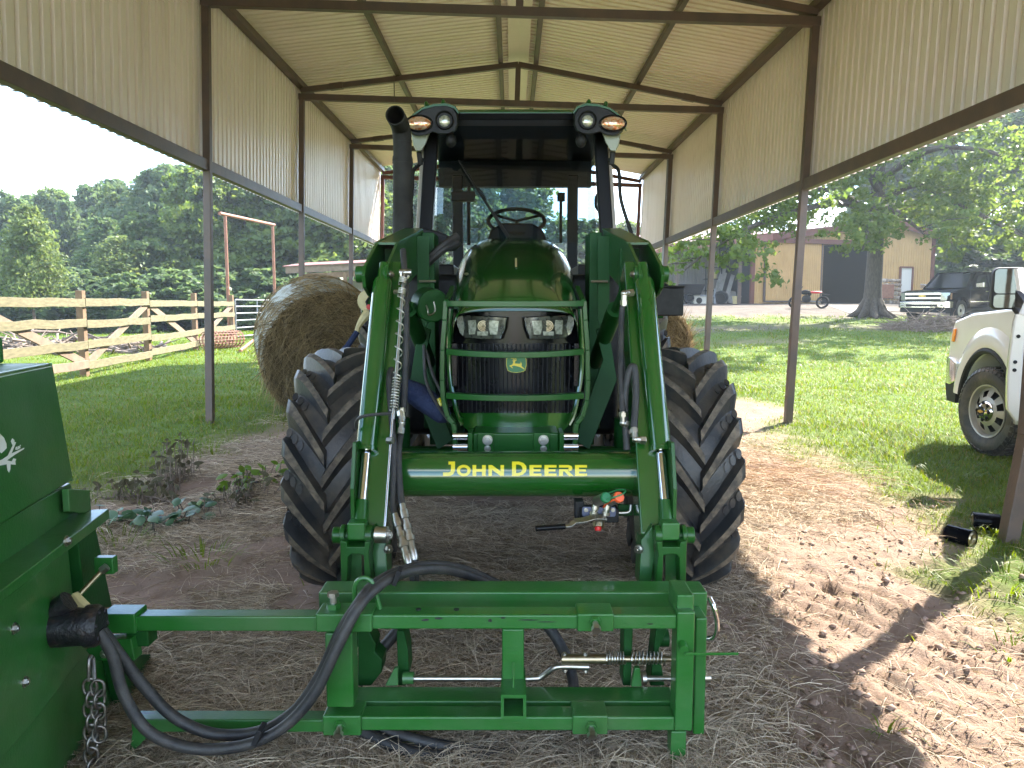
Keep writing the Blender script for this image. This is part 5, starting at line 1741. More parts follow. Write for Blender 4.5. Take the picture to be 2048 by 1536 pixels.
for z in (-.08, .06): mb.beam(MR(0.02, z, -.09), D3(0.12, -0.02, 1.33 + z), .05, .04)
mb.build('mirror_arm', 'trim_dark', wt, smooth=0)

# ---- black pickup facing the camera at an angle
fb = on_ground(1795, 641)
HB = Vector((-0.84, -0.54, 0)).normalized()
lb = Vector((-HB.y, HB.x, 0))
o_b = Vector((fb.x, fb.y, fb.z)) + lb * 1.0
Fb = loc_frame(o_b, HB)
bt = thing('black_pickup', o_b, 'shiny black crew cab pickup with a chrome grille parked before the barn', 'pickup')
pickup_body(bt, Fb, 'car_black', (0.98, 4.75), 0.41, hood=1.26, roof=1.97)
for s in (0.98, 4.75):
    for w in (0.88, -0.88):
        truck_wheel(bt, Fb, s, w, 0.41, 0.27, 0.24, simple=True)
for z0, z1, mt_, nm in ((1.02, 1.10, 'chrome', 'grille_bar'), (0.86, 0.93, 'chrome', 'grille_bar'), (0.93, 1.02, 'trim_dark', 'grille_mesh'), (0.78, 0.86, 'trim_dark', 'grille_mesh'), (1.10, 1.13, 'trim_dark', 'grille_mesh')):
    mb = MB(); d_ = -0.045 if 'bar' in nm else -0.02
    mb.prism([Fb(d_, .70, z0), Fb(d_, -.70, z0), Fb(d_, -.70, z1), Fb(d_, .70, z1)], Fb(.08, 0, 0) - Fb(0, 0, 0)); mb.build(nm, mt_, bt, smooth=0, bevel=0.008)
mb = MB(); cr = [(-.13, -.028), (-.05, -.028), (-.04, -.055), (.05, -.055), (.06, -.028), (.14, -.028), (.125, .028), (.045, .028), (.035, .055), (-.055, .055), (-.065, .028), (-.145, .028)]
mb.prism([Fb(-.05, a, 0.975 + b2) for a, b2 in cr], Fb(-.02, 0, 0) - Fb(0, 0, 0)); mb.build('badge', 'gold_badge', bt, smooth=0)
for w in (1, -1):
    mb = MB(); mb.prism([Fb(-.03, w * .70, .80), Fb(.05, w * .97, .80), Fb(.10, w * .99, 1.10), Fb(-.02, w * .70, 1.10)], Fb(.06, 0, 0) - Fb(0, 0, 0)); mb.build('headlight', 'lens_clear', bt, smooth=0)
    mb = MB(); mb.prism([Fb(.10, w * 1.003, .84), Fb(.22, w * 1.006, .84), Fb(.22, w * 1.006, 1.08), Fb(.12, w * 1.003, 1.08)], Fb(0, w * .01, 0) - Fb(0, 0, 0)); mb.build('turn_lamp', 'lens_amber', bt, smooth=0)
    mb = MB(); mb.prism([Fb(1.95, w * 1.0, 1.32), Fb(2.0, w * 1.28, 1.32), Fb(2.0, w * 1.28, 1.52), Fb(1.95, w * 1.0, 1.48)], Fb(.10, 0, 0) - Fb(0, 0, 0)); mb.build('wing_mirror', 'chrome', bt, smooth=0, bevel=0.02)
    for s in (2.75, 3.75):
        mb = MB(); mb.beam(Fb(s - .1, w * 1.03, 1.17), Fb(s + .12, w * 1.03, 1.17), .03, .04); mb.build('door_handle', 'chrome', bt, smooth=0)
    mb = MB(); mb.beam(Fb(1.6, w * 1.006, .76), Fb(4.1, w * 1.006, .78), .015, .03); mb.build('side_strip', 'chrome', bt, smooth=0)
    for s in (1.58, 2.98, 4.08):
        mb = MB(); mb.beam(Fb(s, w * 1.003, .60), Fb(s, w * 1.003, 1.22), .006, .014, HB); mb.build('door_gap', 'trim_dark', bt, smooth=0)
    mb = MB(); mb.tube([Fb(a, w * 1.01, z) for a, z in arc(.98, .41, .55, 170, 10, 14)], .03, 6); mb.build('arch_trim', 'car_black', bt)
    mb = MB(); mb.beam(Fb(1.6, w * 1.02, .44), Fb(4.1, w * 1.02, .44), .14, .05); mb.build('side_step', 'trim_dark', bt, smooth=0)
mb = MB()
rows = []
for s, w in ((.30, 1.02), (.06, 1.02), (-.06, .9), (-.10, .4), (-.10, -.4), (-.06, -.9), (.06, -1.02), (.30, -1.02)):
    rows.append([Fb(s, w, .52), Fb(s, w, .76), Fb(s + .06, w * .95, .76), Fb(s + .06, w * .95, .52)])
mb.loft(rows); mb.build('bumper', 'chrome', bt, smooth=0, bevel=0.015)
mb = MB(); mb.prism([Fb(-.115, .62, .56), Fb(-.115, -.62, .56), Fb(-.115, -.62, .66), Fb(-.115, .62, .66)], Fb(.03, 0, 0) - Fb(0, 0, 0)); mb.build('bumper_intake', 'trim_dark', bt, smooth=0)
mb = MB(); mb.prism([Fb(-.02, .9, .34), Fb(-.02, -.9, .34), Fb(-.02, -.9, .52), Fb(-.02, .9, .52)], Fb(.2, 0, 0) - Fb(0, 0, 0)); mb.build('air_dam', 'trim_dark', bt, smooth=0)
for w in (.78, -.78):
    mb = MB(); mb.ball(Fb(-.085, w, .62), (.05, .05, .05), 10, 6); mb.build('fog_lamp', 'lens_clear', bt)

# ---- oil filters on the ground
def oil_filter(px, py, ax, label, Lf=0.16, r=0.052):
    q = atZ(px, py, 0.0); z = gz(q.x, q.y) + r * 0.92
    t = thing('oil_filter', (q.x, q.y, z - r), label, 'oil filter', 'spent oil filters on the ground')
    a = Vector(ax).normalized(); c = Vector((q.x, q.y, z))
    mb = MB(); mb.lathe([(-Lf / 2, .001), (-Lf / 2, r * .8), (-Lf / 2 + .012, r), (Lf / 2 - .015, r), (Lf / 2 - .012, r * 1.05), (Lf / 2, r * 1.05), (Lf / 2, r * .93)], c, a, 24); mb.build('can', 'car_black', t, smooth=40)
    mb = MB(); mb.lathe([(Lf / 2 - .004, r * .95), (Lf / 2 - .004, r * .70), (Lf / 2 + .003, r * .62), (Lf / 2 + .003, r * .50), (Lf / 2 - .008, r * .42), (Lf / 2 - .008, r * .25), (Lf / 2 - .05, r * .2)], c, a, 24); mb.build('threaded_end', 'zinc_gold', t, smooth=30)
oil_filter(1918, 1078, (0.50, -0.86, 0), 'black oil filter with its open ring end showing, lying on the shaded dirt')
oil_filter(1972, 1056, (-0.9, 0.35, 0), 'dark oil filter lying behind the other one, beside the near shed post')
# ================================================================== TRACTOR
tractor = thing('tractor', (0, 3.92, 0), 'big green farm tractor with cab and front loader parked under the shed', 'tractor')
T = tractor
CX = 1027.0

def mx(px, side, c=CX):                    # mirror a pixel column to the other side of the tractor
    return px if side < 0 else 2 * c - px

def A(px, py, Y, side=-1, c=CX):
    return at(mx(px, side, c), py, Y)

def rect(mb, px0, py0, px1, py1, Y, depth, mi=0):
    """Box whose front face fills a pixel rectangle Y metres ahead."""
    my = (py0 + py1) / 2
    a, b_ = at(px0, my, Y).x, at(px1, my, Y).x
    return mb.span((a, Y, at(px0, py0, Y).z), (b_, Y + depth, at(px0, py1, Y).z), mi)

def rpart(name, px0, py0, px1, py1, Y, depth, m_, parent, bevel=0.004, label=None):
    mb = MB(); rect(mb, px0, py0, px1, py1, Y, depth)
    return mb.build(name, m_, parent, smooth=30, bevel=bevel, label=label)

# ---- tyres
def ag_tyre(mb, o, R, W, lug_h, N, rim, lead=0.44):
    o = Vector(o); Rc = R - lug_h; hw = W / 2
    prof = [(-hw * .70, rim), (-hw * .92, rim + .04), (-hw * 1.0, rim + (Rc - rim) * .42), (-hw * .985, rim + (Rc - rim) * .68), (-hw * .90, Rc * .945), (-hw * .70, Rc * .982), (-hw * .35, Rc), (0, Rc + .003),
            (hw * .35, Rc), (hw * .70, Rc * .982), (hw * .90, Rc * .945), (hw * .985, rim + (Rc - rim) * .68), (hw * 1.0, rim + (Rc - rim) * .42), (hw * .92, rim + .04), (hw * .70, rim)]
    mb.lathe(prof, o, (1, 0, 0), 64)
    P = lambda x, r, th: o + Vector((x, -r * math.cos(th), r * math.sin(th)))
    for s in (-1, 1):
        for k in range(N):
            th0 = 2 * PI * (k + (0.5 if s > 0 else 0)) / N
            st = []
            for u, top, basef, hwid in ((-.03, 1.0, 1.0, .036), (.12, 1.0, 1.0, .037), (.30, .998, 1.0, .039), (.52, .994, .995, .042), (.74, .986, .985, .047), (.90, .970, .955, .054), (1.0, .948, .90, .058), (1.05, .895, .85, .056), (1.0, .80, .80, .046)):
                dth = -lead * (1 - min(u, 1.0)) ** 1.12 + (0.0 if u <= 1.0 else 0.02)
                x = s * hw * (u if u < 1 else u)
                rt, rb = R * top, Rc * basef * .985
                if u >= 1.0 and top < .9:
                    x2 = s * hw * .99
                else:
                    x2 = x
                a = 1.0 * hwid / R
                th = th0 + dth
                st.append([P(x2, rb, th - a * 1.55), P(x, rt, th - a * .62), P(x, rt, th + a * .62), P(x2, rb, th + a * 1.55)])
            n0 = len(mb.v)
            mb.v += [tuple(p) for r in st for p in r]
            for i in range(len(st) - 1):
                for j in range(3):
                    f = (n0 + i * 4 + j, n0 + i * 4 + j + 1, n0 + (i + 1) * 4 + j + 1, n0 + (i + 1) * 4 + j)
                    mb.f.append(f); mb.m.append(1 if (j == 1 and i < 5) else 0)
            mb.f += [(n0, n0 + 1, n0 + 2, n0 + 3), tuple(n0 + (len(st) - 1) * 4 + j for j in (3, 2, 1, 0))]
            mb.m += [0, 0]
            # three raised ovals moulded between the lugs
            for q in range(3):
                u = .60 + .15 * q
                th = th0 + PI / N - lead * (1 - u) ** 1.12 * .9 - .02
                c = P(s * hw * u, Rc * (1.0 - .03 * max(0, u - .5) * 2) + .001, th)
                rad = Vector((0, -math.cos(th), math.sin(th)))
                tg = Vector((0, math.sin(th), math.cos(th)))
                ring = [c + Vector((.013 * math.cos(t_), 0, 0)) + tg * (.024 * math.sin(t_)) for t_ in [2 * PI * i / 10 for i in range(10)]]
                mb.prism([p - rad * .006 for p in ring], rad * .0075)

FY, FZ, FR_ = 3.92, 0.575, 0.61
for side in (-1, 1):
    mb = MB(); ag_tyre(mb, (side * 0.838 + 0.005, FY, FZ), FR_, 0.385, 0.050, 18, 0.165)
    mb.build('front_tyre', ['tyre_rubber', 'tyre_dusty'], T, smooth=40, recalc=True)
    mb = MB(); mb.lathe([(-.17, .33), (-.17, .30), (-.06, .29), (-.06, .08), (.02, .07), (.02, .001)], (side * .855, FY, FZ), (-side, 0, 0), 32); mb.build('front_rim', 'yellow_decal', T, smooth=40)
    mb = MB(); ag_tyre(mb, (side * 0.90 + 0.01, 6.25, 0.80), 0.83, 0.46, 0.05, 21, 0.44)
    mb.build('rear_tyre', ['tyre_rubber', 'tyre_dusty'], T, smooth=40)
    mb = MB(); mb.lathe([(-.2, .45), (-.2, .42), (-.05, .40), (-.05, .001)], (side * .90, 6.25, .80), (-side, 0, 0), 32); mb.build('rear_rim', 'yellow_decal', T, smooth=40)
    # wide mudguard over the rear tyre
    mb = MB()
    rows = []
    for i in range(9):
        a = math.radians(35 + 110 * i / 8)
        rows.append([Vector((side * x, 6.25 - (.88 + dz) * math.cos(a), .80 + (.88 + dz) * math.sin(a))) for x, dz in ((.66, 0), (1.08, 0), (1.08, .02), (.66, .02))])
    mb.loft(rows); mb.build('rear_mudguard', 'green_dark', T, smooth=30)

# ---- chassis, engine, axle
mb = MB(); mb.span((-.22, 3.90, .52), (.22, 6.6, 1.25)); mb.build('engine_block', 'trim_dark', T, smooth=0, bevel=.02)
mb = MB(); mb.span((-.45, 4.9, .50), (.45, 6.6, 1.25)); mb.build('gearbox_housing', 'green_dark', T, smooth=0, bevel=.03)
mb = MB(); mb.cyl((-.72, FY, .60), (.72, FY, .60), .075, n=16); mb.ball((0.1, FY, .60), (.17, .15, .15)); mb.build('front_axle', 'green_dark', T)
for side in (-1, 1):
    mb = MB(); mb.cyl((side * .60, FY, .45), (side * .60, FY, .82), .075, n=14); mb.cyl((side * .2, FY - .13, .66), (side * .62, FY - .14, .67), .022, n=10); mb.build('steering_cylinder', 'green_dark', T)
for side in (-1, 1):
    mb = MB(); mb.span((side * .27, 4.55, .62), (side * .64, 5.3, 1.58)); mb.build('dark_infill', 'black_plastic', T, smooth=0, bevel=.05, seg=3)  # dark box added so the self-shadowed gap beside the engine looks dark
    mb = MB(); mb.span((side * .24, 4.0, .95), (side * .34, 4.9, 1.30)); mb.build('engine_cover', 'trim_dark', T, smooth=0, bevel=.02)
# ---- front bracket with bolts, pins
rpart('front_bracket', 945, 866, 1118, 925, 3.36, .35, 'green_paint', T, .008)
for sx in (-1, 1):
    c0 = 1031 + sx * 56
    rpart('bracket_plate', c0 - 20 if sx < 0 else c0 - 20, 866, c0 + 12, 925, 3.345, .012, 'green_paint', T, .003)
    for py, r in ((880, .017), (897, .011), (914, .017)):
        mb = MB(); mb.bolt(at(c0, py, 3.343), (0, -1, 0), r); mb.build('bolt', 'zinc', T, smooth=30)
    for py in (872, 894):
        x0, x1 = (906, 935) if sx < 0 else (1127, 1156)
        mb = MB(); mb.cyl(at(x0, py, 3.40), at(x1, py, 3.40), .017, n=16); mb.build('frame_pin', 'chrome', T)
    xa = 936 if sx < 0 else 1119
    rpart('bracket_cheek', xa, 866, xa + 9, 925, 3.33, .14, 'green_paint', T, .003)

# ---- hood
HX = 0.016
def hood_ring(Y, w, top, bot, k=2.6, n=26):
    pts = []
    zc = bot
    for i in range(n + 1):
        a = PI * i / n
        ca, sa = math.cos(a), math.sin(a)
        x = HX + w * math.copysign(abs(ca) ** (2 / k), ca)
        z = zc + (top - zc) * abs(sa) ** (2 / k)
        pts.append(Vector((x, Y, z)))
    return pts
rings = []
for Y, w, top, bot, k in ((3.512, .262, 1.372, 1.345, 3.4), (3.515, .275, 1.392, 1.33, 3.2), (3.53, .284, 1.418, 1.29, 3.1), (3.57, .293, 1.447, 1.24, 3.1), (3.66, .300, 1.495, 1.20, 3.1), (3.85, .326, 1.567, 1.17, 3.5), (4.10, .348, 1.640, 1.15, 3.6), (4.40, .370, 1.715, 1.15, 3.6), (4.70, .388, 1.780, 1.15, 3.6), (4.98, .400, 1.828, 1.15, 3.5)):
    rings.append(hood_ring(Y, w, top, bot, k))
mb = MB(); mb.grid(rings)
# centre crease
hood = mb.build('hood', 'green_gloss', T, smooth=60)
sub = hood.modifiers.new('soft', 'SUBSURF'); sub.levels = 1; sub.render_levels = 2
mb = MB(); mb.grid([[p + Vector((0, .02, -.02)) for p in r] for r in rings[1:]]); mb.build('hood_lining', 'trim_dark', T, smooth=60)
mb = MB(); mb.prism([at(1030, 516, 4.02), at(1034, 516, 4.02), at(1034, 534, 3.92), at(1030, 534, 3.92)], (0, 0.02, -.02)); mb.build('hood_emblem', 'chrome', T, smooth=0)
mb = MB()
for px in (933, 1131):
    d = at(px, 548, 3.86); mb.ball((d.x, d.y, d.z), (.011, .011, .007), 10, 6)
mb.build('hood_button', 'zinc', T)
# side panels of the hood going down to the frame
for side in (-1, 1):
    mb = MB()
    x = HX + side * .296
    mb.prism([(x, 3.60, 1.22), (x, 4.95, 1.20), (x, 4.95, .98), (x, 3.75, .95), (x, 3.60, 1.02)], (-side * .02, 0, 0))
    mb.build('side_grille', 'grille_black', T, smooth=0)

# ---- nose: dark grille, lower lip, lamps
def curved_panel(name, rows_px, Yc, bulge, m_, thick=.02, bevel=0, halfw=125, smooth=50):
    """Panel that bows forward in the middle; rows of (py, left px, right px)."""
    rows = []
    for py, x0, x1 in rows_px:
        row = []
        for i in range(15):
            t = i / 14; px = x0 + (x1 - x0) * t
            q = (px - 1031) / halfw
            row.append(at(px, py, Yc + bulge * q * q))
        rows.append(row)
    front = rows
    back = [[p + Vector((0, thick, 0)) for p in r] for r in rows]
    mb = MB(); mb.grid(front); mb.grid(back)
    n = len(front[0]); m2 = len(front)
    rim = [front[0], back[0]]; mb.grid(rim); mb.grid([front[-1], back[-1]])
    mb.grid([[front[i][0] for i in range(m2)], [back[i][0] for i in range(m2)]]); mb.grid([[front[i][-1] for i in range(m2)], [back[i][-1] for i in range(m2)]])
    return mb.build(name, m_, T, smooth=smooth, bevel=bevel)
curved_panel('nose_panel', [(618, 905, 1157), (640, 904, 1158), (682, 908, 1154), (686, 909, 1153)], 3.545, .10, 'black_gloss', .08)
curved_panel('grille', [(684, 902, 1160), (720, 902, 1160), (760, 905, 1157), (800, 912, 1150), (832, 925, 1138)], 3.55, .12, 'grille_black', .03)
# upright rods behind the grille's face
mb = MB()
for i in range(27):
    px = 915 + i * 9
    q = (px - 1031) / 125
    p0, p1 = at(px, 688, 3.546 + .12 * q * q), at(px * .97 + 1031 * .03, 828, 3.546 + .12 * q * q)
    mb.tube([p0, p1], .0035, 5)
mb.build('grille_rods', 'trim_dark', T)
curved_panel('nose_lip', [(826, 912, 1150), (838, 917, 1146), (852, 926, 1136), (864, 938, 1124)], 3.515, .13, 'green_gloss', .04, .004)
curved_panel('lip_seal', [(863, 938, 1124), (869, 942, 1120)], 3.53, .13, 'black_plastic', .03)
for side in (-1, 1):
    pts = []
    for py, px in ((618, 902), (680, 899), (740, 899), (790, 906), (830, 915), (850, 925)):
        q = (px - 1031) / 125
        pts.append(A(px, py, 3.50 + .11 * q * q, side, 1031))
    mb = MB(); mb.tube(bez(pts, 5), .012, 8); mb.build('nose_edge', 'green_gloss', T)
# lamps
for side in (-1, 1):
    def L(px, py, d=0.0):
        return A(px, py, 3.50 + .088 * (1016 - px) / 102 + d, side, 1031)
    outer = [(914, 629), (960, 631), (1016, 634), (1013, 655), (1003, 679), (965, 679), (928, 676), (919, 668), (913, 648)]
    mb = MB(); mb.prism([L(*p) for p in outer], (0, .07, 0)); hl = mb.build('headlight', 'black_gloss', T, smooth=0, bevel=.004)
    inn = lambda k, d: [L(965 + (px - 965) * k, 655 + (py - 655) * k, d) for px, py in outer]
    mb = MB(); mb.grid([inn(.985, -.002), inn(.95, -.009), inn(.915, -.002)], cu=True); mb.build('lamp_bezel', 'chrome', hl, smooth=30)
    mb = MB(); mb.add(inn(.915, -.0015), [tuple(range(len(outer)))]); mb.build('reflector', 'lens_dark', hl, smooth=0)
    mb = MB(); mb.prism([L(*p, -.006) for p in ((932, 638), (1003, 640), (996, 672), (936, 671))], (0, .006, 0)); mb.build('lamp_lens', 'lens_dark', hl, smooth=0, bevel=.002)
    for pl in ([(936, 641), (951, 640), (953, 652), (950, 668), (938, 669)], [(979, 641), (998, 642), (994, 669), (981, 669), (977, 655)], [(954, 663), (976, 663), (975, 671), (955, 671)]):
        mb = MB(); mb.prism([L(*p, -.0085) for p in pl], (0, .003, 0)); mb.build('reflector_facet', 'lens_clear', hl, smooth=0)
    mb = MB()
    for r in (.023, .016, .010): mb.torus(L(966, 652, -.008), (0.05, 1, 0), r, .0022, 24, 6)
    mb.ball(L(966, 652, -.006), (.007, .006, .007), 10, 6); mb.build('bulb_ring', 'zinc_gold', hl)
    mb = MB(); mb.prism([L(*p, -.008) for p in ((914, 632), (925, 631), (929, 655), (926, 672), (920, 666), (914, 648))], (0, .006, 0)); mb.build('side_reflector', 'lens_clear', hl, smooth=0)

# ---- leaping deer badge
def flat(pts_z, Y, m_, name, th=.003, parent=T):
    mb = MB()
    for poly in pts_z:
        mb.prism([at(860 + x / 4.388, 580 + y / 4.388, Y) for x, y in poly], (0, th, 0))
    return mb.build(name, m_, parent, smooth=0)
shield = [(690, 578), (826, 578), (846, 604), (848, 660), (836, 710), (800, 722), (757, 727), (712, 722), (680, 708), (667, 660), (668, 604)]
ctr = (757, 652)
sc = lambda k: [(ctr[0] + (x - ctr[0]) * k, ctr[1] + (y - ctr[1]) * k) for x, y in shield]
bdg = flat([shield], 3.525, 'cap_green', 'badge', .02)
mb = MB(); a_, b_ = sc(.985), sc(.945)
mb.grid([[at(860 + x / 4.388, 580 + y / 4.388, 3.5235) for x, y in a_], [at(860 + x / 4.388, 580 + y / 4.388, 3.5235) for x, y in b_]], cu=True); mb.build('badge_border', 'yellow_decal', bdg, smooth=0)
flat([[(719, 622), (741, 616), (752, 614), (758, 610), (762, 616), (748, 624), (745, 645), (788, 648), (796, 640), (793, 628), (803, 642), (806, 654), (803, 668), (826, 688), (832, 700), (820, 693), (794, 678), (760, 668), (738, 664), (714, 668), (729, 686), (721, 686), (695, 665), (722, 655), (729, 640), (731, 626)],
      [(727, 616), (733, 602), (722, 590), (726, 588), (738, 602), (733, 615)], [(738, 613), (747, 598), (744, 584), (748, 584), (752, 600), (743, 613)], [(726, 604), (710, 600), (712, 597), (727, 600)], [(746, 606), (760, 602), (760, 606), (747, 610)]], 3.5232, 'yellow_decal', 'deer_emblem', .0012, bdg)

# ---- brush guard
G_ = lambda px, py, d=0.0, side=-1: A(px, py, 3.40 + d, side, 1030)
for side in (-1, 1):
    mb = MB()
    pth = [(892, 602), (890, 640), (886, 700), (885, 760), (887, 800), (896, 832), (907, 846), (910, 862), (911, 912)]
    for (a, b_), (c, d) in zip(pth[:-1], pth[1:]):
        mb.beam(G_(a, b_, 0.02, side), G_(c, d, 0.02, side), .055, .020, (1, 0, 0))
    mb.build('guard_upright', 'green_paint', T, smooth=0, bevel=.003)
    mb = MB(); mb.beam(G_(893, 603, .02, side), A(905, 575, 3.75, side, 1030), .018, .018); mb.build('guard_stay', 'green_paint', T, smooth=0)
for py0, dip in ((607, 1.0), (703, 7.0), (791, 5.0)):
    mb = MB(); rows = []
    for i in range(13):
        t = i / 12; px = 893 + (1167 - 893) * t
        q = (t * 2 - 1) ** 2
        p = at(px, py0 + dip * (1 - q), 3.40 - .055 * (1 - q))
        rows.append([p + Vector((0, y_, z_)) for y_, z_ in ((-.018, -.013), (-.018, .013), (.035, .013), (.035, -.013))])
    mb.loft(rows); mb.build('guard_bar', 'green_paint', T, smooth=0, bevel=.003)

# ---- cab
CCX = 1032.0
C_ = lambda px, py, Y, side=-1: A(px, py, Y, side, CCX)
CABX = at(CCX, 500, 5.1).x
for side in (-1, 1):
    mb = MB(); mb.beam(C_(850, 492, 5.02, side), C_(866, 236, 5.16, side), .085, .07, (0, 1, 0)); mb.build('front_pillar', 'cab_black', T, smooth=0, bevel=.012)
    mb = MB(); mb.beam(C_(834, 492, 5.12, side), C_(846, 300, 5.18, side), .026, .05, (0, 1, 0)); mb.build('door_edge', 'post_sheen', T, smooth=0, bevel=.006)  # pale colour stands in for the reflection on the door frame
    mb = MB(); mb.beam((CABX + side * .47, 6.42, 1.15), (CABX + side * .47, 6.42, 2.45), .085, .07, (0, 1, 0)); mb.build('rear_pillar', 'cab_black', T, smooth=0, bevel=.01)
    mb = MB(); mb.add([(CABX + side * .60, 5.08, 1.72), (CABX + side * .60, 6.38, 1.72), (CABX + side * .58, 6.38, 2.45), (CABX + side * .58, 5.14, 2.45)], [(0, 1, 2, 3)]); mb.build('side_window', 'side_glass', T, smooth=0)
    mb = MB(); mb.span((CABX + side * .66, 5.0, 1.0), (CABX + side * .40, 5.9, 1.66)); mb.build('cab_side_panel', 'cab_black', T, smooth=0, bevel=.01)
mb = MB(); mb.add([C_(872, 486, 5.03), C_(872, 486, 5.03, 1), C_(878, 236, 5.17, 1), C_(878, 236, 5.17)], [(0, 1, 2, 3)]); mb.build('windshield', 'windshield_glass', T, smooth=0)
mb = MB(); mb.add([(CABX - .43, 6.45, 1.2), (CABX + .43, 6.45, 1.2), (CABX + .43, 6.45, 2.38), (CABX - .43, 6.45, 2.38)], [(0, 1, 2, 3)]); mb.build('rear_window', 'cab_glass', T, smooth=0)
mb = MB(); mb.span((CABX - .62, 5.14, 2.565), (CABX + .62, 6.55, 2.60)); mb.build('headliner', 'cab_black', T, smooth=0)
mb = MB(); mb.span((CABX - .62, 6.40, 2.36), (CABX + .62, 6.48, 2.57)); mb.build('rear_header', 'cab_black', T, smooth=0)
mb = MB(); rows = []
for y, h, w in ((5.0, .01, .50), (5.03, .035, .56), (5.2, .06, .62), (5.8, .09, .66), (6.5, .08, .64), (6.62, .02, .6)):
    rows.append([Vector((CABX + w * q, y, 2.60 + (h if abs(q) < .95 else 0.0) * (1 - .25 * q * q))) for q in (-1, -.94, -.6, 0, .6, .94, 1)] + [Vector((CABX + w * q, y, 2.592)) for q in (1, 0, -1)])
mb.loft(rows); mb.build('cab_roof', 'green_paint', T, smooth=50)
mb = MB(); mb.prism([C_(905, 226, 4.98), C_(905, 226, 4.98, 1), C_(908, 240, 5.0, 1), C_(908, 240, 5.0)], (0, .20, 0)); mb.build('visor', 'cab_black', T, smooth=0, bevel=.006)
for side in (-1, 1):
    o_ = 0
    out = [(819, 262), (820, 245), (828, 231), (845, 219), (868, 212), (892, 210), (908, 216), (916, 229), (917, 248), (911, 262), (898, 268), (880, 268), (864, 264), (852, 270), (838, 272), (826, 270)]
    def pod(k, Y):
        return [C_(868 + (px - 868) * k, 242 + (py - 242) * k, Y, side) for px, py in out]
    mb = MB(); mb.loft([pod(.94, 4.835), pod(1.0, 4.86), pod(1.02, 4.95), pod(1.0, 5.15), pod(.9, 5.4)]); pd = mb.build('lamp_pod', 'black_plastic', T, smooth=50)
    top = [(812, 262), (816, 242), (826, 228), (844, 215), (868, 207.5), (893, 206), (910, 212), (919, 225)]
    rows = []
    for Y, k in ((4.845, .985), (4.87, 1.0), (5.0, 1.02), (5.3, 1.0)):
        rows.append([C_(868 + (px - 868) * k, 242 + (py - 242) * k, Y, side) for px, py in top] + [C_(868 + (px - 868) * k * .965, 242 + (py - 242) * k * .86, Y, side) for px, py in reversed(top)])
    mb = MB(); mb.loft(rows); mb.build('pod_shell', 'green_paint', T, smooth=50)
    for px in (853, 887):
        mb = MB(); mb.ball(C_(px, 207 if px > 860 else 211, 4.92, side), (.016, .05, .024), 10, 6); mb.build('roof_knob', 'green_paint', T)
    low = [(822, 264), (860, 266), (853, 285), (843, 303), (833, 304), (826, 290)]
    mb = MB(); mb.loft([[C_(843 + (px - 843) * k, 266 + (py - 266) * k, Y, side) for px, py in low] for Y, k in ((4.90, .92), (4.93, 1), (5.25, 1), (5.30, .9))]); mb.build('pod_underside', 'pod_grey', T, smooth=40)
    mb = MB(); mb.torus(C_(838, 247, 4.835, side), (0, 1, 0), .046, .008, 28, 8, sx=1.72); mb.build('lamp_bezel', 'black_gloss', pd)
    mb = MB(); mb.ball(C_(838, 247, 4.838, side), (.078, .022, .044), 20, 10); mb.build('turn_lamp', 'lens_amber', pd)
    mb = MB(); mb.lathe([(0, .046), (-.02, .055), (.03, .060)], C_(889, 241, 4.835, side), (0, 1, 0), 24); mb.build('lamp_ring', 'black_plastic', pd)
    mb = MB(); mb.ball(C_(889, 242, 4.836, side), (.036, .012, .036), 20, 8); mb.build('work_lamp', 'lens_clear', pd)
    mb = MB(); mb.ball(C_(902, 281, 4.92, side), (.035, .035, .045), 12, 8); mb.beam(C_(902, 262, 4.92, side), C_(902, 281, 4.92, side), .03, .03); mb.build('spare_lamp', 'black_plastic', T)
    mb = MB(); mb.tube(bez([C_(846, 318, 5.0, side), C_(838, 330, 4.98, side), C_(826, 345, 4.94, side), C_(822, 400, 4.92, side), C_(800, 470, 4.9, side)], 6), .012, 8); mb.build('mirror_arm', 'black_plastic', T)
    mb = MB(); mb.beam(C_(838, 303, 4.97, side), C_(841, 330, 4.98, side), .03, .04); mb.build('arm_bracket', 'black_plastic', T, smooth=0, bevel=.004)
# inside the cab
mb = MB(); q = at(1033, 442, 5.42); mb.torus(q, (0, -.52, .85), .195, .013, 36, 8)
for a in (0.5, 2.6, 4.7): mb.tube([q, q + Vector((.19 * math.cos(a), .19 * math.sin(a) * .85, .19 * math.sin(a) * .52))], .010, 6)
mb.build('steering_wheel', 'cab_black', T)
mb = MB(); mb.prism([at(982, 458, 5.25), at(1002, 445, 5.25), at(1064, 445, 5.25), at(1086, 458, 5.25), at(1100, 500, 5.25), at(965, 500, 5.25)], (0, .25, -.03)); mb.build('dashboard', 'cab_black', T, smooth=0, bevel=.02)
mb = MB(); rect(mb, 902, 382, 950, 402, 5.5, .06); mb.build('monitor', 'cab_black', T, smooth=0, bevel=.01)
mb = MB(); mb.cyl(at(937, 372, 5.55), at(937, 490, 5.55), .014, n=8); mb.build('monitor_post', 'cab_black', T)
mb = MB(); mb.cyl(at(1122, 385, 6.2), at(1121, 486, 6.2), .012, n=8); rect(mb, 1115, 385, 1130, 402, 6.2, .04); mb.build('grab_handle', 'cab_black', T)
mb = MB(); mb.tube(bez([at(1201, 385, 5.3), at(1193, 392, 5.3), at(1192, 412, 5.3), at(1199, 424, 5.3)], 5), .010, 8); mb.build('door_grip', 'cab_black', T)
mb = MB(); mb.span((CABX - .24, 5.95, 1.05), (CABX + .24, 6.1, 1.62)); mb.build('seat', 'seat_dark', T, smooth=0, bevel=.05)
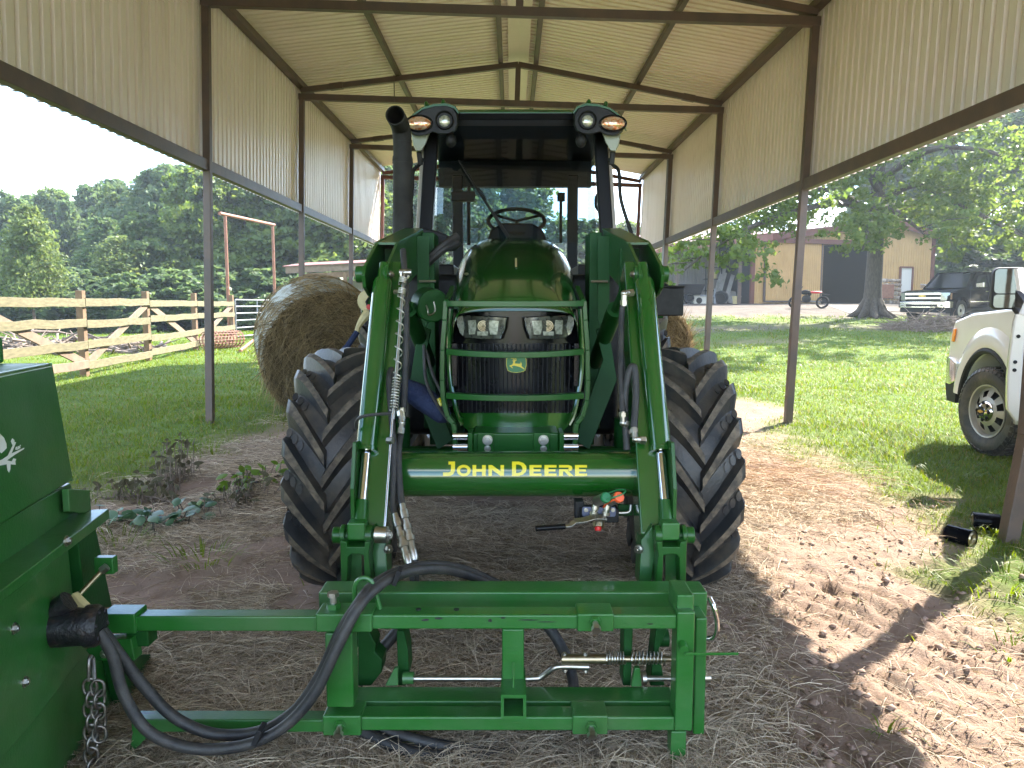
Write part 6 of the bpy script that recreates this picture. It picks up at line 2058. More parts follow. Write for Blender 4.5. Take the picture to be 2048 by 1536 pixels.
mb = MB(); mb.span((CABX - .6, 5.05, .98), (CABX + .6, 6.4, 1.05)); mb.build('cab_floor', 'trim_dark', T, smooth=0)
mb = MB(); mb.tube([at(1016, 474, 4.98), at(985, 425, 5.0), at(952, 375, 5.03), at(917, 320, 5.07)], [.012, .010, .008, .005], 6); mb.build('wiper', 'black_plastic', T)
mb = MB(); mb.tube(bez([at(985, 425, 5.0), at(955, 380, 5.02), at(962, 382, 5.01), at(972, 400, 5.0)], 4), .006, 6); mb.build('wiper_arm', 'black_plastic', T)

# ---- exhaust
ex = lambda px, py: at(px, py, 4.58)
mb = MB()
b0 = ex(806, 478)
axis_pts = [ex(806, 478), ex(805.5, 325)]
mb.tube([axis_pts[0], ex(806, 425), ex(806, 424), axis_pts[1]], [.0610, .0605, .0585, .0570], 24); mb.build('muffler', 'exhaust_black', T, smooth=50)
mb = MB()
curve = bez([ex(805, 322), ex(805, 300), ex(804, 272), at(800, 250, 4.54), at(790, 230, 4.40)], 6)
rr = [.055 - .001 * i for i in range(3)] + [.050] * (len(curve) - 3)
n = 24
mb.tube(curve, rr, n)
mb.f = [f for f in mb.f if len(f) == 4]; mb.m = [0] * len(mb.f)
st = mb.build('exhaust_stack', 'exhaust_black', T, smooth=50, recalc=False)
sol = st.modifiers.new('wall', 'SOLIDIFY'); sol.thickness = .004; sol.offset = -1
mb = MB(); mb.tube([ex(805.5, 327), ex(805.4, 317)], [.0600, .0585], 24); mb.tube([ex(805.3, 285), ex(805.2, 281)], .0545, 24); mb.build('exhaust_clamp', 'exhaust_black', T, smooth=50)
mb = MB(); mb.prism([at(795, 480, 4.55), at(812, 462, 4.55), at(845, 455, 4.55), at(880, 463, 4.55), at(905, 475, 4.55), at(922, 482, 4.55), at(905, 496, 4.55), at(860, 500, 4.55)], (0, .25, 0)); mb.build('exhaust_elbow', 'trim_dark', T, smooth=0, bevel=.015)
for dy in (0, 14):
    mb = MB(); mb.tube(bez([at(800, 490 + dy, 4.4), at(830, 525 + dy * .6, 4.35), at(850, 522 + dy * .6, 4.3), at(885, 492 + dy * .6, 4.3), at(915, 472 + dy, 4.35)], 6), .022, 8); mb.build('rubber_hose', 'rubber_hose', T)

# ---- loader
for side in (-1, 1):
    XO, XI = .612, .522
    sx = side
    # boom: outer and inner plate, top plate
    prof = [(4.42, 1.83), (3.52, 1.690), (3.45, 1.672), (3.17, 1.560), (3.13, 1.52), (3.15, 1.47), (3.24, 1.44), (3.45, 1.40), (3.62, 1.47), (4.42, 1.62)]
    for X in (XO, XI):
        mb = MB(); mb.prism([(sx * X + HX * .3, y, z) for y, z in prof], (-sx * .014, 0, 0)); mb.build('boom_plate', 'green_paint', T, smooth=0, bevel=.003)
    mb = MB(); mb.prism([(sx * (XI - .012), 3.46, 1.676), (sx * XO, 3.46, 1.676), (sx * XO, 4.42, 1.832), (sx * (XI - .012), 4.42, 1.832)], (0, 0, -.010)); mb.build('boom_top', 'green_paint', T, smooth=0)
    mb = MB(); mb.span((sx * (XI - .02), 3.62, 1.45), (sx * (XO - .02), 3.64, 1.66)); mb.build('boom_bulkhead', 'green_dark', T, smooth=0)
    # knee pin with bosses
    kp = (3.19, 1.525)
    mb = MB(); mb.cyl((sx * (XO - .01), *kp), (sx * (XO + .028), *kp), .034, n=20); mb.build('knee_boss', 'green_paint', T, bevel=.004)
    mb = MB(); mb.cyl((sx * (XI - .022), *kp), (sx * (XI + .004), *kp), .036, n=20); mb.build('knee_boss', 'green_paint', T, bevel=.004)
    mb = MB(); mb.bolt((sx * (XI - .022), *kp), (-sx, 0, 0), .013); mb.build('bolt', 'zinc', T, smooth=30)
    # bucket cylinder
    c_top, c_b = A(766, 561, 3.17, side), A(733, 900, 2.86, side)
    mb = MB(); dcy = (c_b - c_top).normalized()
    mb.lathe([(-.075, .001), (-.075, .022), (-.004, .024), (.0, .036), (.018, .0405), ((c_b - c_top).length - .01, .0405), ((c_b - c_top).length - .008, .044), ((c_b - c_top).length + .006, .044), ((c_b - c_top).length + .008, .030)], c_top, dcy, 28)
    mb.build('bucket_cylinder', 'green_gloss', T, smooth=40)
    r0, r1, r2 = A(733, 900, 2.86, side), A(724, 1001, 2.765, side), A(720, 1062, 2.71, side)
    mb = MB(); mb.cyl(r0, r1, .0190, n=24); mb.build('chrome_rod', 'chrome', T)
    mb = MB(); mb.tube([r1, r2], [.0235, .025], 20); mb.build('rod_end', 'green_paint', T)
    # lower boom beam
    k0, k1 = A(787, 540, 3.33, side), A(752, 1078, 2.78, side)
    mb = MB(); mb.beam(k0, k1, .098, .15, (0, -1, 0.3)); mb.build('loader_arm', 'green_gloss', T, smooth=0, bevel=.010, seg=3)
    # swollen side plate where the cross tube passes through
    mb = MB(); X = A(716, 985, 2.86, side).x
    mb.prism([(X, 2.78, .90), (X, 2.72, .74), (X, 2.72, .60), (X, 2.80, .52), (X, 2.98, .56), (X, 3.08, .72), (X, 3.06, .88)], (-sx * .014, 0, 0)); mb.build('tube_gusset', 'green_paint', T, smooth=0, bevel=.003)
    # clevis at the foot of the arm
    py_ = A(700, 1070, 2.69, side)
    mb = MB(); mb.cyl(A(667, 1070, 2.70, side), A(684, 1070, 2.70, side), .030, n=22); mb.cyl(A(684, 1070, 2.70, side), A(748, 1070, 2.70, side), .022, n=16); mb.build('clevis_pin', 'green_paint', T, bevel=.003)
    mb = MB(); a, b_ = A(694, 1064, 2.655, side), A(730, 1064, 2.655, side); mb.span((a.x, 2.655, A(694, 1046, 2.655, side).z), (b_.x, 2.715, A(694, 1081, 2.655, side).z)); mb.build('clevis_block', 'green_powder', T, smooth=0, bevel=.006)
    for x0, x1, r in ((683, 692, .038), (732, 746, .036)):
        mb = MB(); mb.cyl(A(x0, 1070, 2.69, side), A(x1, 1070, 2.69, side), r, n=20); mb.build('clevis_cheek', 'green_paint', T, bevel=.003)
    # link with a window
    V_ = lambda px, py, d=0: A(px, py, 2.63 + d, side)
    for poly in ([(680, 1082), (693, 1084), (696, 1100), (694, 1172), (682, 1172)], [(729, 1084), (741, 1084), (737, 1110), (744, 1172), (729, 1172), (727, 1112)], [(690, 1094), (733, 1094), (728, 1113), (720, 1109), (702, 1109), (694, 1118)]):
        mb = MB(); mb.prism([V_(*p) for p in poly], (0, .07, 0)); mb.build('tilt_link', 'green_paint', T, smooth=0, bevel=.004)
    mb = MB(); mb.beam(V_(711, 1104, .09), V_(711, 1190, .09), .05, .03, (0, 1, 0)); mb.build('link_web', 'green_powder', T, smooth=0)
    mb = MB(); mb.prism([A(748, 1050, 2.70, side), A(772, 1080, 2.70, side), A(776, 1172, 2.66, side), A(752, 1172, 2.66, side), A(744, 1110, 2.70, side)], (0, .10, 0)); mb.build('arm_foot', 'green_paint', T, smooth=0, bevel=.005)
    mb = MB(); mb.bolt(A(776, 1098, 2.68, side), (sx * -.7, -.7, 0), .013, .016); mb.build('bolt', 'zinc', T, smooth=30)
    # mast and lift cylinder behind
    mb = MB(); mb.span((sx * .43, 4.32, .70), (sx * .50, 4.58, 1.80)); mb.build('loader_mast', 'green_dark', T, smooth=0, bevel=.006)
    mb = MB(); mb.span((sx * .26, 4.25, .62), (sx * .46, 4.62, .80)); mb.build('mast_foot', 'green_dark', T, smooth=0, bevel=.006)
    mb = MB(); mb.cyl((sx * .47, 4.40, 1.05), (sx * .485, 3.62, 1.38), .040, n=18); mb.cyl((sx * .485, 3.62, 1.38), (sx * .49, 3.36, 1.47), .02, n=14); mb.build('lift_cylinder', 'green_dark', T)
    mb = MB(); mb.prism([A(834, 472, 4.1, side), A(858, 472, 4.1, side), A(858, 640, 4.1, side), A(836, 690, 4.1, side)], (0, .02, 0)); mb.build('mast_plate', 'green_dark', T, smooth=0)
    mb = MB(); mb.cyl(A(838, 563, 4.05, side), A(872, 563, 4.05, side), .007, n=8); mb.build('mast_pin', 'zinc', T)
    # frame side plate with its pale cut edge
    mb = MB(); mb.prism([A(838, 650, 3.95, side), A(862, 660, 3.95, side), A(848, 720, 3.95, side), A(872, 790, 3.95, side), A(905, 880, 3.85, side), A(875, 900, 3.85, side), A(820, 760, 3.95, side)], (0, .03, 0)); mb.build('frame_plate', 'green_dark', T, smooth=0, bevel=.003)
mb = MB(); mb.cyl(A(852, 606, 3.72), A(868, 612, 3.60), .078, n=24); mb.build('canister', 'green_dark', T, bevel=.01)
mb = MB(); mb.tube(bez([at(848, 600, 3.6), at(855, 618, 3.58), at(858, 630, 3.58), at(870, 622, 3.6), at(866, 598, 3.6)], 4), .004, 5); mb.build('wire_clip', 'zinc', T)
# cross tube and its lettering
TY, TZ, TR = 2.99, .735, .0885
tx0, tx1 = at(790, 957, TY).x, at(1268, 957, TY).x
mb = MB(); mb.cyl((tx0, TY, TZ), (tx1, TY, TZ), TR, n=56); mb.build('cross_tube', 'green_gloss', T, smooth=50)

def on_tube(px, py):
    """Where the ray through a pixel meets the cross tube, a hair proud of it."""
    d = ray(px, py); oy, oz = -TY, CAM_Z - TZ
    a = d.y ** 2 + d.z ** 2; b2 = 2 * (oy * d.y + oz * d.z); c = oy ** 2 + oz ** 2 - (TR + .0012) ** 2
    t = (-b2 - math.sqrt(max(b2 * b2 - 4 * a * c, 0))) / (2 * a)
    return Vector((d.x * t, d.y * t, CAM_Z + d.z * t))

def letter(polys=(), rings_=()):
    """Flat outline pieces in pixels; cut into thin rows so that they follow the tube."""
    bm = bmesh.new()
    for poly in polys:
        bm.faces.new([bm.verts.new((x, 0, y)) for x, y in poly])
    for outer, inner in rings_:
        n = len(outer)
        vo = [bm.verts.new((x, 0, y)) for x, y in outer]; vi = [bm.verts.new((x, 0, y)) for x, y in inner]
        for i in range(n):
            bm.faces.new([vo[i], vo[(i + 1) % n], vi[(i + 1) % n], vi[i]])
    bmesh.ops.triangulate(bm, faces=bm.faces)
    for py in np.arange(924, 954, 2.5):
        bmesh.ops.bisect_plane(bm, geom=bm.verts[:] + bm.edges[:] + bm.faces[:], plane_co=(0, 0, float(py) + .013), plane_no=(0, 0, 1))
    bm.verts.ensure_lookup_table()
    vs = [on_tube(v.co.x, v.co.z) for v in bm.verts]
    idx = {v: i for i, v in enumerate(bm.verts)}
    fs = [tuple(idx[v] for v in f.verts) for f in bm.faces]
    bm.free()
    mb = MB(); mb.add(vs, fs)
    return mb.build('letter', 'yellow_decal', T, smooth=0)
def quad(x0, y0, x1, y1): return [(x0, y0), (x1, y0), (x1, y1), (x0, y1)]
def ell(cx, cy, rx, ry, n=24, a0=0): return [(cx + rx * math.cos(2 * PI * i / n + a0), cy + ry * math.sin(2 * PI * i / n + a0)) for i in range(n)]
letter([[(897, 923), (910, 923), (910, 929), (897, 929)], [(902, 929), (910, 929), (910, 941), (902, 939)], [(902, 939), (910, 941), (907, 948), (900, 952), (897, 945), (901, 943)], quad(886, 945, 897, 952), [(897, 945), (900, 952), (897, 952)]])
letter([], [(ell(927.5, 941, 14, 11.5), ell(927.5, 941, 7.5, 6))])
letter([quad(945, 930, 952.5, 952), quad(964, 930, 971.5, 952), quad(952.5, 938, 964, 943.5)])
letter([quad(977, 930, 984, 952), quad(1001, 930, 1008, 952), [(984, 930), (1001, 942.5), (1001, 952), (984, 939.5)]])
dO = [(1024, 923), (1038, 923), (1047, 926), (1052.5, 932), (1053, 938), (1052, 943), (1047, 948.5), (1038, 952), (1024, 952)]
dI = [(1032, 929), (1037, 929), (1042, 931), (1044.5, 934.5), (1045, 938), (1044.5, 940.5), (1042, 944), (1037, 946), (1032, 946)]
letter([], [(dO, dI)])
def eee(x, w=24): letter([quad(x, 930, x + 8, 952), quad(x + 8, 930, x + w, 935), quad(x + 8, 938.5, x + w - 2, 943), quad(x + 8, 947, x + w, 952)])
eee(1059); eee(1089)
letter([quad(1118, 930, 1126, 935), quad(1126, 930, 1137, 935), [(1137, 930), (1143, 932), (1145, 936.5), (1137, 936.5), (1137, 935)], [(1145, 936.5), (1143, 941), (1138, 943), (1137, 938.5), (1137, 936.5)], quad(1118, 938.5, 1126, 952), quad(1126, 938.5, 1137, 943), [(1129, 943), (1138, 943), (1147, 952), (1138, 952)]])
eee(1150)

# ---- levelling rod with its springs on the inner side of one arm
ra, rb, rc = at(808, 545, 3.11), at(786, 838, 2.84), at(769, 1068, 2.63)
mb = MB(); mb.tube([ra, rb], .0065, 10); mb.build('gauge_rod', 'zinc', T)
mb = MB(); mb.beam(rb + Vector((0, -.004, .02)), rc, .017, .008, (1, 0, 0)); mb.build('gauge_bar', 'chrome', T, smooth=0, bevel=.003)
mb = MB(); mb.cyl(rc + Vector((-.030, 0, -.002)), rc + Vector((.012, -.004, -.002)), .030, n=22); mb.bolt(rc + Vector((.012, -.004, -.002)), (1, -.35, 0), .014); mb.build('gauge_eye', 'zinc', T, smooth=40)
mb = MB(); mb.cyl(ra + Vector((-.018, 0, 0)), ra + Vector((.03, 0, 0)), .013, n=12); mb.torus(ra + Vector((.004, -.008, -.01)), (.5, -1, 0), .016, .005, 16, 6); mb.build('rod_eye', 'zinc', T)
def helix(p0, p1, turns, r, wire, name, wob=0.0):
    d, s, u = frame_of(p1 - p0)
    n = int(turns * 14)
    mb = MB(); mb.tube([p0.lerp(p1, i / n) + s * (r * math.cos(2 * PI * turns * i / n)) + u * (r * math.sin(2 * PI * turns * i / n)) for i in range(n + 1)], wire, 6)
    return mb.build(name, 'zinc', T, smooth=60)
helix(at(807, 556, 3.095), at(805, 568, 3.085), 4, .0145, .0028, 'spring')
helix(at(805, 578, 3.08), at(803, 590, 3.07), 4, .0145, .0028, 'spring')
helix(at(803, 592, 3.068), at(794, 757, 2.915), 6.5, .0150, .0028, 'spring')
helix(at(794, 757, 2.915), at(788, 820, 2.855), 11, .0150, .0030, 'spring')
mb = MB(); mb.cyl(at(789, 584, 3.09), at(800, 584, 3.08), .010, n=6); mb.build('rod_nut', 'zinc', T, smooth=30)
mb = MB(); mb.cyl(at(775, 881, 2.78), at(786, 881, 2.77), .013, n=6); mb.build('rod_nut', 'zinc', T, smooth=30)
mb = MB(); mb.tube(bez([at(713, 858, 2.86), at(712, 845, 2.84), at(722, 834, 2.81), at(750, 829, 2.80), at(781, 827, 2.82)], 6), .006, 8); mb.build('cable_loop', 'rubber_hose', T)

# ---- hydraulic lines on the arms
def hose(name, pts, r=.012, m_='rubber_hose', parent=T, n=6, k=10):
    mb = MB(); mb.tube(bez(pts, n), r, k)
    return mb.build(name, m_, parent, smooth=60)
hose('hydraulic_hose', [at(806, 500, 3.25), at(812, 600, 3.12), at(812, 700, 3.05), at(806, 830, 2.95), at(797, 900, 2.86), at(800, 980, 2.78), at(804, 1010, 2.74)], .013)
hose('hydraulic_hose', [at(790, 780, 3.0), at(784, 740, 3.02), at(778, 760, 2.98), at(783, 830, 2.9), at(788, 900, 2.85), at(786, 1000, 2.76), at(790, 1030, 2.72)], .012)
def coupler(p0, p1, r=.016):
    p0, p1 = Vector(p0), Vector(p1)
    prof = [(0, .7), (.10, .72), (.11, .95), (.26, .95), (.27, .70), (.36, .70), (.37, 1.0), (.46, 1.0), (.47, .85), (.56, .85), (.57, 1.15), (.66, 1.15), (.67, .80), (.80, .80), (.81, .95), (.95, .95), (1.0, .7)]
    Lq = (p1 - p0).length
    mb = MB(); mb.lathe([(0, .001)] + [(a * Lq, b2 * r) for a, b2 in prof] + [(Lq, .001)], p0, p1 - p0, 16)
    return mb.build('quick_coupler', 'zinc', T, smooth=25)
coupler(at(804, 1008, 2.74), at(830, 1122, 2.62)); coupler(at(790, 1028, 2.72), at(818, 1130, 2.60))
hose('hydraulic_hose', [at(830, 1120, 2.62), at(832, 1150, 2.60), at(830, 1190, 2.56)], .012)
hose('hydraulic_hose', [at(818, 1128, 2.60), at(826, 1160, 2.58), at(826, 1195, 2.56)], .012)
# fittings on the other arm
hose('hydraulic_hose', [at(1247, 600, 3.12), at(1243, 640, 3.1), at(1242, 740, 3.0), at(1246, 830, 2.92)], .012)
hose('hydraulic_hose', [at(1254, 900, 2.9), at(1250, 800, 2.95), at(1258, 745, 2.97), at(1268, 735, 2.97), at(1272, 780, 2.94), at(1268, 855, 2.88)], .014)
def elbow(p0, p1, p2, r=.012):
    mb = MB(); mb.tube([p0, p1], r, 10); mb.tube([p1, p2], r, 10); mb.ball(p1, r * 1.15, 10, 7); mb.cyl(Vector(p0).lerp(Vector(p1), .1), Vector(p0).lerp(Vector(p1), .45), r * 1.35, n=6); mb.cyl(Vector(p1).lerp(Vector(p2), .45), Vector(p1).lerp(Vector(p2), .95), r * 1.35, n=6)
    return mb.build('elbow_fitting', 'zinc', T, smooth=35)
elbow(at(1248, 612, 3.1), at(1248, 587, 3.1), at(1266, 585, 3.12)); elbow(at(1268, 855, 2.88), at(1271, 879, 2.86), at(1292, 881, 2.86)); elbow(at(1251, 840, 2.93), at(1252, 868, 2.92), at(1264, 866, 2.92)); elbow(at(1246, 822, 2.92), at(1246, 846, 2.92), at(1256, 850, 2.92))
elbow(at(800, 820, 2.9), at(804, 846, 2.88), at(801, 868, 2.86), .010); elbow(at(804, 815, 2.9), at(806, 835, 2.9), at(801, 845, 2.88), .009)
hose('hydraulic_hose', [at(848, 690, 3.6), at(852, 760, 3.55), at(875, 810, 3.5), at(900, 845, 3.45)], .008)
hose('hydraulic_hose', [at(852, 700, 3.6), at(866, 750, 3.55), at(890, 800, 3.5)], .007)
mb = MB(); mb.tube(bez([at(815, 778, 3.75), at(850, 800, 3.62), at(892, 835, 3.5)], 6), [.05, .052, .055, .058, .06, .06, .06, .058, .055, .052, .05, .045, .03], 10); mb.build('blue_sleeve', 'strap_blue', T, smooth=70)
mb = MB(); mb.tube([at(878, 798, 3.52), at(884, 812, 3.5)], .012, 8); mb.build('yellow_tag', 'yellow_decal', T)

# ---- selector valve hung under the cross tube
VY = 2.86
rpart('valve_bracket', 1150, 1003, 1168, 1040, VY + .02, .06, 'black_plastic', T, .004)
rpart('valve_body', 1160, 1018, 1238, 1046, VY - .01, .07, 'black_plastic', T, .005)
mb = MB(); mb.prism([at(1198 + a, 1024 + b_, VY - .022) for a, b_ in rrect(34, 10, 5)], (0, .012, 0)); mb.build('valve_cover', 'valve_blue', T, smooth=0, bevel=.002)
for px in (1172, 1226):
    mb = MB(); mb.bolt(at(px, 1020, VY - .022), (0, -1, 0), .006); mb.build('bolt', 'zinc', T, smooth=30)
for (p0, p1, q0, q1, m_, rim_) in (((1187, 1030), (1192, 1008), (1194, 1003), (1210, 996), 'cap_green', 1), ((1211, 1030), (1216, 1008), (1220, 1002), (1236, 995), 'orange_plastic', 0)):
    mb = MB(); a, b_ = at(*p0, VY - .03), at(*p1, VY - .03)
    mb.tube([a, a.lerp(b_, .3), a.lerp(b_, .31), a.lerp(b_, .55), a.lerp(b_, .56), b_], [.016, .016, .012, .012, .015, .014], 12); mb.build('valve_stem', 'zinc', T, smooth=30)
    c0, c1 = at(*q0, VY - .035), at(*q1, VY - .085)
    mb = MB(); mb.cyl(c0, c1, .020, n=20); mb.build('dust_cap_sleeve', 'zinc', T, smooth=40)
    dd = (c1 - c0).normalized(); mb = MB(); mb.cyl(c1, c1 + dd * .014, .0215, .019, n=24); mb.build('dust_cap', m_, T, bevel=.003)
hose('cap_strap', [at(1212, 999, 2.76), at(1236, 992, 2.755), at(1248, 986, 2.76), at(1250, 980, 2.78), at(1236, 980, 2.80), at(1218, 986, 2.82)], .003, 'cap_green', T, 5, 6)
hose('cap_strap', [at(1236, 997, 2.765), at(1224, 1001, 2.77), at(1212, 1008, 2.80), at(1207, 1014, 2.82)], .004, 'orange_plastic', T, 5, 6)
mb = MB(); pts = bez([at(1212, 1036, VY - .05), at(1190, 1035, VY - .06), at(1168, 1041, VY - .07), at(1150, 1043, VY - .08)], 4)
for a, b_ in zip(pts[:-1], pts[1:]): mb.beam(a, b_, .03, .010, (0, -.4, 1))
mb.beam(at(1150, 1043, VY - .08), at(1140, 1052, VY - .09), .02, .008, (0, -.4, 1)); mb.beam(at(1141, 1052, VY - .09), at(1127, 1053, VY - .095), .016, .008, (0, -.4, 1)); lv = mb.build('valve_lever', 'zinc', T, smooth=0, bevel=.002)
mb = MB(); mb.tube([at(1130, 1053, VY - .095), at(1072, 1057, VY - .12)], .0105, 12); mb.build('lever_grip', 'black_gloss', lv)
mb = MB(); mb.cyl(at(1197, 1040, VY - .03), at(1197, 1056, VY - .05), .024, .020, n=16); mb.build('valve_spool', 'zinc_gold', T, bevel=.002)
mb = MB(); mb.cyl(at(1196, 1053, VY - .05), at(1196, 1062, VY - .055), .014, .011, n=14); mb.build('red_knob', 'red_plastic', T, bevel=.002)
rpart('valve_shelf', 1236, 1010, 1266, 1032, VY + .06, .02, 'green_dark', T)
hose('steel_line', [at(1234, 1026, VY + .02), at(1258, 1024, VY + .02), at(1262, 1010, VY + .03)], .006, 'zinc', T, 5, 8)

# ---- black box carried beside the loader mast
bx0 = at(1311, 580, 4.0)
mb = MB(); a, b_ = at(1311, 600, 4.0), at(1368, 600, 4.0); mb.span((a.x, 4.0, at(1311, 632, 4.0).z), (b_.x, 4.26, at(1311, 575, 4.0).z)); bxo = mb.build('tool_box', 'black_plastic', T, smooth=0, bevel=.008)
mb = MB(); mb.span((a.x - .004, 3.994, at(1311, 576, 4.0).z), (b_.x + .004, 4.27, at(1311, 571, 4.0).z)); mb.build('box_lid', 'black_plastic', bxo, smooth=0, bevel=.006)
mb = MB(); mb.ball(at(1322, 570, 4.02), (.04, .03, .012), 12, 6); mb.build('box_latch', 'black_plastic', bxo)
mb = MB(); mb.beam(at(1290, 590, 4.15), at(1312, 590, 4.15), .05, .05); mb.build('box_bracket', 'green_dark', bxo, smooth=0)

# ---- cream hook hanging behind one arm, on a strap
hk = thing('tow_hook', at(732, 605, 4.6), 'cream steel hook with a red latch on a dark strap behind the loader arm', 'hook')
mb = MB(); rows = []
c = at(741, 603, 4.6)
for i in range(12):
    a = math.radians(70 + 190 * i / 11)
    w = .017 + .012 * math.sin(PI * i / 11)
    r = .048
    p = c + Vector((r * math.cos(a), 0, r * math.sin(a))); rad = Vector((math.cos(a), 0, math.sin(a)))
    rows.append([p + rad * w + Vector((0, -.012, 0)), p + rad * w + Vector((0, .012, 0)), p - rad * w + Vector((0, .012, 0)), p - rad * w + Vector((0, -.012, 0))])
mb.loft(rows); mb.build('hook_body', 'hook_cream', hk, smooth=40, bevel=.004)
mb = MB(); mb.tube([at(740, 592, 4.6), at(733, 604, 4.58), at(738, 618, 4.58)], .008, 8); mb.build('hook_latch', 'trim_dark', hk)
mb = MB(); mb.cyl(at(738, 614, 4.585), at(738, 614, 4.56), .016, n=14); mb.build('latch_button', 'red_plastic', hk)
mb = MB(); mb.tube(bez([at(737, 625, 4.58), at(725, 640, 4.56), at(716, 655, 4.55), at(714, 668, 4.54)], 4), [.030, .030, .028, .026, .024, .022, .020, .018, .016, .016, .016, .016, .016], 8); mb.build('hook_shackle', 'hook_cream', hk)
mb = MB(); mb.tube([at(714, 664, 4.54), at(695, 692, 4.5), at(670, 720, 4.45)], .018, 8); mb.build('strap', 'strap_blue', hk)
mb = MB(); mb.cyl(at(739, 560, 4.62), at(740, 590, 4.6), .016, n=10); mb.build('hook_swivel', 'galvanised', hk)
# ================================================================== IMPLEMENT ON THE LOADER
imp = thing('loader_attachment', (-.2, 2.3, 0), 'green steel attachment frame with square receiver and a tall motor-driven box at one end', 'attachment')
I_ = imp
rpart('rear_beam', 637, 1184, 1415, 1236, 2.40, .105, 'green_powder', I_, .007)
rpart('front_beam', 738, 1230, 1354, 1259, 2.212, .068, 'green_powder', I_, .006)
rpart('lower_rear_beam', 700, 1402, 1352, 1436, 2.315, .095, 'green_powder', I_, .006)
rpart('lower_front_beam', 715, 1434, 1350, 1462, 2.212, .068, 'green_powder', I_, .006)
def sleeve(px0, px1, py0, py1, Y, d, bolt=None, axis=(0, -1, .0)):
    o = rpart('sleeve', px0, py0, px1, py1, Y, d, 'green_powder', I_, .005)
    if bolt:
        c = at(*bolt, Y - .001)
        a = Vector(axis).normalized()
        mb = MB(); mb.cyl(c, c + a * .012, .017, n=6); mb.build('weld_nut', 'green_powder', o, smooth=25)
        mb = MB(); mb.cyl(c + a * .008, c + a * .042, .009, n=12); mb.cyl(c + a * .030, c + a * .044, .015, .0145, n=6); mb.build('set_bolt', 'zinc', o, smooth=30)
    return o
sleeve(1155, 1228, 1228, 1264, 2.200, .090, (1190, 1240), (0, -.9, -.35))
sleeve(1145, 1216, 1432, 1470, 2.200, .090, (1182, 1450), (0, -.9, -.35))
sleeve(631, 744, 1228, 1265, 2.200, .092)
sleeve(645, 722, 1432, 1472, 2.200, .092, (680, 1448), (0.05, -.9, -.35))
c = at(667, 1216, 2.245); mb = MB(); mb.cyl(c, c + Vector((0, 0, .016)), .022, n=6); mb.build('weld_nut', 'green_powder', I_, smooth=25)
mb = MB(); mb.cyl(c + Vector((0, 0, .01)), c + Vector((0, 0, .040)), .0105, n=12); mb.cyl(c + Vector((0, 0, .036)), c + Vector((0, 0, .050)), .018, .0175, n=6); mb.build('set_bolt', 'zinc', I_, smooth=30)
rpart('side_post', 651, 1266, 706, 1416, 2.225, .078, 'green_powder', I_, .006)
rpart('side_post', 1352, 1224, 1388, 1463, 2.206, .075, 'green_powder', I_, .006)
rpart('post_cap', 1354, 1190, 1388, 1236, 2.235, .13, 'green_powder', I_, .005)
rpart('outer_post', 1389, 1236, 1412, 1470, 2.30, .10, 'green_powder', I_, .006)
rpart('parking_leg', 1341, 1463, 1372, 1560, 2.225, .055, 'green_powder', I_, .005)
rpart('centre_post', 1004, 1258, 1048, 1400, 2.225, .075, 'green_powder', I_, .006)
# receiver: hollow square tube facing us
ro = at(1027, 1414, 2.13)
hw_, t_ = .037, .009
mb = MB()
for a, b_ in (((-hw_, -hw_), (hw_, -hw_ + t_)), ((-hw_, hw_ - t_), (hw_, hw_)), ((-hw_, -hw_ + t_), (-hw_ + t_, hw_ - t_)), ((hw_ - t_, -hw_ + t_), (hw_, hw_ - t_))):
    mb.span((ro.x + a[0], 2.13, ro.z + a[1]), (ro.x + b_[0], 2.30, ro.z + b_[1]))
mb.build('receiver_tube', 'green_powder', I_, smooth=0)
mb = MB(); mb.tube([at(1027, 1325, 2.22), at(1027, 1380, 2.17)], .0035, 6); mb.build('weld_rod', 'green_powder', I_)
# bars running over to the box
rpart('slide_bar', 222, 1233, 640, 1263, 2.222, .058, 'green_powder', I_, .005)
rpart('slide_bar', 262, 1440, 655, 1465, 2.222, .058, 'green_powder', I_, .005)
rpart('slide_socket', 200, 1229, 270, 1268, 2.212, .080, 'green_powder', I_, .004)
rpart('socket_block', 252, 1262, 297, 1294, 2.23, .06, 'green_dark', I_, .004)
# hoop for the hoses
mb = MB(); mb.tube(bez([at(710, 1222, 2.25), at(709, 1180, 2.25), at(714, 1163, 2.25), at(728, 1156, 2.25), at(742, 1162, 2.25), at(750, 1182, 2.25), at(760, 1218, 2.25)], 6), .007, 8); mb.build('hose_hoop', 'green_powder', I_)
# holes and bare scratches on the front beam's top
mb = MB()
for px in (837, 913): mb.cyl(at(px, 1219.5, 2.246) + Vector((0, 0, .0)), at(px, 1219.5, 2.246) + Vector((0, 0, .003)), .008, n=14)
mb.build('pin_hole', 'trim_dark', I_)
for cx, cy, w, h in ((851, 1240, 9, 2.6), (877, 1237, 10, 2.2), (980, 1241, 5, 3), (1006, 1236, 6, 1.8), (1058, 1240, 26, 1.2), (1092, 1244, 22, 0.9), (1300, 1248, 7, 1.5)):
    mb = MB(); mb.prism([at(cx + w * math.cos(a) * random.uniform(.7, 1.1), cy + h * math.sin(a) * random.uniform(.6, 1.2), 2.2113) for a in [2 * PI * i / 9 for i in range(9)]], (0, .0012, 0)); mb.build('bare_chip', 'cast_black', I_, smooth=0)
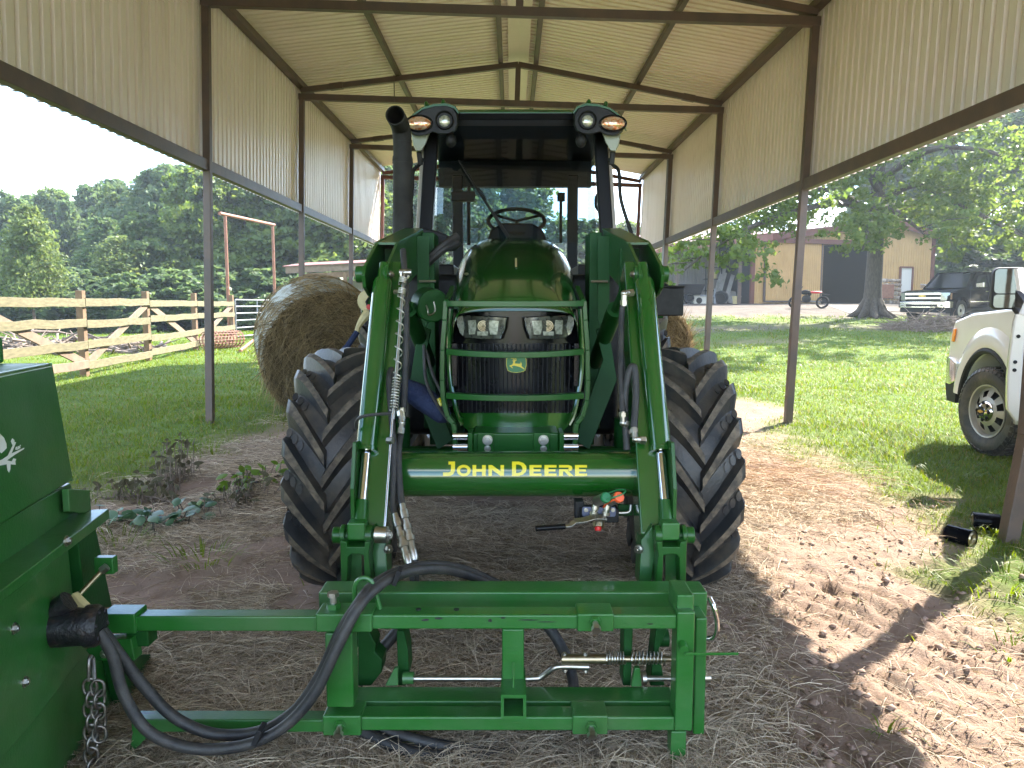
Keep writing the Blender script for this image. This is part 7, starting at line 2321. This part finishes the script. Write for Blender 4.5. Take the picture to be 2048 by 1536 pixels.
# coupler side plates behind the frame
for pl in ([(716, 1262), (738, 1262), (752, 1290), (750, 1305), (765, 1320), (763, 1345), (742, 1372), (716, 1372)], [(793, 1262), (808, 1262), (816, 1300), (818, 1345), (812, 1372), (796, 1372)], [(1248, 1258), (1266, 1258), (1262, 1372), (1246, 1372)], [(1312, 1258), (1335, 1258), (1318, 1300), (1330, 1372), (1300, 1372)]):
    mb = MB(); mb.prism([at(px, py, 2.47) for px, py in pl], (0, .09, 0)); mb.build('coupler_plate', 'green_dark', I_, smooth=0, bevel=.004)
for pl in ([(770, 1372), (788, 1338), (796, 1336), (796, 1372)], [(1262, 1374), (1270, 1336), (1280, 1336), (1284, 1374)]):
    mb = MB(); mb.prism([at(px, py, 2.40) for px, py in pl], (0, .02, 0)); mb.build('lug_plate', 'green_powder', I_, smooth=0, bevel=.003)
# latch: long rod, bent rod, spring on a tube
mb = MB(); mb.tube(bez([at(822, 1357, 2.44), at(930, 1357, 2.44), at(1060, 1357, 2.44), at(1085, 1352, 2.44), at(1105, 1337, 2.43), at(1125, 1333, 2.43), at(1178, 1334, 2.43)], 8), .0095, 12); mb.build('latch_rod', 'zinc', I_)
mb = MB(); mb.cyl(at(806, 1356, 2.44), at(828, 1356, 2.44), .020, n=16); mb.build('rod_socket', 'green_powder', I_)
mb = MB(); mb.cyl(at(1123, 1318, 2.43), at(1214, 1318, 2.43), .016, n=18); mb.cyl(at(1214, 1318, 2.43), at(1345, 1318, 2.43), .0105, n=14); mb.build('latch_tube', 'zinc_gold', I_)
def helix_i(p0, p1, turns, r, wire):
    d, s, u = frame_of(p1 - p0); n = int(turns * 14)
    mb = MB(); mb.tube([p0.lerp(p1, i / n) + s * (r * math.cos(2 * PI * turns * i / n)) + u * (r * math.sin(2 * PI * turns * i / n)) for i in range(n + 1)], wire, 6)
    return mb.build('latch_spring', 'zinc', I_, smooth=60)
helix_i(at(1212, 1316, 2.43), at(1250, 1316, 2.43), 7, .020, .0024); helix_i(at(1262, 1316, 2.43), at(1328, 1316, 2.43), 9, .019, .0024)
for px, py, ax in ((1129, 1303, 1), (1170, 1303, 1), (1130, 1346, -1), (1171, 1347, -1), (1209, 1330, -1)):
    mb = MB(); mb.bolt(at(px, py + (6 if ax > 0 else -6), 2.43), (0, -.2, ax), .007); mb.build('bolt', 'zinc', I_, smooth=30)
mb = MB(); mb.cyl(at(1284, 1357, 2.44), at(1420, 1357, 2.44), .009, n=14); mb.cyl(at(1284, 1356, 2.44), at(1292, 1356, 2.44), .022, n=16); mb.build('hinge_pin', 'zinc', I_)
mb = MB(); mb.cyl(at(1405, 1355, 2.40), at(1420, 1355, 2.40), .017, n=16); mb.cyl(at(1411, 1340, 2.40), at(1411, 1372, 2.40), .006, n=8); mb.build('pin_collar', 'zinc', I_, smooth=40)
mb = MB(); mb.tube(bez([at(1419, 1196, 2.42), at(1428, 1215, 2.40), at(1434, 1245, 2.40), at(1433, 1265, 2.40), at(1425, 1276, 2.41), at(1412, 1277, 2.43)], 6), .0085, 10); mb.build('latch_handle', 'chrome', I_)
mb = MB(); mb.tube([at(1368, 1296, 2.20), at(1370, 1308, 2.18), at(1476, 1307.5, 2.19)], .0042, 8); mb.cyl(at(1364, 1288, 2.205), at(1368, 1300, 2.18), .014, n=12); mb.build('latch_pull', 'green_powder', I_)
# green bits seen behind: shadowed pivots
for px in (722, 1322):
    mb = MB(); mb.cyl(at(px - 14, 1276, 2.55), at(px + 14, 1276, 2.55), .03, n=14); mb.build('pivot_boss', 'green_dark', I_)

# ---- the tall box: its long side faces across the frame, running towards us
BX = lambda px, py, off=0.0: atX(px, py, -1.29 + off)
def side_plate(name, pts, off, th, m_, bevel=.004, parent=I_, smooth=0):
    mb = MB(); mb.prism([BX(px, py, off) for px, py in pts], (-th, 0, 0))
    return mb.build(name, m_, parent, smooth=smooth, bevel=bevel)
# body of the upper box: the face leans; far end closes it
top_f, top_n = at(105, 725, 2.30), atX(-330, 905, -0.95)
E1, E2 = at(104, 726, 2.31), at(146, 962, 2.28)
nd = Vector((.105, -.50, 0)).normalized()
N1, N2 = E1 + nd * 1.3 + Vector((0, 0, 0)), E2 + nd * 1.3
wv = Vector((-1.0, -.14, 0))
mb = MB(); mb.loft([[E1, E2, E2 + wv, E1 + wv], [N1, N2, N2 + wv, N1 + wv]]); bxm = mb.build('box_body', 'green_powder', I_, smooth=0, bevel=.012, seg=3)
mb = MB(); q = E1 + nd * .18 + Vector((-.26, 0, .0)); mb.box(q + Vector((-.265, -.10, .035)), (.45, .8, .08), Matrix.Rotation(-.2, 3, 'Z')); mb.build('top_rail', 'green_powder', I_, smooth=0, bevel=.008)
# panel frame under it
def onface(px, py, off=0.0):
    """Point of the leaning lower face behind a pixel."""
    d = ray(px, py); nrm = Vector((nd.y, -nd.x, 0)) * -1
    o = Vector((0, 0, CAM_Z)); p0 = E2 + nrm * off
    t = (p0 - o).dot(nrm) / d.dot(nrm)
    return o + d * t
fn = Vector((-nd.y, nd.x, 0))
fn = fn if fn.x > 0 else -fn
def face_plate(name, pts, off, th, m_, bevel=.004):
    mb = MB(); mb.prism([onface(px, py, 0) + fn * off for px, py in pts], -fn * th)
    return mb.build(name, m_, I_, smooth=0, bevel=bevel)
face_plate('lower_panel', [(150, 965), (-120, 1125), (-120, 1700), (300, 1700), (205, 1215), (178, 1060)], -.012, .9, 'green_powder')
face_plate('ledge', [(166, 1020), (-80, 1190), (-80, 1215), (168, 1040)], .075, .09, 'green_powder')
face_plate('corner_tab', [(122, 978), (166, 980), (170, 1030), (125, 1024)], .02, .02, 'green_powder')
face_plate('cover_plate', [(110, 1095), (-60, 1190), (-60, 1580), (62, 1440), (152, 1322), (128, 1100)], .012, .02, 'green_powder')
face_plate('corner_angle', [(168, 1042), (132, 1066), (150, 1216), (206, 1216)], .030, .04, 'green_dark')
for px, py in ((68, 1086), (17, 1258), (38, 1365)):
    mb = MB(); mb.bolt(onface(px, py) + fn * (.078 if py < 1100 else .012), fn, .011); mb.build('bolt', 'zinc', I_, smooth=30)
face_plate('lower_rail', [(280, 1310), (208, 1312), (228, 1400), (250, 1545), (300, 1545)], .04, .05, 'green_dark')
mb = MB(); mb.prism([at(268, 1450, 2.22), at(300, 1468, 2.22), at(258, 1512, 2.22)], (0, .015, 0)); mb.build('gusset', 'green_powder', I_, smooth=0)
mb = MB(); mb.prism([at(208, 1282, 2.20), at(262, 1278, 2.20), at(270, 1322, 2.20), at(190, 1322, 2.20), at(170, 1300, 2.20)], (0, .05, 0)); mb.build('chain_bracket', 'green_powder', I_, smooth=0, bevel=.003)
mb = MB(); mb.bolt(at(209, 1308, 2.198), (0, -1, 0), .010); mb.build('bolt', 'zinc', I_, smooth=30)
# tension rod across the corner
mb = MB(); mb.cyl(at(152, 1196, 2.12), at(208, 1137, 2.20), .0075, n=10); mb.build('tension_rod', 'zinc_gold', I_)
mb = MB(); mb.cyl(at(203, 1142, 2.195), at(214, 1133, 2.20), .013, n=6); mb.build('rod_nut', 'zinc', I_, smooth=30)
rpart('rod_tab', 188, 1116, 226, 1149, 2.23, .03, 'green_powder', I_, .003)
mb = MB(); mb.beam(at(146, 1192, 2.08), at(176, 1222, 2.06), .020, .030); mb.build('rod_clevis', 'hook_cream', I_, smooth=0, bevel=.003)
# hydraulic motor
m0 = at(64, 1259, 2.03); m1 = at(203, 1250, 2.055)
md = (m1 - m0)
Lm = md.length
mb = MB(); mb.lathe([(.03, .001), (.03, .052), (Lm * .78, .052), (Lm * .79, .058), (Lm * .93, .058), (Lm, .050), (Lm, .001)], m0, md, 28); mt = mb.build('hydraulic_motor', 'cast_black', I_, smooth=40)
mb = MB(); d, s, u = frame_of(md)
mb.prism([m0 + s * (.062 * a) + u * (.075 * b_) for a, b_ in ((-1, -.8), (-.8, -1), (.8, -1), (1, -.8), (1, .8), (.8, 1), (-.8, 1), (-1, .8))], d * .04); mb.build('motor_flange', 'cast_black', mt, smooth=0, bevel=.006)
for a in range(6):
    an = 2 * PI * a / 6 + .3
    mb = MB(); mb.bolt(m1 - d * .004 + s * (.040 * math.cos(an)) + u * (.040 * math.sin(an)), d, .008); mb.build('bolt', 'cast_black', mt, smooth=30)
mb = MB(); mb.cyl(m0 + d * .06 + u * .045, m0 + d * .10 + u * .075, .03, n=12); mb.build('port_boss', 'cast_black', mt)

# ---- chain
ch = thing('chain', at(190, 1420, 2.12), 'steel chain hanging doubled from the bracket beside the motor', 'chain')
def link(p, d, flat_, Lk=.050, Wk=.018, w=.0048):
    d = Vector(d).normalized(); s = Vector(flat_) - d * Vector(flat_).dot(d); s.normalize()
    pts = []
    for i in range(16):
        a = 2 * PI * i / 16
        pts.append(p + d * (Lk / 2 * math.copysign(abs(math.sin(a)) ** .8, math.sin(a))) + s * (Wk * math.cos(a)))
    mb = MB(); mb.tube(pts, w, 7, True)
    o = mb.build('chain_link', 'chain_steel', ch, smooth=60)
mb = MB(); mb.tube(bez([at(178, 1362, 2.12), at(178, 1330, 2.12), at(180, 1314, 2.13), at(186, 1318, 2.14), at(188, 1340, 2.13), at(189, 1362, 2.12)], 5), .006, 8); mb.build('chain_hook', 'chain_steel', ch)
for strand, (xa, xb, ya, yb) in enumerate(((181, 184, 1362, 1545), (196, 200, 1365, 1480))):
    n = int((yb - ya) / 21)
    for i in range(n):
        t = (i + .5) / n
        p = at(xa + (xb - xa) * t + (2 if i % 2 else -1), ya + (yb - ya) * t, 2.12)
        link(p, (0.03 * (-1) ** i, 0.0, -1), (1, .25, 0) if i % 2 == 0 else (.35, 1, 0))

# ---- pair of hoses looping from the motor over the frame and down behind it
def ihose(pts, r=.0165):
    mb = MB(); mb.tube(bez(pts, 9), r, 12)
    return mb.build('hydraulic_hose', 'rubber_hose', I_, smooth=60)
ihose([at(196, 1262, 2.05), at(225, 1310, 2.06), at(248, 1390, 2.06), at(300, 1465, 2.06), at(390, 1497, 2.08), at(490, 1490, 2.10), at(570, 1452, 2.12), at(630, 1385, 2.13), at(672, 1300, 2.14), at(712, 1222, 2.17), at(748, 1180, 2.24), at(800, 1148, 2.34), at(870, 1138, 2.46), at(930, 1148, 2.58), at(985, 1172, 2.66), at(1020, 1210, 2.7)])
ihose([at(202, 1258, 2.08), at(240, 1310, 2.11), at(290, 1375, 2.13), at(350, 1435, 2.14), at(430, 1468, 2.15), at(520, 1462, 2.16), at(590, 1420, 2.165), at(640, 1350, 2.17), at(680, 1265, 2.175), at(718, 1205, 2.19), at(745, 1172, 2.26), at(790, 1146, 2.37), at(860, 1130, 2.49), at(930, 1140, 2.62), at(1000, 1170, 2.72)])
ihose([at(1085, 1240, 2.62), at(1110, 1272, 2.6), at(1135, 1320, 2.58), at(1147, 1370, 2.56), at(1146, 1420, 2.5), at(1130, 1460, 2.44), at(1085, 1492, 2.36), at(1010, 1508, 2.30), at(920, 1514, 2.26), at(830, 1506, 2.25), at(770, 1485, 2.27), at(720, 1460, 2.32)], .019)
ihose([at(1030, 1508, 2.34), at(960, 1500, 2.30), at(880, 1490, 2.28), at(800, 1470, 2.30), at(740, 1448, 2.34)], .017)
ihose([at(805, 1250, 2.6), at(775, 1285, 2.58), at(752, 1312, 2.57), at(735, 1340, 2.56), at(716, 1366, 2.55)], .020)
for px, py, Y in ((518, 1468, 2.10), (795, 1152, 2.32)):
    mb = MB(); mb.box(at(px, py, Y - .01), (.016, .05, .050), Matrix.Rotation(.4, 3, 'Y')); mb.build('hose_tie', 'trim_dark', I_, smooth=0, bevel=.003)

# ---- white bird-and-branch emblem on the box
def lettering(polys, name='emblem'):
    mb = MB()
    nrm = fn
    for poly in polys:
        pts = []
        for x, y in poly:
            px, py = x / 3.656, 680 + y / 3.656
            d = ray(px, py)
            nB = (E1 - E2).cross(nd).normalized()
            nB = nB if nB.x > 0 else -nB
            t = ((E1 + nB * .0025) - Vector((0, 0, CAM_Z))).dot(nB) / d.dot(nB)
            pts.append(Vector((0, 0, CAM_Z)) + d * t)
        mb.prism(pts, -nB * .0012)
    return mb.build(name, 'white_decal', I_, smooth=0)
lettering([[(-60, 660), (0, 685), (30, 715), (48, 760), (50, 790), (22, 818), (12, 828), (0, 815), (-30, 800), (-60, 780)], [(-60, 905), (20, 872), (60, 845), (95, 770), (82, 740), (92, 720), (105, 730), (106, 745), (118, 748), (85, 830), (178, 788), (176, 797), (110, 838), (52, 880), (88, 888), (100, 866), (118, 870), (112, 890), (116, 912), (78, 908), (76, 945), (68, 968), (58, 952), (52, 908), (-60, 930)]])
lettering([[(120, 780), (126, 780), (122, 796), (130, 796), (129, 802), (114, 802)], [(134, 776), (140, 776), (136, 792), (142, 792), (141, 798), (128, 799)], [(144, 778), (151, 766), (152, 772), (148, 780), (147, 786), (151, 786), (149, 792), (142, 790)]], 'small_letters')
# ================================================================== HAZE
hz_mat = bpy.data.materials.new('haze_mat')
hz_mat.use_nodes = True
hn, hl_ = hz_mat.node_tree.nodes, hz_mat.node_tree.links
hn.clear()
ho = hn.new('ShaderNodeOutputMaterial')
hv = hn.new('ShaderNodeVolumePrincipled')
hv.inputs['Color'].default_value = (0.80, 0.91, 1.0, 1)
hv.inputs['Density'].default_value = 0.0009
hv.inputs['Anisotropy'].default_value = 0.35
hl_.new(hv.outputs['Volume'], ho.inputs['Volume'])
MATS['haze_mat'] = hz_mat
mb = MB(); mb.span((-116, -34, -1.6), (116, 156, 27))
tag(mb.build('haze', 'haze_mat', None, smooth=0), 'thin bluish summer haze over the whole farmyard', kind='stuff')
